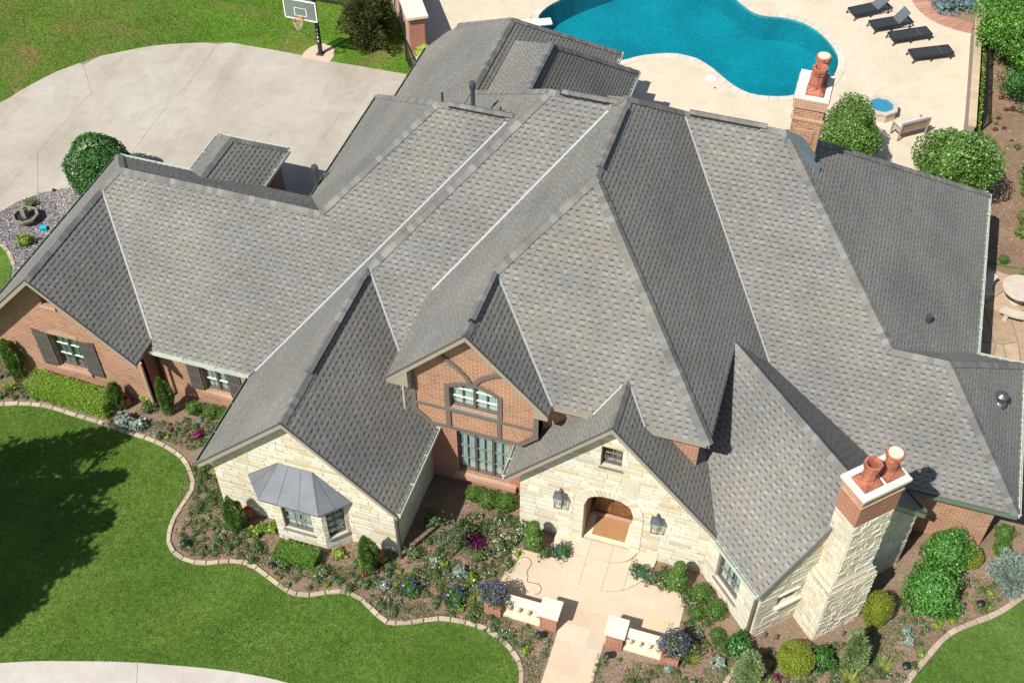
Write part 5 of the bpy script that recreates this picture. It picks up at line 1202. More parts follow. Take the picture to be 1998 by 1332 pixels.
m = MB(); a, b = Q_(22.72,-17.3), Q_(22.5,-17.3); m.prism([(2.62,20.02,4.62),(2.30,20.30,4.35),(2.05,20.05,3.95),(2.62,19.75,4.2)], (0.0,0.0,0.03)); m.build('chimney_flashing', M['leadflash'], chim)

# wall lanterns
def lantern(x, z, label):
    t = empty('wall_lantern', (x, YE-0.03, z), label, 'lantern', 'wall lanterns beside the front door'); t.scale = (0.88, 0.88, 0.88)
    m = MB(); m.box((0,-0.0,0.0), (0.10,0.05,0.34)); m.bar((0,-0.02,0.34), (0,-0.22,0.34), 0.05); m.build('bracket', M['slate'], t)
    m = MB(); b = 0.16; zt = 0.20
    m.box((0,-0.22,zt-0.01), (0.36,0.30,0.03))
    pk = (0,-0.22,zt+0.16); c = [(-.19,-.38,zt),(.19,-.38,zt),(.19,-.06,zt),(-.19,-.06,zt)]; tp = [(-.05,-.27,zt+.15),(.05,-.27,zt+.15),(.05,-.17,zt+.15),(-.05,-.17,zt+.15)]
    for i in range(4): j = (i+1) % 4; m.face([c[i], c[j], tp[j], tp[i]])
    m.face(tp); m.build('hood', M['slate'], t)
    m = MB()
    for sx in (-1,1):
        for sy in (-1,1): m.bar((sx*0.155,-0.22+sy*0.12,zt-0.02), (sx*0.12,-0.22+sy*0.09,-0.42), 0.022)
    for sy in (-1,1): m.bar((-0.12,-0.22+sy*0.09,-0.42), (0.12,-0.22+sy*0.09,-0.42), 0.022)
    for sx in (-1,1): m.bar((sx*0.12,-0.31,-0.42), (sx*0.12,-0.13,-0.42), 0.022)
    m.build('frame', M['black'], t)
    m = MB(); m.tube([(0,-0.22,-0.40),(0,-0.22,-0.12)], 0.02, 6); m.build('candle', M['white'], t)
    for sy in (-0.335, -0.105):
        m = MB(); m.prism([(-0.14,sy,0.16),(0.14,sy,0.16),(0.112,sy+(0.03 if sy<-.2 else -.03)*1,-0.40),(-0.112,sy+(0.03 if sy<-.2 else -.03),-0.40)], (0,0.004,0)); m.build('pane', M['glass'], t)
lantern(-4.93, 2.25, 'dark metal wall lantern on the cream stone to the left of the arched door')
lantern(-1.95, 2.25, 'dark metal wall lantern on the cream stone between arched door and diagonal wing')

# ------------------------------------------------------------------ plants
def leaf_arrays(P, Nn, size, cols, ratio=0.55, jit=0.7, fold=True):
    """one leaf quad (rhombus) per point P with normal Nn"""
    n = len(P); rng = RNG
    nn = Nn+rng.normal(0, jit, (n, 3)); nn /= np.linalg.norm(nn, axis=1)[:, None]+1e-9
    t = np.cross(nn, rng.normal(0, 1, (n, 3))); t /= np.linalg.norm(t, axis=1)[:, None]+1e-9; b = np.cross(nn, t)
    s = size*rng.uniform(0.6, 1.3, (n, 1))
    V = np.stack([P-t*s, P+b*s*ratio, P+t*s, P-b*s*ratio], axis=1)
    return V, cols
def spike_arrays(P, D, length, width, cols):
    """thin pointed blades growing along D"""
    n = len(P); t = np.cross(D, RNG.normal(0, 1, (n, 3))); t /= np.linalg.norm(t, axis=1)[:, None]+1e-9
    L = length*RNG.uniform(0.6, 1.3, (n, 1)); w = width*RNG.uniform(0.7, 1.3, (n, 1))
    V = np.stack([P-t*w, P+D*L*0.5+t*w*0.9*0-t*w*0.6, P+D*L, P+t*w], axis=1); return V, cols
def mesh_from_quads(name, Vs, Cs, mat, tri=False):
    V = np.concatenate(Vs).astype(np.float32); C = np.concatenate(Cs).astype(np.float32); n, k = V.shape[0], V.shape[1]
    me = bpy.data.meshes.new(name); me.vertices.add(n*k); me.vertices.foreach_set('co', V.reshape(-1))
    me.loops.add(n*k); me.loops.foreach_set('vertex_index', np.arange(n*k, dtype=np.int32))
    me.polygons.add(n); me.polygons.foreach_set('loop_start', np.arange(0, n*k, k, dtype=np.int32)); me.polygons.foreach_set('loop_total', np.full(n, k, dtype=np.int32))
    me.update(calc_edges=True)
    ca = me.color_attributes.new('Col', 'FLOAT_COLOR', 'CORNER'); A = np.ones((n*k, 4), np.float32); A[:, :3] = np.repeat(C, k, axis=0); ca.data.foreach_set('color', A.reshape(-1))
    me.materials.append(mat); return me
def pal(cols, n, v=0.18):
    c = np.array(cols)[RNG.integers(0, len(cols), n)]; return c*RNG.uniform(1-v, 1+v, (n, 1))
def shell(n, r, lump=0.08, lo=0.80, flat=None, box=0.0):
    d = RNG.normal(0, 1, (n, 3)); d /= np.linalg.norm(d, axis=1)[:, None]
    dd = d
    if box:
        A = np.array([r[1]*r[2], r[0]*r[2], r[0]*r[1]]); ax = RNG.choice(3, n, p=A/A.sum()); q = RNG.uniform(-1, 1, (n, 3)); q[np.arange(n), ax] = RNG.choice([-1, 1], n)
        d = np.zeros((n, 3)); d[np.arange(n), ax] = q[np.arange(n), ax]; rr = RNG.uniform(lo, 1.0, (n, 1)); q[np.arange(n), ax] *= rr[:, 0]
        return q*np.array(r)+RNG.normal(0, 0.012, (n, 3)), d
    ph = RNG.uniform(0, 6.28, 6); k = RNG.normal(0, 3.2, (6, 3)); w = np.ones(n)
    for i in range(6): w += lump*np.sin(d@k[i]+ph[i])
    rr = RNG.uniform(lo, 1.0, (n, 1))**0.7*w[:, None]
    return dd*np.array(r)*rr, d/np.array(r)*np.min(r)
G_MID = [(0.08,0.18,0.022),(0.11,0.22,0.03),(0.065,0.145,0.02),(0.13,0.25,0.04)]
G_DARK = [(0.042,0.135,0.022),(0.06,0.18,0.03),(0.032,0.10,0.018),(0.08,0.22,0.04)]
G_LAUREL = [(0.055,0.20,0.025),(0.08,0.27,0.035),(0.045,0.15,0.02),(0.13,0.32,0.05),(0.20,0.36,0.10)]
G_GOLD = [(0.20,0.25,0.02),(0.26,0.31,0.03),(0.15,0.20,0.02),(0.30,0.33,0.05)]
G_LIME = [(0.13,0.22,0.02),(0.17,0.27,0.03),(0.10,0.18,0.02)]
G_SAGE = [(0.22,0.30,0.12),(0.28,0.36,0.15),(0.17,0.24,0.09)]
G_BLUE = [(0.18,0.27,0.27),(0.25,0.35,0.34),(0.12,0.19,0.19)]
G_CON = [(0.12,0.22,0.04),(0.16,0.28,0.05),(0.09,0.175,0.032)]
G_TREE = [(0.08,0.22,0.022),(0.12,0.29,0.03),(0.06,0.16,0.018),(0.17,0.35,0.05)]
def core_quads(r, col, box=0.0, s=0.66, c=(0,0,0)):
    V = []; n, m = 14, 8
    def P(i, j):
        a, b = 2*math.pi*i/n, -math.pi/2+math.pi*j/m; d = np.array([math.cos(a)*math.cos(b), math.sin(a)*math.cos(b), math.sin(b)])
        if box: d = d/max(abs(d))*0.97/s*0.9
        return d*np.array(r)*s+np.array(c)
    for i in range(n):
        for j in range(m): V.append([P(i,j), P(i+1,j), P(i+1,j+1), P(i,j+1)])
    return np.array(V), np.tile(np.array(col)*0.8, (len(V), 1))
def bush_mesh(name, r, n, size, cols, mat='leaf', lump=0.08, box=0.0, lo=0.8, flowers=None, conifer=False, ratio=0.55, core=0.62):
    if conifer: core = min(core, 0.45)
    p, d = shell(n, r, lump, lo, box=box); c = pal(cols, n)
    if conifer:
        D = d/np.linalg.norm(d, axis=1)[:, None]*0.7+np.array([0,0,0.55])+RNG.normal(0, 0.25, (n,3)); D /= np.linalg.norm(D, axis=1)[:, None]
        V, C = spike_arrays(p, D, size*1.7, size*0.36, c)
    else: V, C = leaf_arrays(p, d/np.linalg.norm(d, axis=1)[:, None], size, c, ratio)
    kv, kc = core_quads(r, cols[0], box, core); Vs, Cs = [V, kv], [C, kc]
    if flowers:
        fc, fn, fs = flowers; q, e = shell(fn, [x*0.98 for x in r], lump*0.4, 0.9); q = q[q[:, 2] > -0.1*r[2]]; e = np.tile([0, 0, 1.0], (len(q), 1))
        W, K = leaf_arrays(q, e, fs, pal([fc] if not isinstance(fc[0], tuple) else fc, len(q), 0.12), 0.85, 0.5); Vs.append(W); Cs.append(K)
    V = np.concatenate(Vs); V[..., 2] = np.maximum(V[..., 2], -r[2]*0.97)
    me = mesh_from_quads(name, [V], [np.concatenate(Cs)], M[mat]); me.transform(Matrix.Translation((0, 0, r[2]*0.96))); return me
def stem_mesh(h=0.3, r=0.04):
    m = MB(); m.tube([(0,0,-0.02),(0.01,0.01,h*0.5),(0,0,h)], [r, r*0.8, r*0.6], 6); return m
def shrub(me, x, y, label, cat='shrub', group=None, scale=(1,1,1), name='shrub', rz=None, z=0.0, trunk=True):
    t = empty(name, (x, y, z), label, cat, group, rz if rz is not None else random.uniform(0, 6.28)); t.scale = scale
    link('crown', me, t)
    if trunk: stem_mesh(0.35, 0.035).build('trunk', M['wood_bark'], t)
    return t
# clipped round shrubs
box_me = bush_mesh('boxwood_leaves', (0.42,0.42,0.40), 2600, 0.030, G_MID, lump=0.09, lo=0.72)
gold_me = bush_mesh('gold_shrub_leaves', (0.55,0.55,0.50), 7500, 0.026, G_GOLD, 'needle', lump=0.03, ratio=0.4)
lau_me = bush_mesh('laurel_leaves', (0.85,0.85,0.80), 9000, 0.050, G_LAUREL, lump=0.16, lo=0.6)
dark_me = bush_mesh('dark_shrub_leaves', (0.40,0.40,0.36), 1500, 0.045, G_DARK, lump=0.12, lo=0.7)
col_me = bush_mesh('arborvitae_sprays', (0.36,0.36,0.95), 6500, 0.050, G_CON, 'needle', lump=0.09, conifer=True)
sage_me = bush_mesh('sage_conifer_sprays', (0.34,0.34,0.85), 7500, 0.060, G_SAGE, 'needle', lump=0.12, conifer=True, lo=0.65)
lime_me = bush_mesh('lime_shrub_leaves', (0.30,0.30,0.24), 900, 0.040, G_LIME, lump=0.15, lo=0.6)
big_me = bush_mesh('big_round_leaves', (1.32,1.32,1.35), 9500, 0.062, G_DARK, lump=0.03)
def at_base(px, py): return G(px, py)
def put(me, px, py, label, s=1.0, sz=None, **k):
    x, y = G(px, py); sz = s if sz is None else sz; return shrub(me, x, y, label, scale=(s, s, sz), **k)
put(big_me, 207, 372, 'large glossy round shrub between the concrete drive and the left wing roof', 1.0)
# narrow upright evergreens
grpc = 'narrow upright evergreens along the front walls'
for px, py, s, sz, lab in ((42,738,0.74,1.1,'narrow evergreen before the pink wall left of the long hedge'), (236,796,0.66,0.75,'short upright evergreen at the right end of the long hedge'), (332,806,0.64,1.0,'slim evergreen in front of the recessed brick wall'),
    (463,1034,0.76,0.95,'upright evergreen between bay window and the lawn curve'), (722,1112,0.70,1.0,'upright evergreen just right of the bay window')):
    put(col_me, px, py, lab, s, sz, cat='evergreen', name='evergreen', group=grpc)
put(sage_me, 1457, 1328, 'grey-green upright conifer left of the round golden shrub', 1.0, 0.80, cat='conifer', name='conifer')
put(sage_me, 1657, 1297, 'tall grey-green leaning conifer below the golden column', 0.95, 1.05, cat='conifer', name='conifer')
put(gold_me, 1702, 1210, 'yellow-green upright shrub behind the grey-green conifer', 0.78, 1.45)
put(gold_me, 1547, 1300, 'round golden shrub right below the stone chimney', 1.0, 0.95)
put(gold_me, 1887, 1100, 'small yellow-green bushy shrub beside the brick corner', 0.66, 0.8)
put(lau_me, 1806, 1180, 'big bright-leaved laurel shrub in the right bed', 0.92, 0.95); put(lau_me, 1838, 1098, 'rounded laurel shrub touching the shaded brick wall', 0.78, 0.8)
put(dark_me, 1603, 1292, 'dark green low shrub to the right of the golden ball', 0.95, 0.9); put(dark_me, 1437, 1268, 'dark green leafy shrub near the short tan stone strip', 1.0, 0.9)
put(box_me, 1954, 1050, 'upper of two small shrubs at the right edge behind the blue-grey one', 0.72); put(box_me, 1950, 1078, 'lower of two small shrubs against the blue-grey shrub', 0.62)
put(dark_me, 1650, 1312, 'tiny dark shrub between dark green shrub and conifer', 0.4)
blue_me = bush_mesh('blue_spruce_sprays', (0.62,0.62,0.5), 7500, 0.060, [(0.25,0.32,0.27),(0.32,0.40,0.33),(0.18,0.24,0.20)], 'needle', lump=0.16, conifer=True, lo=0.6)
put(blue_me, 1975, 1132, 'pale blue-grey spreading juniper at the right edge', 1.0, 0.8, name='juniper', cat='juniper')
# boxwoods
for px, py, s, lab in ((380,805,0.62,'left of the three boxwood balls below the shuttered recessed window'), (414,812,0.66,'middle of the three boxwood balls below the shuttered recessed window'), (441,820,0.6,'boxwood ball half hidden by the stone gable gutter'),
    (925,972,0.66,'boxwood at the edge of the deep shade in the brick court'), (952,984,0.78,'middle boxwood below the tall curtained window'), (987,990,0.78,'boxwood nearest the entrance gable corner'),
    (1365,1168,0.78,'clipped shrub under the left end of the diagonal wing window'), (1393,1200,0.74,'clipped shrub under the right end of the diagonal wing window'), (1359,1202,0.5,'small round shrub beside the terrace corner'), (1396,1244,0.5,'small round shrub near the dark leafy shrub')):
    put(box_me, px, py, lab, s, group='clipped boxwood balls')
# hedges
def hedge(x0, y0, x1, y1, w, h, n, label, cols=G_LIME):
    L = math.dist((x0,y0),(x1,y1)); r = (L/2, w/2, h/2); me = bush_mesh('hedge_leaves', r, int(n*1.7), 0.025, cols, lump=0.015, box=0.75, lo=0.93)
    t = empty('hedge', ((x0+x1)/2, (y0+y1)/2, 0), label, 'hedge', None, math.atan2(y1-y0, x1-x0)); link('crown', me, t)
a, b = G(68,758), G(222,805); hedge(a[0],a[1],b[0],b[1],0.75,0.75,11000,'long clipped bright green hedge below the shuttered brick gable window',[(0.19,0.32,0.025),(0.25,0.38,0.035),(0.15,0.26,0.022)])
a, b = G(543,1080), G(622,1102); hedge(a[0],a[1],b[0],b[1],0.6,0.5,5000,'short clipped green hedge in front of the stone bay window',[(0.11,0.23,0.022),(0.15,0.28,0.03),(0.08,0.17,0.02)])
# topiaries beside the door
topi = bush_mesh('topiary_leaves', (0.33,0.33,0.46), 2800, 0.034, G_CON, lump=0.05)
def topiary(px, py, lab):
    x, y = G(px, py); t = empty('topiary', (x, y, 0), lab, 'topiary'); stem_mesh(1.2, 0.04).build('trunk', M['wood_bark'], t)
    o = link('crown', topi, t); o = link('crown', topi, t); o.location = (0, 0, 0.72); o.scale = (0.66, 0.66, 0.72)
topiary(1040, 1068, 'two-tiered clipped topiary left of the entrance beside the stone wall'); topiary(1318, 1146, 'two-tiered clipped topiary right of the terrace under the right lantern')
# tall shrubs behind the house on the deck
crape = bush_mesh('deck_tree_leaves', (1.35,1.35,1.25), 21000, 0.058, [(0.09,0.20,0.03),(0.13,0.27,0.04),(0.065,0.15,0.022),(0.22,0.33,0.08)], lump=0.15, lo=0.55)
def small_tree(x, y, z, me, label, s=1.0, th=1.0, name='small_tree', cat='tree'):
    t = empty(name, (x, y, 0), label, cat, None, random.uniform(0, 6)); m = MB(); m.tube([(0,0,0),(0.05,0.02,th*0.6),(0,0,th+0.8)], [0.09,0.07,0.04], 8)
    for a in range(5): an = a*1.26; m.tube([(0,0,th*0.7),(0.45*math.cos(an),0.45*math.sin(an),th+0.6),(0.95*math.cos(an),0.95*math.sin(an),th+1.4)], [0.05,0.03,0.015], 6)
    m.build('trunk', M['wood_bark'], t); o = link('crown', me, t); o.location = (0, 0, z); o.scale = (s, s, s); return t
p = at(1660, 258, z=1.9); small_tree(p[0], p[1], 0.72, crape, 'leafy rounded small tree beside the brick chimney and blue fire bowl', 0.92, 0.8)
p = at(1866, 315, z=1.9); small_tree(p[0], p[1], 0.62, crape, 'broad leafy small tree behind the roof corner near the garden wall', 1.05, 0.8)
# juniper by the basketball hoop
jun = bush_mesh('brown_green_juniper', (0.95,0.95,1.45), 9500, 0.085, [(0.075,0.09,0.022),(0.11,0.125,0.035),(0.055,0.07,0.018),(0.10,0.085,0.03)], 'needle', lump=0.14, conifer=True, lo=0.6)
put(jun, 724, 88, 'dark brownish-green bushy pine between basketball hoop and brick wall', 1.05, 1.0, name='pine', cat='pine')
# trees at the top right
def cloud_tree(x, y, blobs, cols, n, size, label, th=2.0, name='tree', mat='leaf', conifer=False):
    t = empty(name, (x, y, 0), label, 'tree'); Vs, Cs = [], []
    for (bx, by, bz, r) in blobs:
        p, d = shell(int(n*r*r), (r, r, r*0.8), 0.12, 0.6); p = p+np.array([bx, by, bz]); c = pal(cols, len(p), 0.25)*RNG.uniform(0.85, 1.15)
        if conifer:
            D = d/np.linalg.norm(d, axis=1)[:, None]+RNG.normal(0, .3, (len(p), 3)); D /= np.linalg.norm(D, axis=1)[:, None]; V, C = spike_arrays(p, D, size*1.6, size*0.32, c)
        else: V, C = leaf_arrays(p, d/np.linalg.norm(d, axis=1)[:, None], size, c)
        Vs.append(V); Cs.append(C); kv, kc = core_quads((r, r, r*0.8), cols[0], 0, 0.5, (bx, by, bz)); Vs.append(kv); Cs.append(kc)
    link('crown', mesh_from_quads('tree_leaves', Vs, Cs, M[mat]), t)
    m = MB(); m.tube([(0,0,-0.1),(0.08,0.05,th*0.5),(0,0,th)], [0.22,0.16,0.10], 8)
    for (bx, by, bz, r) in blobs[:8]: m.tube([(0,0,th*0.6),(bx*0.6,by*0.6,(th+bz)/2),(bx,by,bz)], [0.09,0.06,0.03], 6)
    m.build('trunk', M['wood_bark'], t); return t
def blobs(n, R, z0, z1, r0, r1, sq=1.0):
    out = []
    for i in range(n):
        a = random.uniform(0, 6.28); q = R*math.sqrt(random.random()); out.append((q*math.cos(a), q*math.sin(a)*sq, random.uniform(z0, z1), random.uniform(r0, r1)))
    return out
p = G(1990, 120); cloud_tree(p[0], p[1], blobs(20, 2.0, 0.9, 2.6, 0.75, 1.15), G_TREE, 2000, 0.062, 'large bright green leafy tree at the top right corner', 2.2)
p = G(2010, 225); cloud_tree(p[0], p[1], blobs(10, 1.2, 0.6, 1.8, 0.5, 0.85), G_DARK, 1300, 0.06, 'dark green bush below the big leafy tree at the right edge', 1.0)
p = G(2004, 372); cloud_tree(p[0]+0.55, p[1]+0.2, blobs(8, 0.9, 0.4, 1.3, 0.45, 0.7), [(0.05,0.19,0.02),(0.08,0.26,0.03),(0.04,0.14,0.02)], 1500, 0.055, 'bright green bush at the right edge beside the tall deck tree', 0.7)
bs = blobs(14, 1.25, 0.3, 0.8, 0.4, 0.6, 0.7)
p = G(1868, 22); cloud_tree(p[0], p[1]+0.3, bs, G_BLUE, 1500, 0.07, 'silvery blue spruce spreading inside the curved brick planter', 0.7, mat='needle', conifer=True, name='blue_spruce')
p = G(1985, 450); cloud_tree(p[0]+0.3, p[1], blobs(5, 0.5, 0.2, 0.6, 0.25, 0.4), G_LIME, 2200, 0.05, 'light green low bush at the right edge above the stone table', 0.4, name='low_bush')
p = G(1953, 508); put(box_me, 1956, 512, 'small bright shrub at the edge of the eave shadow', 0.45)
p = G(1996, 545); put(lime_me, 2000, 548, 'light green foliage overhanging the stone table', 1.0)
# tree off to the left whose shade lies on the lawn
s0 = G(95, 1010)
zc = 6.5; tx, ty = s0[0]+SUNV[0]/SUNV[2]*zc, s0[1]+SUNV[1]/SUNV[2]*zc
bl = []
for px, py, r in ((30,905,1.0),(110,885,0.9),(185,865,0.7),(235,850,0.42),(20,980,1.2),(110,960,1.0),(190,940,0.55),(225,930,0.35),(60,1050,1.2),(150,1020,0.85),(205,1010,0.35),(30,1120,1.1),(110,1090,0.8),(160,1085,0.4),(20,1185,0.7),(70,1160,0.5),(0,1225,0.3),(-60,1000,1.4),(-60,1120,1.2)):
    s = G(px, py); zz = zc+random.uniform(-0.8, 0.8); bl.append((s[0]+SUNV[0]/SUNV[2]*zz-tx, s[1]+SUNV[1]/SUNV[2]*zz-ty, zz, r))
cloud_tree(tx, ty, bl, G_DARK, 1500, 0.10, 'tall dark tree whose shade falls on the front lawn', 6.0)

# ------------------------------------------------------------------ bedding plants and ground cover
def flower_mesh(name, r, n, size, cols, fc=None, fn=0, fs=0.03, up=0.0): return bush_mesh(name, r, n, size, cols, lump=0.2, lo=0.45, flowers=(fc, fn, fs) if fc else None)
G_OL = [(0.10,0.155,0.045),(0.13,0.19,0.055),(0.075,0.12,0.035),(0.16,0.20,0.08),(0.05,0.13,0.025)]
kinds = {
 'white': flower_mesh('white_flowers', (0.20,0.20,0.13), 330, 0.030, G_OL, [(0.75,0.73,0.68),(0.65,0.6,0.5)], 34, 0.026),
 'silver': flower_mesh('silver_leaves', (0.17,0.17,0.12), 240, 0.050, [(0.30,0.37,0.30),(0.40,0.46,0.40),(0.22,0.29,0.22)]),
 'lime': flower_mesh('lime_leaves', (0.17,0.17,0.12), 220, 0.045, [(0.22,0.32,0.03),(0.30,0.40,0.06),(0.16,0.24,0.03)]),
 'green': flower_mesh('green_leaves', (0.18,0.18,0.12), 330, 0.032, G_OL),
 'purple': flower_mesh('purple_flowers', (0.24,0.24,0.16), 420, 0.036, G_DARK, [(0.09,0.05,0.26),(0.14,0.08,0.34)], 60, 0.026),
 'magenta': flower_mesh('magenta_leaves', (0.19,0.19,0.14), 300, 0.046, [(0.20,0.02,0.09),(0.28,0.03,0.14),(0.12,0.015,0.05)]),
 'maroon': flower_mesh('maroon_leaves', (0.13,0.13,0.09), 120, 0.045, [(0.13,0.03,0.035),(0.18,0.05,0.05)]),
}
KL = {'white':'white-flowered bedding plant','silver':'silvery-leaved bedding plant','lime':'lime-leaved bedding plant','green':'green leafy bedding plant','purple':'purple-flowered clump','magenta':'magenta-leaved coleus','maroon':'small maroon-leaved plant'}
def plant(kind, x, y, s=1.0, label=None, group=None, where='in the front flower bed'):
    o = link('bedding_plant', kinds[kind]); o.location = (x, y, 0.0); o.scale = (s, s, s*random.uniform(0.9, 1.2)); o.rotation_euler = (0, 0, random.uniform(0, 6.28))
    return tag(o, label or (KL[kind]+' '+where), 'plant', group or (KL[kind]+'s '+where))
ZONES = [('in the bed left of the stone gable', G(395,960)), ('beside the inward curve of the lawn edging', G(360,1060)), ('below the bay window', G(560,1120)), ('right of the bay window hedge', G(670,1110)), ('near the limestone gable corner', G(790,1110)),
 ('between lawn edging and the bed centre', G(780,1180)), ('around the thin young tree', G(885,1090)), ('in the brick court', G(930,1010)), ('left of the terrace edge', G(945,1110)), ('in the bed below the left balustrade', G(1000,1240)), ('beside the lower left edge of the walk', G(1050,1310)),
 ('in the bed below the right balustrade', G(1230,1300)), ('between terrace and diagonal wing', G(1370,1240)), ('right of the planter near the short stone strip', G(1360,1310)), ('around the golden ball shrub', G(1550,1325)), ('below the tall conifers by the chimney', G(1690,1310)), ('in the right bed between shrubs and edging', G(1800,1240)),
 ('near the laurels in the right bed', G(1890,1150)), ('at the right edge by the juniper', G(1960,1180)), ('at the left edge below the hedge', G(20,770)), ('between long hedge and edging', G(150,810)), ('right of the long hedge', G(300,830)), ('left of the limestone gable eave', G(390,850))]
def zone(x, y): return min(ZONES, key=lambda z: (z[1][0]-x)**2+(z[1][1]-y)**2)[0]
def spec(kind, px, py, s, label): x, y = G(px, py); plant(kind, x, y, s, label, 'distinct plants in the beds')
spec('magenta', 930, 1063, 1.35, 'magenta-leaved coleus clump in the middle of the entrance bed'); spec('magenta', 388, 852, 0.9, 'magenta-flowered clump left of the limestone gable eave')
spec('purple', 1096, 1080, 1.35, 'purple-flowered clump filling the terrace corner left of the steps'); spec('purple', 1250, 1122, 1.2, 'purple-flowered clump right of the entrance steps')
spec('purple', 802, 1155, 1.3, 'purple pansy clump between lawn edging and white flowers'); spec('purple', 890, 1172, 1.5, 'wide purple salvia clump left of the balustrade'); spec('white', 974, 1068, 1.5, 'large white-flowered clump at the terrace corner')
spec('white', 1020, 1040, 1.3, 'white-flowered shrub beside the left topiary'); spec('silver', 895, 1118, 1.2, 'silvery dusty miller clump left of the terrace'); spec('silver', 850, 1098, 1.0, 'silvery dusty miller clump beside the young tree')
spec('silver', 1403, 1295, 1.1, 'silvery clump beside the short stone strip'); spec('silver', 1772, 1252, 1.0, 'silvery white clump in the right bed near the edging'); spec('magenta', 1515, 1325, 0.7, 'magenta clump at the bottom edge below the golden ball')
spec('green', 808, 1083, 1.5, 'round bright green hosta by the stone gable corner'); spec('green', 938, 1090, 1.4, 'round green clump beside the magenta coleus'); spec('green', 812, 1120, 0.9, 'small green hosta below the round hosta'); spec('green', 905, 1045, 2.0, 'leafy green bush beside the young tree'); spec('green', 845, 1020, 1.8, 'dark leafy bush at the shade edge')
spec('green', 290, 800, 1.6, 'leafy green clump right of the hedge end'); spec('silver', 240, 825, 1.7, 'silvery sage-green clump near the lawn edging'); spec('silver', 275, 835, 1.6, 'grey-leaved hosta clump at the lawn edge shade'); spec('lime', 292, 782, 1.5, 'yellow-green ornamental clump before the brick corner')
spec('lime', 505, 1040, 1.3, 'lime clump left of the bay hedge'); spec('lime', 530, 1035, 1.3, 'second lime clump touching the bay wall'); spec('lime', 660, 1085, 1.2, 'lime clump right of the bay hedge'); spec('green', 553, 1105, 1.4, 'green clump below the bay hedge'); spec('green', 630, 1118, 1.5, 'dark leafy clump between bay hedge and edging')
spec('green', 500, 1075, 0.1*12, 'green and white clump at the lawn curve')
for kd, px, py, s, lb in (('white',1004,1056,1.2,'white-flowered bush left of the left topiary'),('green',1062,1082,1.3,'dark green clump between left topiary and purple clump'),('green',1028,1026,1.5,'leafy green bush against the stone behind the left topiary'),('green',1272,1130,1.4,'green clump between the purple clump and the right topiary'),
 ('white',1292,1146,1.0,'small white-flowered clump at the terrace corner right of the steps'),('green',1300,1128,1.5,'tall green clump touching the right topiary'),('green',1336,1166,1.3,'green clump right of the right topiary'),('white',1348,1178,1.0,'white-flowered clump below the right lantern shrub'),('green',1240,1110,1.0,'small green clump under the right step edge')): spec(kd, px, py, s, lb)
# ornamental grasses
def grass_clump(px, py, s, label, cols=((0.35,0.40,0.07),(0.24,0.32,0.05),(0.45,0.46,0.15))):
    n = 260; a = RNG.uniform(0, 6.28, n); q = RNG.uniform(0.2, 1.1, n); D = np.stack([np.cos(a)*q, np.sin(a)*q, np.ones(n)*0.9], 1); D /= np.linalg.norm(D, axis=1)[:, None]
    P = D*RNG.uniform(0, 0.08, (n, 1)); P[:, 2] = 0; V, C = spike_arrays(P, D, 0.36*s, 0.012, pal(cols, n)); x, y = G(px, py)
    o = link('ornamental_grass', mesh_from_quads('grass_blades', [V], [C], M['needle'])); o.location = (x, y, 0); tag(o, label, 'grass clump', 'ornamental grasses')
grass_clump(1495, 1348, 1.2, 'yellow-striped ornamental grass at the bottom edge, left one'); grass_clump(1655, 1330, 1.2, 'yellow-striped ornamental grass at the bottom edge below the conifer') ; grass_clump(1720, 1305, 1.1, 'yellow-green ornamental grass in the right bed'); grass_clump(930, 1178, 1.3, 'yellow-green daylily clump left of the planter pillar'); grass_clump(1345, 1290, 1.3, 'lime daylily clump right of the right-hand planter'); grass_clump(20, 760, 1.0, 'yellow-green clump at the left edge below the evergreen')
# young tree in the bed
x, y = G(883, 1085); t = empty('young_tree', (x, y, 0), 'thin young tree with sparse grey-green leaves in the entrance bed', 'tree'); m = MB(); m.tube([(0,0,0),(0.02,0.05,0.5),(0,0.08,1.1)], [0.03,0.025,0.015], 6, (0.3,0.25,0.2))
for a in range(9): an = a*0.7; m.tube([(0,0.05,0.55+0.05*a),(0.25*math.cos(an),0.05+0.25*math.sin(an),0.9+0.04*a),(0.5*math.cos(an),0.5*math.sin(an),1.15+0.04*a)], [0.014,0.009,0.004], 5)
m.build('trunk', M['wood_bark'], t); o = link('crown', bush_mesh('sparse_leaves', (0.55,0.55,0.4), 420, 0.045, [(0.12,0.17,0.08),(0.08,0.13,0.05),(0.17,0.20,0.12)], lump=0.2, lo=0.3, core=0.05), t); o.location = (0,0,0.85)
ome = o.data
# scattered individual bedding plants
bedL = [(1004,1340),(1013,1310),(990,1262),(940,1228),(880,1208),(810,1212),(750,1210),(700,1162),(620,1152),(560,1145),(515,1110),(450,1088),(380,1090),(340,1065),(342,1030),(372,985),(384,945),(372,915),(395,900),(430,930),(470,985),(505,1040),(560,1105),(640,1110),(700,1100),(780,1085),(840,1045),(930,1000),(1005,1010),(1020,1075),(960,1160),(960,1190),(1080,1235),(1048,1340)]
bedL = [G(*p) for p in bedL]
bedR = [(1165,1275),(1290,1300),(1330,1240),(1350,1180),(1420,1240),(1460,1275),(1600,1265),(1690,1230),(1760,1200),(1860,1170),(1900,1110),(1960,1120),(1975,1160),(1900,1210),(1840,1235),(1790,1290),(1760,1340),(1150,1340)]
bedR = [G(*p) for p in bedR]
bedT = [G(*p) for p in [(0,700),(60,770),(180,805),(260,810),(340,830),(390,810),(430,830),(400,870),(375,880),(340,868),(260,838),(150,800),(60,778),(-20,780),(-60,700)]]
taken = []
mass_V, mass_C = [], []
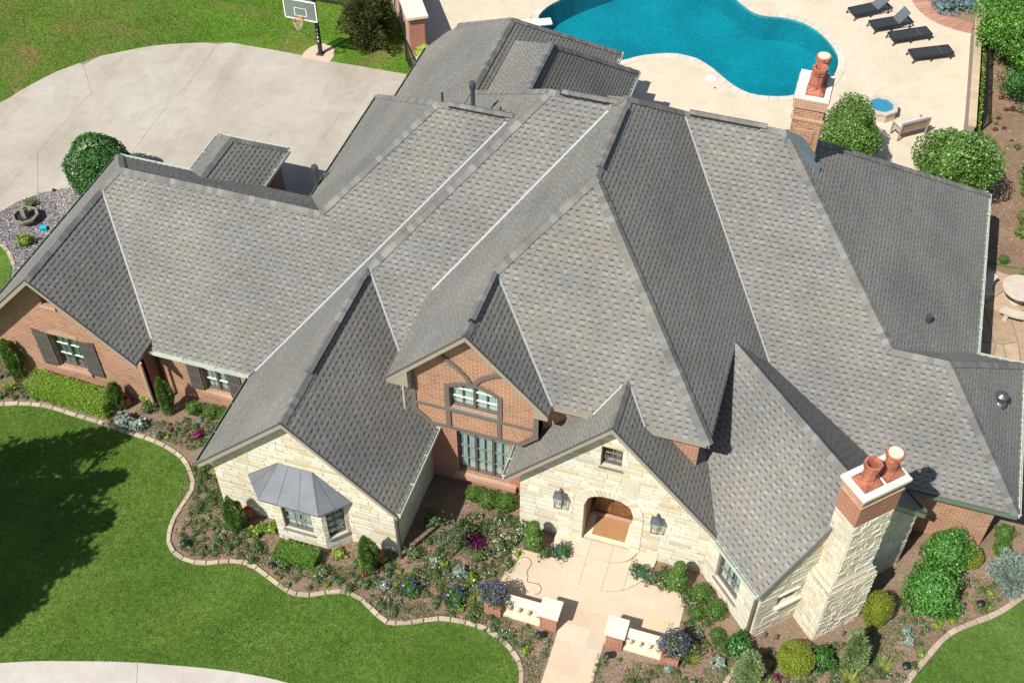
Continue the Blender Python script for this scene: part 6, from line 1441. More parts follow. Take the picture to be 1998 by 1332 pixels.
def scatter(poly, n, weights, where, smin=0.5, smax=1.0, extra=0):
    xs = [p[0] for p in poly]; ys = [p[1] for p in poly]; k = 0; tries = 0
    names = list(weights); w = [weights[a] for a in names]
    while k < n+extra and tries < (n+extra)*60:
        tries += 1; x, y = random.uniform(min(xs), max(xs)), random.uniform(min(ys), max(ys))
        if (math.sin(x*2.1+y*1.3)+math.sin(y*2.7-x*1.1+2)+math.sin(x*4.3-y*3.1)*0.7 < random.uniform(-1.6, 0.4)) or not inside(poly, x, y) or any((x-a)**2+(y-b)**2 < 0.028 for a, b in taken): continue
        taken.append((x, y))
        if k >= n:
            me = kinds[random.choices(names, w)[0]]; nv = len(me.vertices); v = np.zeros(nv*3, np.float32); me.vertices.foreach_get('co', v); v = v.reshape(-1, 3)
            c = np.zeros(nv*4, np.float32); me.color_attributes['Col'].data.foreach_get('color', c); a = random.uniform(0, 6.28); s = random.uniform(smin, smax)*0.75
            Rm = np.array([[math.cos(a), math.sin(a), 0], [-math.sin(a), math.cos(a), 0], [0, 0, 1]]); v = v@Rm*s+np.array([x, y, 0])
            mass_V.append(v.reshape(-1, 4, 3)); mass_C.append(c.reshape(-1, 4, 4)[:, 0, :3]); k += 1; continue
        plant(random.choices(names, w)[0], x, y, random.uniform(smin, smax), where=where if 'soil' in where else zone(x, y)); k += 1
scatter(bedL, 130, {'green':9,'white':2.4,'lime':1.6,'silver':0.1,'purple':0.1,'maroon':0.3}, 'in the front flower bed', 0.4, 1.0, 130)
scatter(bedR, 60, {'green':7,'white':2.5,'lime':2,'silver':0.2,'maroon':0.3,'purple':0.3}, 'in the bed right of the walk', 0.4, 0.9, 80)
scatter(bedT, 28, {'green':5,'white':1.5,'lime':1.5,'maroon':0.8,'silver':0.5}, 'in the bed under the brick gable', 0.4, 0.8, 45)
soilp = [G(*p) for p in [(1925,150),(1990,150),(1998,300),(1940,330),(1925,240)]]
scatter(soilp, 22, {'green':3,'maroon':3,'lime':1}, 'in the soil beyond the garden wall', 0.5, 0.9)
tag(link('small_bedding', mesh_from_quads('small_bedding', mass_V, mass_C, M['leaf'])), 'many tiny bedding plants filling the gaps of the flower beds', 'bedding plants', kind='stuff')
# low ground cover and mulch chips, too many to count
def fill(poly, dens):
    xs = [p[0] for p in poly]; ys = [p[1] for p in poly]; n = int(dens*(max(xs)-min(xs))*(max(ys)-min(ys)))
    X = RNG.uniform(min(xs), max(xs), n); Y = RNG.uniform(min(ys), max(ys), n); m = inside_np(poly, X, Y); return X[m], Y[m]
def clumpy(X, Y, thr, sc=2.2, seed=0):
    v = np.zeros(len(X))
    for i in range(5): a = RNG.uniform(0, 6.28); k = sc*RNG.uniform(0.6, 1.8); v += np.sin(k*(X*math.cos(a)+Y*math.sin(a))+RNG.uniform(0, 6.28))
    return v > thr
Vs, Cs = [], []
for poly in (bedL, bedR, bedT):
    X, Y = fill(poly, 900); m = clumpy(X, Y, -0.2, 5.0); X, Y = X[m], Y[m]; n = len(X)
    P = np.stack([X, Y, RNG.uniform(0.015, 0.07, n)], 1); V, C = leaf_arrays(P, np.tile([0,0,1.0], (n,1)), 0.026, pal([(0.11,0.15,0.05),(0.15,0.19,0.06),(0.08,0.12,0.035),(0.20,0.19,0.09)], n, 0.3), 0.6, 0.6); Vs.append(V); Cs.append(C)
tag(link('ground_cover', mesh_from_quads('ground_cover', Vs, Cs, M['leaf'])), 'low green ground cover creeping over the flower beds', 'ground cover', kind='stuff')
Vs, Cs = [], []
big = [[G(*p) for p in [(330,1030),(370,900),(560,960),(1000,900),(1020,1070),(960,1190),(1085,1235),(1050,1345),(1010,1345),(990,1260),(930,1222),(760,1210),(700,1160),(520,1120),(380,1095)]], bedR, bedT]
for poly in big:
    X, Y = fill(poly, 650); n = len(X); P = np.stack([X, Y, RNG.uniform(0.012, 0.035, n)], 1)
    V, C = leaf_arrays(P, np.tile([0,0,1.0], (n,1)), 0.024, pal([(0.20,0.14,0.095),(0.28,0.205,0.14),(0.14,0.095,0.065),(0.40,0.31,0.22),(0.24,0.16,0.105)], n, 0.3), 0.45, 0.5); Vs.append(V); Cs.append(C)
tag(link('mulch', mesh_from_quads('mulch_chips', Vs, Cs, M['chip'])), 'loose brown bark mulch strewn over the flower beds', 'mulch', kind='stuff')
# gravel
X, Y = fill(gbed, 1500); n = len(X); P = np.stack([X, Y, RNG.uniform(0.02, 0.05, n)], 1)
V, C = leaf_arrays(P, np.tile([0,0,1.0], (n,1)), 0.026, pal([(0.30,0.27,0.28),(0.42,0.39,0.38),(0.18,0.16,0.17),(0.36,0.29,0.29),(0.55,0.52,0.50),(0.10,0.09,0.10)], n, 0.2), 0.8, 0.5)
tag(link('gravel', mesh_from_quads('gravel_stones', [V], [C], M['chip'])), 'grey and mauve pebbles around the fountain', 'gravel', kind='stuff')
# leaf litter on the soil
sl_ = [(6.3,38),(12,38),(13,60),(6.5,60)]; X, Y = fill(sl_, 60); n = len(X); P = np.stack([X, Y, np.full(n, 0.03)], 1)
V, C = leaf_arrays(P, np.tile([0,0,1.0], (n,1)), 0.035, pal([(0.45,0.36,0.22),(0.30,0.16,0.09),(0.20,0.11,0.07)], n, 0.2), 0.6, 0.5)
tag(link('leaf_litter', mesh_from_quads('leaf_litter', [V], [C], M['chip'])), 'fallen dry leaves on the soil beyond the wall', 'leaf litter', kind='stuff')
# lawn blades
PADC = J(1780, 300)
def blades(poly, dens, L, w, cols, name, label, dry=None, frame=True):
    X, Y = fill(poly, dens)
    d = np.stack([X, Y, np.zeros(len(X))], 1)-_C; W = d@_f; sx = FPX*(d@_r)/W; sy = FPX*(d@_u)/W
    m = (np.abs(sx) < 1040) & (np.abs(sy) < 700) & (W > 0); X, Y = X[m], Y[m]; n = len(X)
    k_ = (X-PADC[0])**2+(Y-PADC[1])**2 > 1.05**2; X, Y = X[k_], Y[k_]; n = len(X)
    D = np.stack([RNG.normal(0, .45, n), RNG.normal(0, .45, n), np.ones(n)], 1); D /= np.linalg.norm(D, axis=1)[:, None]
    t = np.cross(D, RNG.normal(0, 1, (n, 3))); t /= np.linalg.norm(t, axis=1)[:, None]; P = np.stack([X, Y, np.zeros(n)], 1); l = L*RNG.uniform(0.5, 1.4, (n, 1))
    V = np.stack([P-t*w, P+t*w, P+D*l], 1); c = pal(cols, n, 0.3)
    v = np.zeros(n)
    for i in range(9): a_ = RNG.uniform(0, 6.28); k_ = RNG.uniform(0.25, 2.2); v += np.sin(k_*(X*math.cos(a_)+Y*math.sin(a_))+RNG.uniform(0, 6.28))/(1+0.35*k_)
    v = np.clip(v/3.2+RNG.normal(0, 0.25, n), -1, 1)[:, None]; c = c*np.where(v > 0, 1+v*np.array([0.42, 0.20, 0.35]), 1+v*np.array([0.30, 0.22, 0.20]))
    if dry is not None: c = np.where(dry(X, Y)[:, None], pal([(0.26,0.21,0.075),(0.20,0.18,0.06),(0.12,0.16,0.04)], n, 0.25), c)
    tag(link(name, mesh_from_quads(name, [V], [c], M['blade'])), label, 'grass', kind='stuff')
blades(lawnF, 1500, 0.055, 0.008, [(0.125,0.225,0.028),(0.16,0.275,0.040),(0.092,0.18,0.022),(0.205,0.295,0.055)], 'front_grass', 'short dense green grass of the front lawn')
blades(lawnR, 1500, 0.055, 0.008, [(0.12,0.20,0.060),(0.15,0.235,0.075),(0.095,0.17,0.05)], 'side_grass', 'paler short grass of the small lawn at the bottom right')
DC, DC2 = G(110, 60), G(260, 35)
def dryf(X, Y):
    v = np.sin(X*0.35+1.1)+np.sin(Y*0.55-X*0.2+0.4)+np.sin(X*0.9+Y*0.7)*0.7+np.sin(X*2.1-Y*1.3)*0.4
    q = np.exp(-((X-DC[0])/7.0)**2-((Y-DC[1])/4.5)**2)*3.2+np.exp(-((X-DC2[0])/3.5)**2-((Y-DC2[1])/2.5)**2)*2.2
    return (v*0.5+q+RNG.normal(0, .75, len(X))) > 1.15
backp = arc[::-1]+[(-75,arc[0][1]),(-75,70),(-32,70),(-21.5,48.3),(-19.2,44.0),(-18.0,41.6)]
blades(backp, 520, 0.075, 0.013, [(0.14,0.26,0.026),(0.18,0.31,0.036),(0.11,0.21,0.022),(0.24,0.33,0.06)], 'back_grass', 'bright green grass of the back lawn with dry straw patches', dryf)

# ------------------------------------------------------------------ garden walls, hoop, furniture and small things
# balustrades
def balustrade(xp, xq, label, flip):
    """xp: x of the walk-side pillar centre; xq: x of the planter pillar centre"""
    yb = 17.35; t = empty('balustrade', ((xp+xq)/2, yb, 0), label, 'balustrade'); cx = (xp+xq)/2
    m = MB(); m.box((xp-cx,0,0.40), (0.50,0.50,0.80), uv=True); pr_ = m.build('brick_pillar', M['brick_red'], t); m = MB(); m.box((xp-cx,0,0.85), (0.62,0.62,0.10)); m.build('pillar_cap', M['coping'], pr_)
    m = MB(); m.box((xq-cx,-0.02,0.27), (0.52,0.52,0.54), uv=True); m.build('brick_pillar', M['brick_red'], t)
    a, b = sorted((xp, xq)); a += 0.26; b -= 0.27; L = b-a; mid = (a+b)/2-cx
    m = MB(); m.box((mid,0.0,0.735), (L-0.01,0.29,0.08)); m.build('coping', M['coping'], t)
    m = MB(); m.box((mid,0.0,0.05), (L-0.01,0.36,0.10)); m.box((mid,0.0,0.12), (L-0.012,0.30,0.04)); m.build('plinth', M['castwarm'], t)
    for i in range(4):
        x = a-cx+L*(i+0.5)/4; m = MB(); m.lathe((x,0,0.14), [(0.10,0),(0.10,0.05),(0.055,0.07),(0.10,0.16),(0.12,0.24),(0.10,0.32),(0.05,0.43),(0.065,0.48),(0.10,0.50),(0.10,0.555)], 12); m.build('baluster', M['castwarm'], t, smooth=False)
xpL = -4.32; xqL = -6.03; xpR = -2.32; xqR = -0.66
balustrade(xpL, xqL, 'cast stone balustrade left of the front walk with brick pillars', 0); balustrade(xpR, xqR, 'cast stone balustrade right of the front walk with brick pillars', 1)
def planter(x, label):
    t = empty('flower_planter', (x, 17.33, 0.54), label, 'planter'); m = MB(); m.lathe((0,0,0), [(0.14,0),(0.16,0.05),(0.22,0.22),(0.24,0.24),(0.20,0.24),(0.18,0.16)], 14); m.build('bowl', M['fountain'], t)
    me = bush_mesh('trailing_salvia', (0.42,0.40,0.30), 1500, 0.042, [(0.10,0.14,0.05),(0.14,0.18,0.07),(0.07,0.10,0.05)], lump=0.2, lo=0.5, flowers=([(0.08,0.06,0.20),(0.11,0.08,0.26),(0.06,0.05,0.15),(0.15,0.15,0.22)], 1300, 0.024)); o = link('flowers', me, t); o.location = (0,0,0.02)
planter(xqL-0.02, 'purple salvia spilling over the left brick planter pillar'); planter(xqR+0.05, 'purple salvia spilling over the right brick planter pillar')
# cast shadow of an unseen curl, built as a thin dark tube on the terrace
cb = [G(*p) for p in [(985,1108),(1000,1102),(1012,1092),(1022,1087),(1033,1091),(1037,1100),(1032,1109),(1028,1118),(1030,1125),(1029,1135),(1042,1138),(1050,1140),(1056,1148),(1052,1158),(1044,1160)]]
m = MB(); m.tube([(x, y, 0.042) for x, y in smooth_line(cb, 4)], 0.008, 6); tag(m.build('terrace_shadow_line', M['black']), 'thin dark curl on the terrace paving standing in for a cast shadow', 'shadow line')
# path lights
for px, py, lab in ((1908,1187,'black dome path light in the right bed near the edging'), (1763,1308,'black dome path light at the bottom right by the stones'), (1052,1247,'black dome path light left of the walk'), (1185,1287,'black dome path light right of the walk'), (362,1068,'black dome path light by the lawn curve'), (533,1112,'black dome path light below the bay hedge')):
    x, y = G(px, py); t = empty('path_light', (x, y, 0), lab, 'path light', 'black path lights in the beds'); m = MB(); m.tube([(0,0,-0.02),(0,0,0.32)], 0.012, 6); m.build('stake', M['black'], t); m = MB(); m.lathe((0,0,0.30), [(0.12,0),(0.11,0.03),(0.06,0.07),(0.01,0.085)], 12); m.build('shade', M['black'], t)
for px, py, lab in ((1490,1243,'small grey spotlight at the foot of the stone gable'), (1513,1247,'small dark spotlight beside the grey one under the chimney'), (1643,1240,'small dark spotlight near the chimney foot')):
    x, y = G(px, py); t = empty('spotlight', (x, y, 0), lab, 'spotlight', 'garden spotlights at the stone chimney'); m = MB(); m.tube([(0,0,0),(0,0,0.1)], 0.012, 6); m.build('stake', M['black'], t); m = MB(); m.tube([(0,-0.03,0.09),(0.02,0.08,0.15)], [0.045,0.055], 8); m.build('lamp_head', M['slate'], t)
# copper pots beside the evergreens
def urn(px, py, lab):
    x, y = G(px, py); t = empty('garden_urn', (x, y, 0), lab, 'urn'); m = MB(); m.lathe((0,0,0), [(0.10,0),(0.15,0.05),(0.20,0.18),(0.17,0.30),(0.13,0.34),(0.17,0.37),(0.12,0.37),(0.10,0.25)], 14); m.build('vessel', M['terracotta'], t); m = MB()
    m.tube([(0.12,0,0.30),(0.24,0,0.26),(0.20,0,0.12)], 0.02, 6); m.build('handle', M['terracotta'], t)
urn(486, 1006, 'dark terracotta jug beside the evergreen left of the bay'); urn(738, 1090, 'terracotta jug behind the evergreen right of the bay'); urn(247, 790, 'small clay jug at the foot of the left brick gable')
# basketball hoop
bx, by = G(626, 106); t = empty('basketball_hoop', (bx, by, 0), 'basketball hoop with clear backboard on a black pole beside the drive', 'basketball hoop')
m = MB(); m.bar((0,0,0),(0,0.0,2.9),0.15); m.build('pole', M['black'], t); m = MB(); m.box((0,0,0.02), (0.36,0.36,0.03)); m.build('base_plate', M['steel'], t)
for s, z in enumerate((0.75,0.95,1.15,1.35)):
    m = MB(); m.box((0,-0.078,z), (0.05,0.004,0.09)); m.build('pole_mark', M['white'], t)
m = MB(); m.bar((0.05,0,2.8),(0.05,-0.95,3.1),0.07); m.bar((-0.05,0,2.3),(-0.05,-0.95,2.9),0.07); m.bar((0,0,2.9),(-0.0,0.35,2.95),0.10); m.bar((-0.35,-0.2,3.0),(0.0,-0.9,3.15),0.04); m.build('arm', M['black'], t)
Bz0, Bz1, hw = 2.42, 3.36, 0.76; bxc = -0.18; Yb = -1.0
m = MB()
for a, b in (((bxc-hw,Yb,Bz0),(bxc+hw,Yb,Bz0)),((bxc-hw,Yb,Bz1),(bxc+hw,Yb,Bz1)),((bxc-hw,Yb,Bz0),(bxc-hw,Yb,Bz1)),((bxc+hw,Yb,Bz0),(bxc+hw,Yb,Bz1))): m.bar(a, b, 0.05)
bb = m.build('backboard_frame', M['white'], t)
m = MB(); m.box((bxc,Yb,(Bz0+Bz1)/2), (hw*2-0.05,0.012,Bz1-Bz0-0.05)); m.build('backboard', M['acrylic'], bb)
m = MB(); zz0, zz1 = 2.60, 2.98
for a, b in (((bxc-0.28,Yb-0.012,zz0),(bxc+0.28,Yb-0.012,zz0)),((bxc-0.28,Yb-0.012,zz1),(bxc+0.28,Yb-0.012,zz1)),((bxc-0.28,Yb-0.012,zz0),(bxc-0.28,Yb-0.012,zz1)),((bxc+0.28,Yb-0.012,zz0),(bxc+0.28,Yb-0.012,zz1))): m.bar(a, b, 0.035, 0.006)
m.build('target_square', M['white'], bb)
m = MB(); cx, cy, cz = bxc, Yb-0.34, 2.55; m.tube([(cx+0.23*math.cos(a*math.pi/10), cy+0.23*math.sin(a*math.pi/10), cz) for a in range(21)], 0.014, 6); m.box((cx,Yb-0.06,cz-0.02), (0.16,0.12,0.10)); m.build('rim', M['orange'], t)
m = MB()
for a in range(12):
    an = a*math.pi/6
    for s in (1, -1):
        P = [(cx+(0.23-0.13*k/4)*math.cos(an+s*k*math.pi/12), cy+(0.23-0.13*k/4)*math.sin(an+s*k*math.pi/12), cz-0.42*k/4) for k in range(5)]; m.tube(P, 0.006, 4)
m.build('net', M['net'], t)
# iron fence
def iron_fence(a, b, h, label, n=None, name='iron_fence'):
    L = math.dist(a, b); t = empty(name, (a[0], a[1], 0), label, 'fence' if name == 'iron_fence' else 'gate', None, math.atan2(b[1]-a[1], b[0]-a[0])); n = n or int(L/0.11)
    for z in (0.15, h-0.22, h-0.06): m = MB(); m.bar((0,0,z),(L,0,z),0.028,0.035); m.build('rail', M['black'], t)
    base = None
    for i in range(n+1):
        post = (i % 20 == 0) or i == n
        if base is None or post: m = MB(); w = 0.06 if post else 0.024; m.bar((0,0,0),(0,0,h+(0.06 if post else 0)),w); o = m.build('post' if post else 'picket', M['black'], t)
        else: o = base.copy(); COL.objects.link(o); o.parent = t
        if not post and base is None: base = o
        o.location = (L*i/n, 0, 0)
iron_fence((-24.8,46.35), (-20.25,46.35), 1.15, 'black iron fence behind the basketball hoop and pine')
iron_fence((-18.72,43.0), (-17.2,40.9), 1.35, 'black iron gate between the brick garden wall and the pool house roof', 16, 'iron_gate')
iron_fence((6.72,45.6), (6.55,52.6), 1.1, 'black iron fence between the garden wall and the soil bed')
# ivy behind the east garden wall
n = 2600; P = np.stack([RNG.uniform(6.32,6.62,n), RNG.uniform(44.8,52.6,n), RNG.uniform(0.05,0.5,n)], 1); V, C = leaf_arrays(P, np.tile([0,0,1.0],(n,1)), 0.06, pal(G_MID+[(0.35,0.30,0.04)], n, 0.25), 0.7, 0.6)
tag(link('low_hedge', mesh_from_quads('hedge_leaves', [V], [C], M['leaf'])), 'leafy green strip growing between garden wall and iron fence', 'hedge')
# east garden wall and brick ring planter
def prism_wall(name, pts, h, w, mat, cap, label, taper=None):
    t = empty(name, (pts[0][0], pts[0][1], 0), label, 'wall'); ox, oy = pts[0]
    for i in range(len(pts)-1):
        a, b = pts[i], pts[i+1]; L = math.dist(a, b); an = math.atan2(b[1]-a[1], b[0]-a[0]); c = ((a[0]+b[0])/2-ox, (a[1]+b[1])/2-oy)
        m = MB(); m.box((c[0], c[1], h/2), (L, w, h), an, uv=True); m.build('wall_segment', M[mat], t)
        k = max(1, int(L/0.45))
        for j in range(k):
            f = (j+0.5)/k-0.5; cc = random.uniform(0.85, 1.1); m = MB(); m.box((c[0]+math.cos(an)*L*f, c[1]+math.sin(an)*L*f, h+0.035), (L/k-0.012, w+0.07, 0.07), an, (0.50*cc,0.38*cc,0.25*cc)); m.build('coping_stone', M[cap], t)
    return t
prism_wall('garden_wall', [(6.12,54.4),(6.02,52.8),(6.1,49),(6.16,44.6)], 0.85, 0.26, 'wallgrey', 'edging', 'tan rendered garden wall along the right side of the pool deck')
rc, n = [], 16
arcp = [G(*p) for p in smooth_line([(1775,-12),(1783,8),(1800,28),(1828,46),(1860,58),(1893,66)], 3)]
inn = [G(*p) for p in smooth_line([(1800,-12),(1812,5),(1832,22),(1858,36),(1880,44),(1899,50)], 3)]
m = MB(); root = empty('brick_planter_edge', (0,0,0), 'curved red brick ring edging the blue spruce planter', 'planter edge')
bt = [0.0]
for i in range(len(arcp)-1): bt.append(bt[-1]+math.dist(arcp[i], arcp[i+1]))
def interp(P, u):
    u = min(max(u, 0), 0.9999)*(len(P)-1); i = int(u); f = u-i; return (P[i][0]+(P[i+1][0]-P[i][0])*f, P[i][1]+(P[i+1][1]-P[i][1])*f)
K = 60
for k in range(K):
    u0, u1 = k/K+0.002, (k+1)/K-0.002; q = ccw([interp(arcp,u0), interp(arcp,u1), interp(inn,u1), interp(inn,u0)]); c = random.uniform(0.8, 1.15); m = MB()
    m.prism([(x, y, 0.09) for x, y in q], (0,0,-0.09), (0.50*c,0.27*c,0.19*c)); m.build('brick', M['edging'], root)
structure(sheet('planter_soil', inn+[G(1960,20),G(1960,-60),G(1800,-60)], 0.05, M['mulch']))
# brick garden wall at the top with wide stone top
wp = [(-18.62,43.75),(-21.6,48.3),(-24.0,52.2)]
a, b = wp[0], wp[2]; L = math.dist(a, b); an = math.atan2(b[1]-a[1], b[0]-a[0]); t = empty('brick_garden_wall', (a[0], a[1], 0), 'thick brick wall with a wide cream stone top left of the pool deck', 'wall', None, an)
m = MB(); m.box((L/2,-0.20,0.9), (L,0.7,1.8), 0, uv=True); m.build('brickwork', M['brick_red'], t); m = MB(); m.box((L/2-0.05,-0.22,1.86), (L+0.2,1.0,0.12)); m.build('stone_top', M['coping'], t); m = MB(); m.box((L/2,0.165,0.85), (L-0.3,0.03,1.7)); m.build('pink_render', M['castwarm'] if False else plain('pink_render', (0.50,0.33,0.25), 0.9, 0.1, 3), t)
# potted plant
x, y = -17.72, 42.5; t = empty('potted_plant', (x, y, 0), 'big-leaved banana plant in a red pot behind the iron gate', 'potted plant'); m = MB(); m.lathe((0,0,0), [(0.16,0),(0.24,0.4),(0.27,0.42),(0.27,0.48),(0.2,0.48),(0.18,0.3)], 14); m.build('pot', plain('red_pot', (0.55,0.07,0.04), 0.4), t)
for k in range(11):
    an = k*2.4; l = random.uniform(0.35, 0.62); zt = random.uniform(0.7, 1.35); m = MB(); w = 0.16; d = (math.cos(an), math.sin(an)); s = (-d[1], d[0]); P = []
    for i in range(6):
        f = i/5; r_ = l*f; z = zt+0.12*math.sin(f*3.0)-0.12*f*f; ww = w*math.sin(math.pi*min(1, f*0.92+0.08)); P.append(((d[0]*r_+s[0]*ww, d[1]*r_+s[1]*ww, z+0.03), (d[0]*r_, d[1]*r_, z), (d[0]*r_-s[0]*ww, d[1]*r_-s[1]*ww, z+0.03)))
    c = random.choice([(0.30,0.42,0.05),(0.12,0.25,0.03),(0.42,0.50,0.12),(0.08,0.18,0.03)])
    for i in range(5):
        m.face([P[i][0],P[i][1],P[i+1][1],P[i+1][0]], c); m.face([P[i][1],P[i][2],P[i+1][2],P[i+1][1]], c)
    m.tube([(0,0,0.4),(d[0]*0.05,d[1]*0.05,zt)], 0.015, 5, c); m.build('leaf', M['leaf'], t)
# diving board
a = at(1040,47,z=0.5); b = at(1073,44,z=0.5); t = empty('diving_board', (a[0],a[1],0), 'white diving board reaching over the left end of the pool', 'diving board'); m = MB(); dx, dy = b[0]-a[0], b[1]-a[1]; an = math.atan2(dy, dx)
m = MB(); m.box((0.0,0.1,0.5), (1.7,0.5,0.06), an); m.build('board', M['white'], t); m = MB(); m.box((-0.45,0.05,0.235), (0.5,0.45,0.47), an); m.build('stand', M['white'], t)
# pool deck lids
for px, py, r, lab in ((1388,153,0.22,'round pale skimmer lid in the deck beside the pool'),):
    x, y = G(px, py); m = MB(); m.lathe((x,y,0.003), [(r,0),(r,0.012),(r*0.9,0.016)], 20); tag(m.build('skimmer_lid', M['white']), lab, 'lid')
x, y = G(1395,172); m = MB(); m.lathe((x,y,0.003), [(0.05,0),(0.05,0.01)], 10); tag(m.build('deck_drain', M['steel']), 'tiny dark drain in the deck beside the skimmer lid', 'drain')
# loungers
def make_lounger(back, label, px, py, an):
    x, y = G(px, py, 0.32); t = empty('sun_lounger', (x, y, 0), label, 'sun lounger', 'dark sun loungers by the pool', an); L, W, h = 1.95, 0.66, 0.30
    m = MB()
    for s in (-1,1): m.bar((-L/2,s*W/2,h),(L/2,s*W/2,h),0.05,0.06)
    for s in (-1,1): m.bar((s*L/2,-W/2,h),(s*L/2,W/2,h),0.05,0.06)
    m.build('frame', M['black'], t)
    for fx in (-0.46,-0.05,0.44):
        for s in (-1,1): m = MB(); m.bar((L*fx,s*W/2,h),(L*fx-(0.1 if fx < -.4 else 0),s*(W/2+0.02),0),0.045); m.build('leg', M['black'], t)
    m = MB(); e = L/2 if back == 0 else 0.28; m.box(((-L/2+e)/2,0,h+0.012), (L/2+e-0.04,W-0.04,0.02)); m.build('seat', M['lounger'], t)
    if back: m = MB(); m.prism([(0.28,-W/2+.02,h+.02),(0.28,W/2-.02,h+.02),(0.28+0.72*math.cos(back),W/2-.02,h+0.72*math.sin(back)),(0.28+0.72*math.cos(back),-W/2+.02,h+0.72*math.sin(back))], (0,0,-0.03)); m.build('backrest', M['lounger_back'], t)
    else: m = MB(); m.box((L*0.22,0,h+0.026), (0.03,W-0.05,0.006)); m.build('hinge_bar', M['lounger_back'], t)
la = math.radians(40)
make_lounger(math.radians(40), 'topmost dark sun lounger, cut off by the frame, backrest raised', 1697, 15, la-0.05)
make_lounger(math.radians(48), 'second dark sun lounger with a raised grey backrest', 1738, 42, la-0.12)
make_lounger(0, 'third dark sun lounger lying flat between the raised one and the lowest', 1776, 65, la-0.14); make_lounger(0, 'lowest dark sun lounger lying flat, nearest the garden wall', 1817, 100, la-0.20)
# fire bowl
x, y = G(1716,222); t = empty('fire_pit', (x, y, 0), 'octagonal cream fire pit filled with blue glass behind the small tree', 'fire pit'); t.scale = (0.76, 0.76, 0.95); m = MB(); m.lathe((0,0,0), [(0.92,0),(0.92,0.40),(0.98,0.41),(0.98,0.50),(0.70,0.50),(0.68,0.42)], 8, rz=math.pi/8, close=False); m.build('surround', M['table'], t)
m = MB(); m.lathe((0,0,0.40), [(0.69,0),(0.69,0.06)], 8, rz=math.pi/8); m.build('blue_glass', M['firewater'], t)
# bench
x, y = G(1771,262); t = empty('garden_bench', (x, y, 0), 'weathered slatted wooden bench with pale cushion seen from behind', 'bench', None, math.radians(38)); m = MB(); W = 1.35
for s in (-1,1):
    m = MB(); m.bar((s*W/2,-0.25,0),(s*W/2,-0.32,0.92),0.06); m.build('leg', M['teak'], t); m = MB(); m.bar((s*W/2,0.28,0),(s*W/2,0.28,0.62),0.06); m.build('leg', M['teak'], t); m = MB(); m.bar((s*W/2,-0.3,0.62),(s*W/2,0.34,0.62),0.07,0.03); m.build('armrest', M['teak'], t)
m = MB(); m.bar((-W/2,-0.32,0.90),(W/2,-0.32,0.90),0.05,0.08); m.bar((-W/2,-0.27,0.5),(W/2,-0.27,0.5),0.04,0.06); m.build('back_rail', M['teak'], t)
for i in range(13): m = MB(); xx = -W/2+W*(i+0.7)/13.4; m.bar((xx,-0.28,0.5),(xx,-0.31,0.88),0.05,0.015); m.build('slat', M['teak'], t)
m = MB(); m.box((0,0.0,0.42), (W,0.56,0.05)); m.build('seat', M['teak'], t); m = MB(); m.box((0,0.02,0.49), (W-0.1,0.52,0.09)); m.box((0,-0.2,0.72), (W-0.12,0.1,0.42)); m.build('cushion', M['cushion'], t)
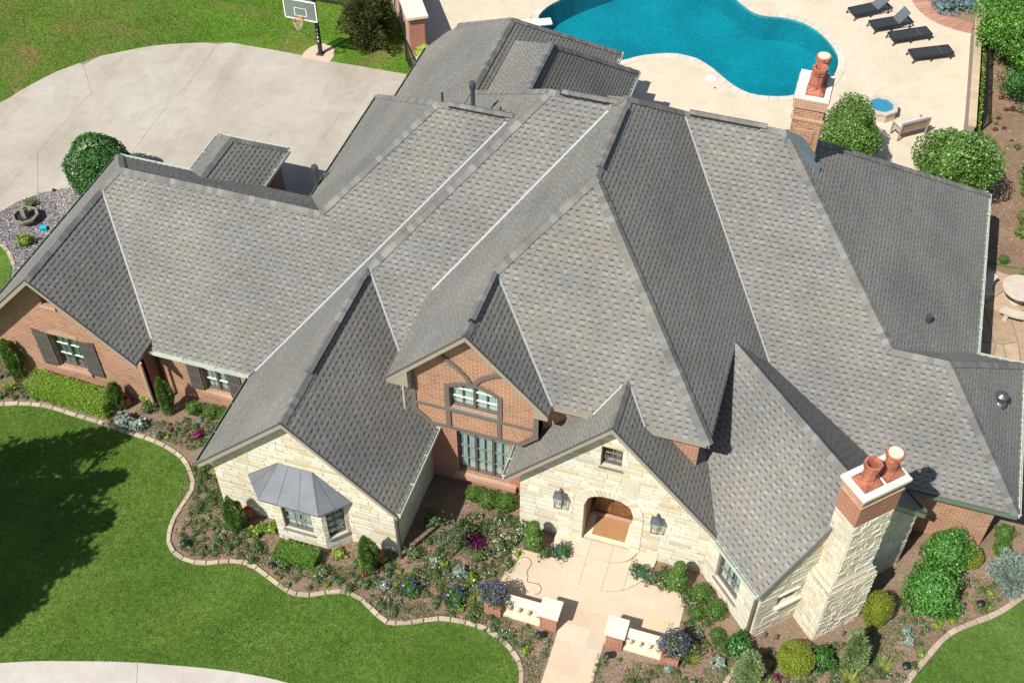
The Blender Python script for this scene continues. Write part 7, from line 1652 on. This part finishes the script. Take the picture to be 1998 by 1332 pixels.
# stone table and curved bench on the east patio
x, y = G(1988,560,0.72); t = empty('stone_table', (x+0.1, y, 0), 'round pale stone table on the flagstone patio at the right edge', 'table'); m = MB(); m.lathe((0,0,0.64), [(0.60,0),(0.68,0.02),(0.68,0.09),(0.66,0.10)], 32); m.build('tabletop', M['table'], t); m = MB(); m.lathe((0,0,0.0), [(0.26,0),(0.26,0.06),(0.16,0.12),(0.13,0.35),(0.20,0.55),(0.24,0.64)], 16); m.build('pedestal', M['table'], t)
bx_, by_ = x+0.1, y
def curved_bench(a0, a1, lab):
    t = empty('stone_bench', (bx_, by_, 0), lab, 'bench', 'curved stone benches around the table'); n = 14; R0, R1 = 0.98, 1.32; P = [(R1*math.cos(a0+(a1-a0)*i/n), R1*math.sin(a0+(a1-a0)*i/n), 0.46) for i in range(n+1)]+[(R0*math.cos(a1-(a1-a0)*i/n), R0*math.sin(a1-(a1-a0)*i/n), 0.46) for i in range(n+1)]
    m = MB(); m.prism(P if a1 > a0 else P[::-1], (0,0,-0.09)); m.build('seat', M['table'], t)
    for f in (0.2,0.8): an = a0+(a1-a0)*f; m = MB(); m.box((1.14*math.cos(an),1.14*math.sin(an),0.185), (0.26,0.16,0.37), an); m.build('leg', M['table'], t)
curved_bench(math.radians(240), math.radians(300), 'curved pale stone bench below the round stone table'); curved_bench(math.radians(140), math.radians(200), 'curved stone bench in the eave shade left of the stone table')
# fountain
x, y = G(54,432); t = empty('fountain', (x, y, 0), 'octagonal weathered stone fountain with a block centre on the gravel', 'fountain'); t.scale = (0.78, 0.78, 0.9); m = MB(); m.lathe((0,0,0), [(0.40,0),(0.48,0.12),(0.62,0.30),(0.68,0.32),(0.68,0.42),(0.55,0.42),(0.50,0.26),(0.02,0.24)], 8, rz=math.pi/8, close=False); m.build('basin', M['fountain'], t)
m = MB(); m.box((0,0,0.46), (0.26,0.26,0.46)); m.box((0,0,0.73), (0.34,0.34,0.07)); m.box((0.0,0.0,0.80), (0.2,0.2,0.08)); m.build('centre_block', M['fountain'], t); m = MB(); m.lathe((0,0,0.27), [(0.51,0),(0.51,0.02)], 8, rz=math.pi/8); m.build('water', plain('dark_basin_water', (0.03,0.035,0.03), 0.1), t)
x, y = G(86,449); m = MB(); m.box((x,y,0.08), (0.24,0.18,0.12), 0.6); m.box((x,y,0.155), (0.27,0.20,0.03), 0.6); tag(m.build('blue_box', M['blue']), 'small bright blue plastic box beside the fountain shadow', 'box')
for px, py, s, l in ((62,402,0.9,'small green plant on the gravel behind the fountain'), (50,478,1.2,'yellow-green bushy plant on the gravel below the fountain')): x, y = G(px, py); plant('lime' if s > 1 else 'green', x, y, s*1.5, l, 'plants on the gravel')
# small spotlight by the gravel
x, y = G(106,374); m = MB(); m.lathe((x,y,0), [(0.05,0),(0.06,0.12),(0.03,0.16)], 8); tag(m.build('spotlight', M['black']), 'little black spotlight at the gravel edge near the drive', 'spotlight')
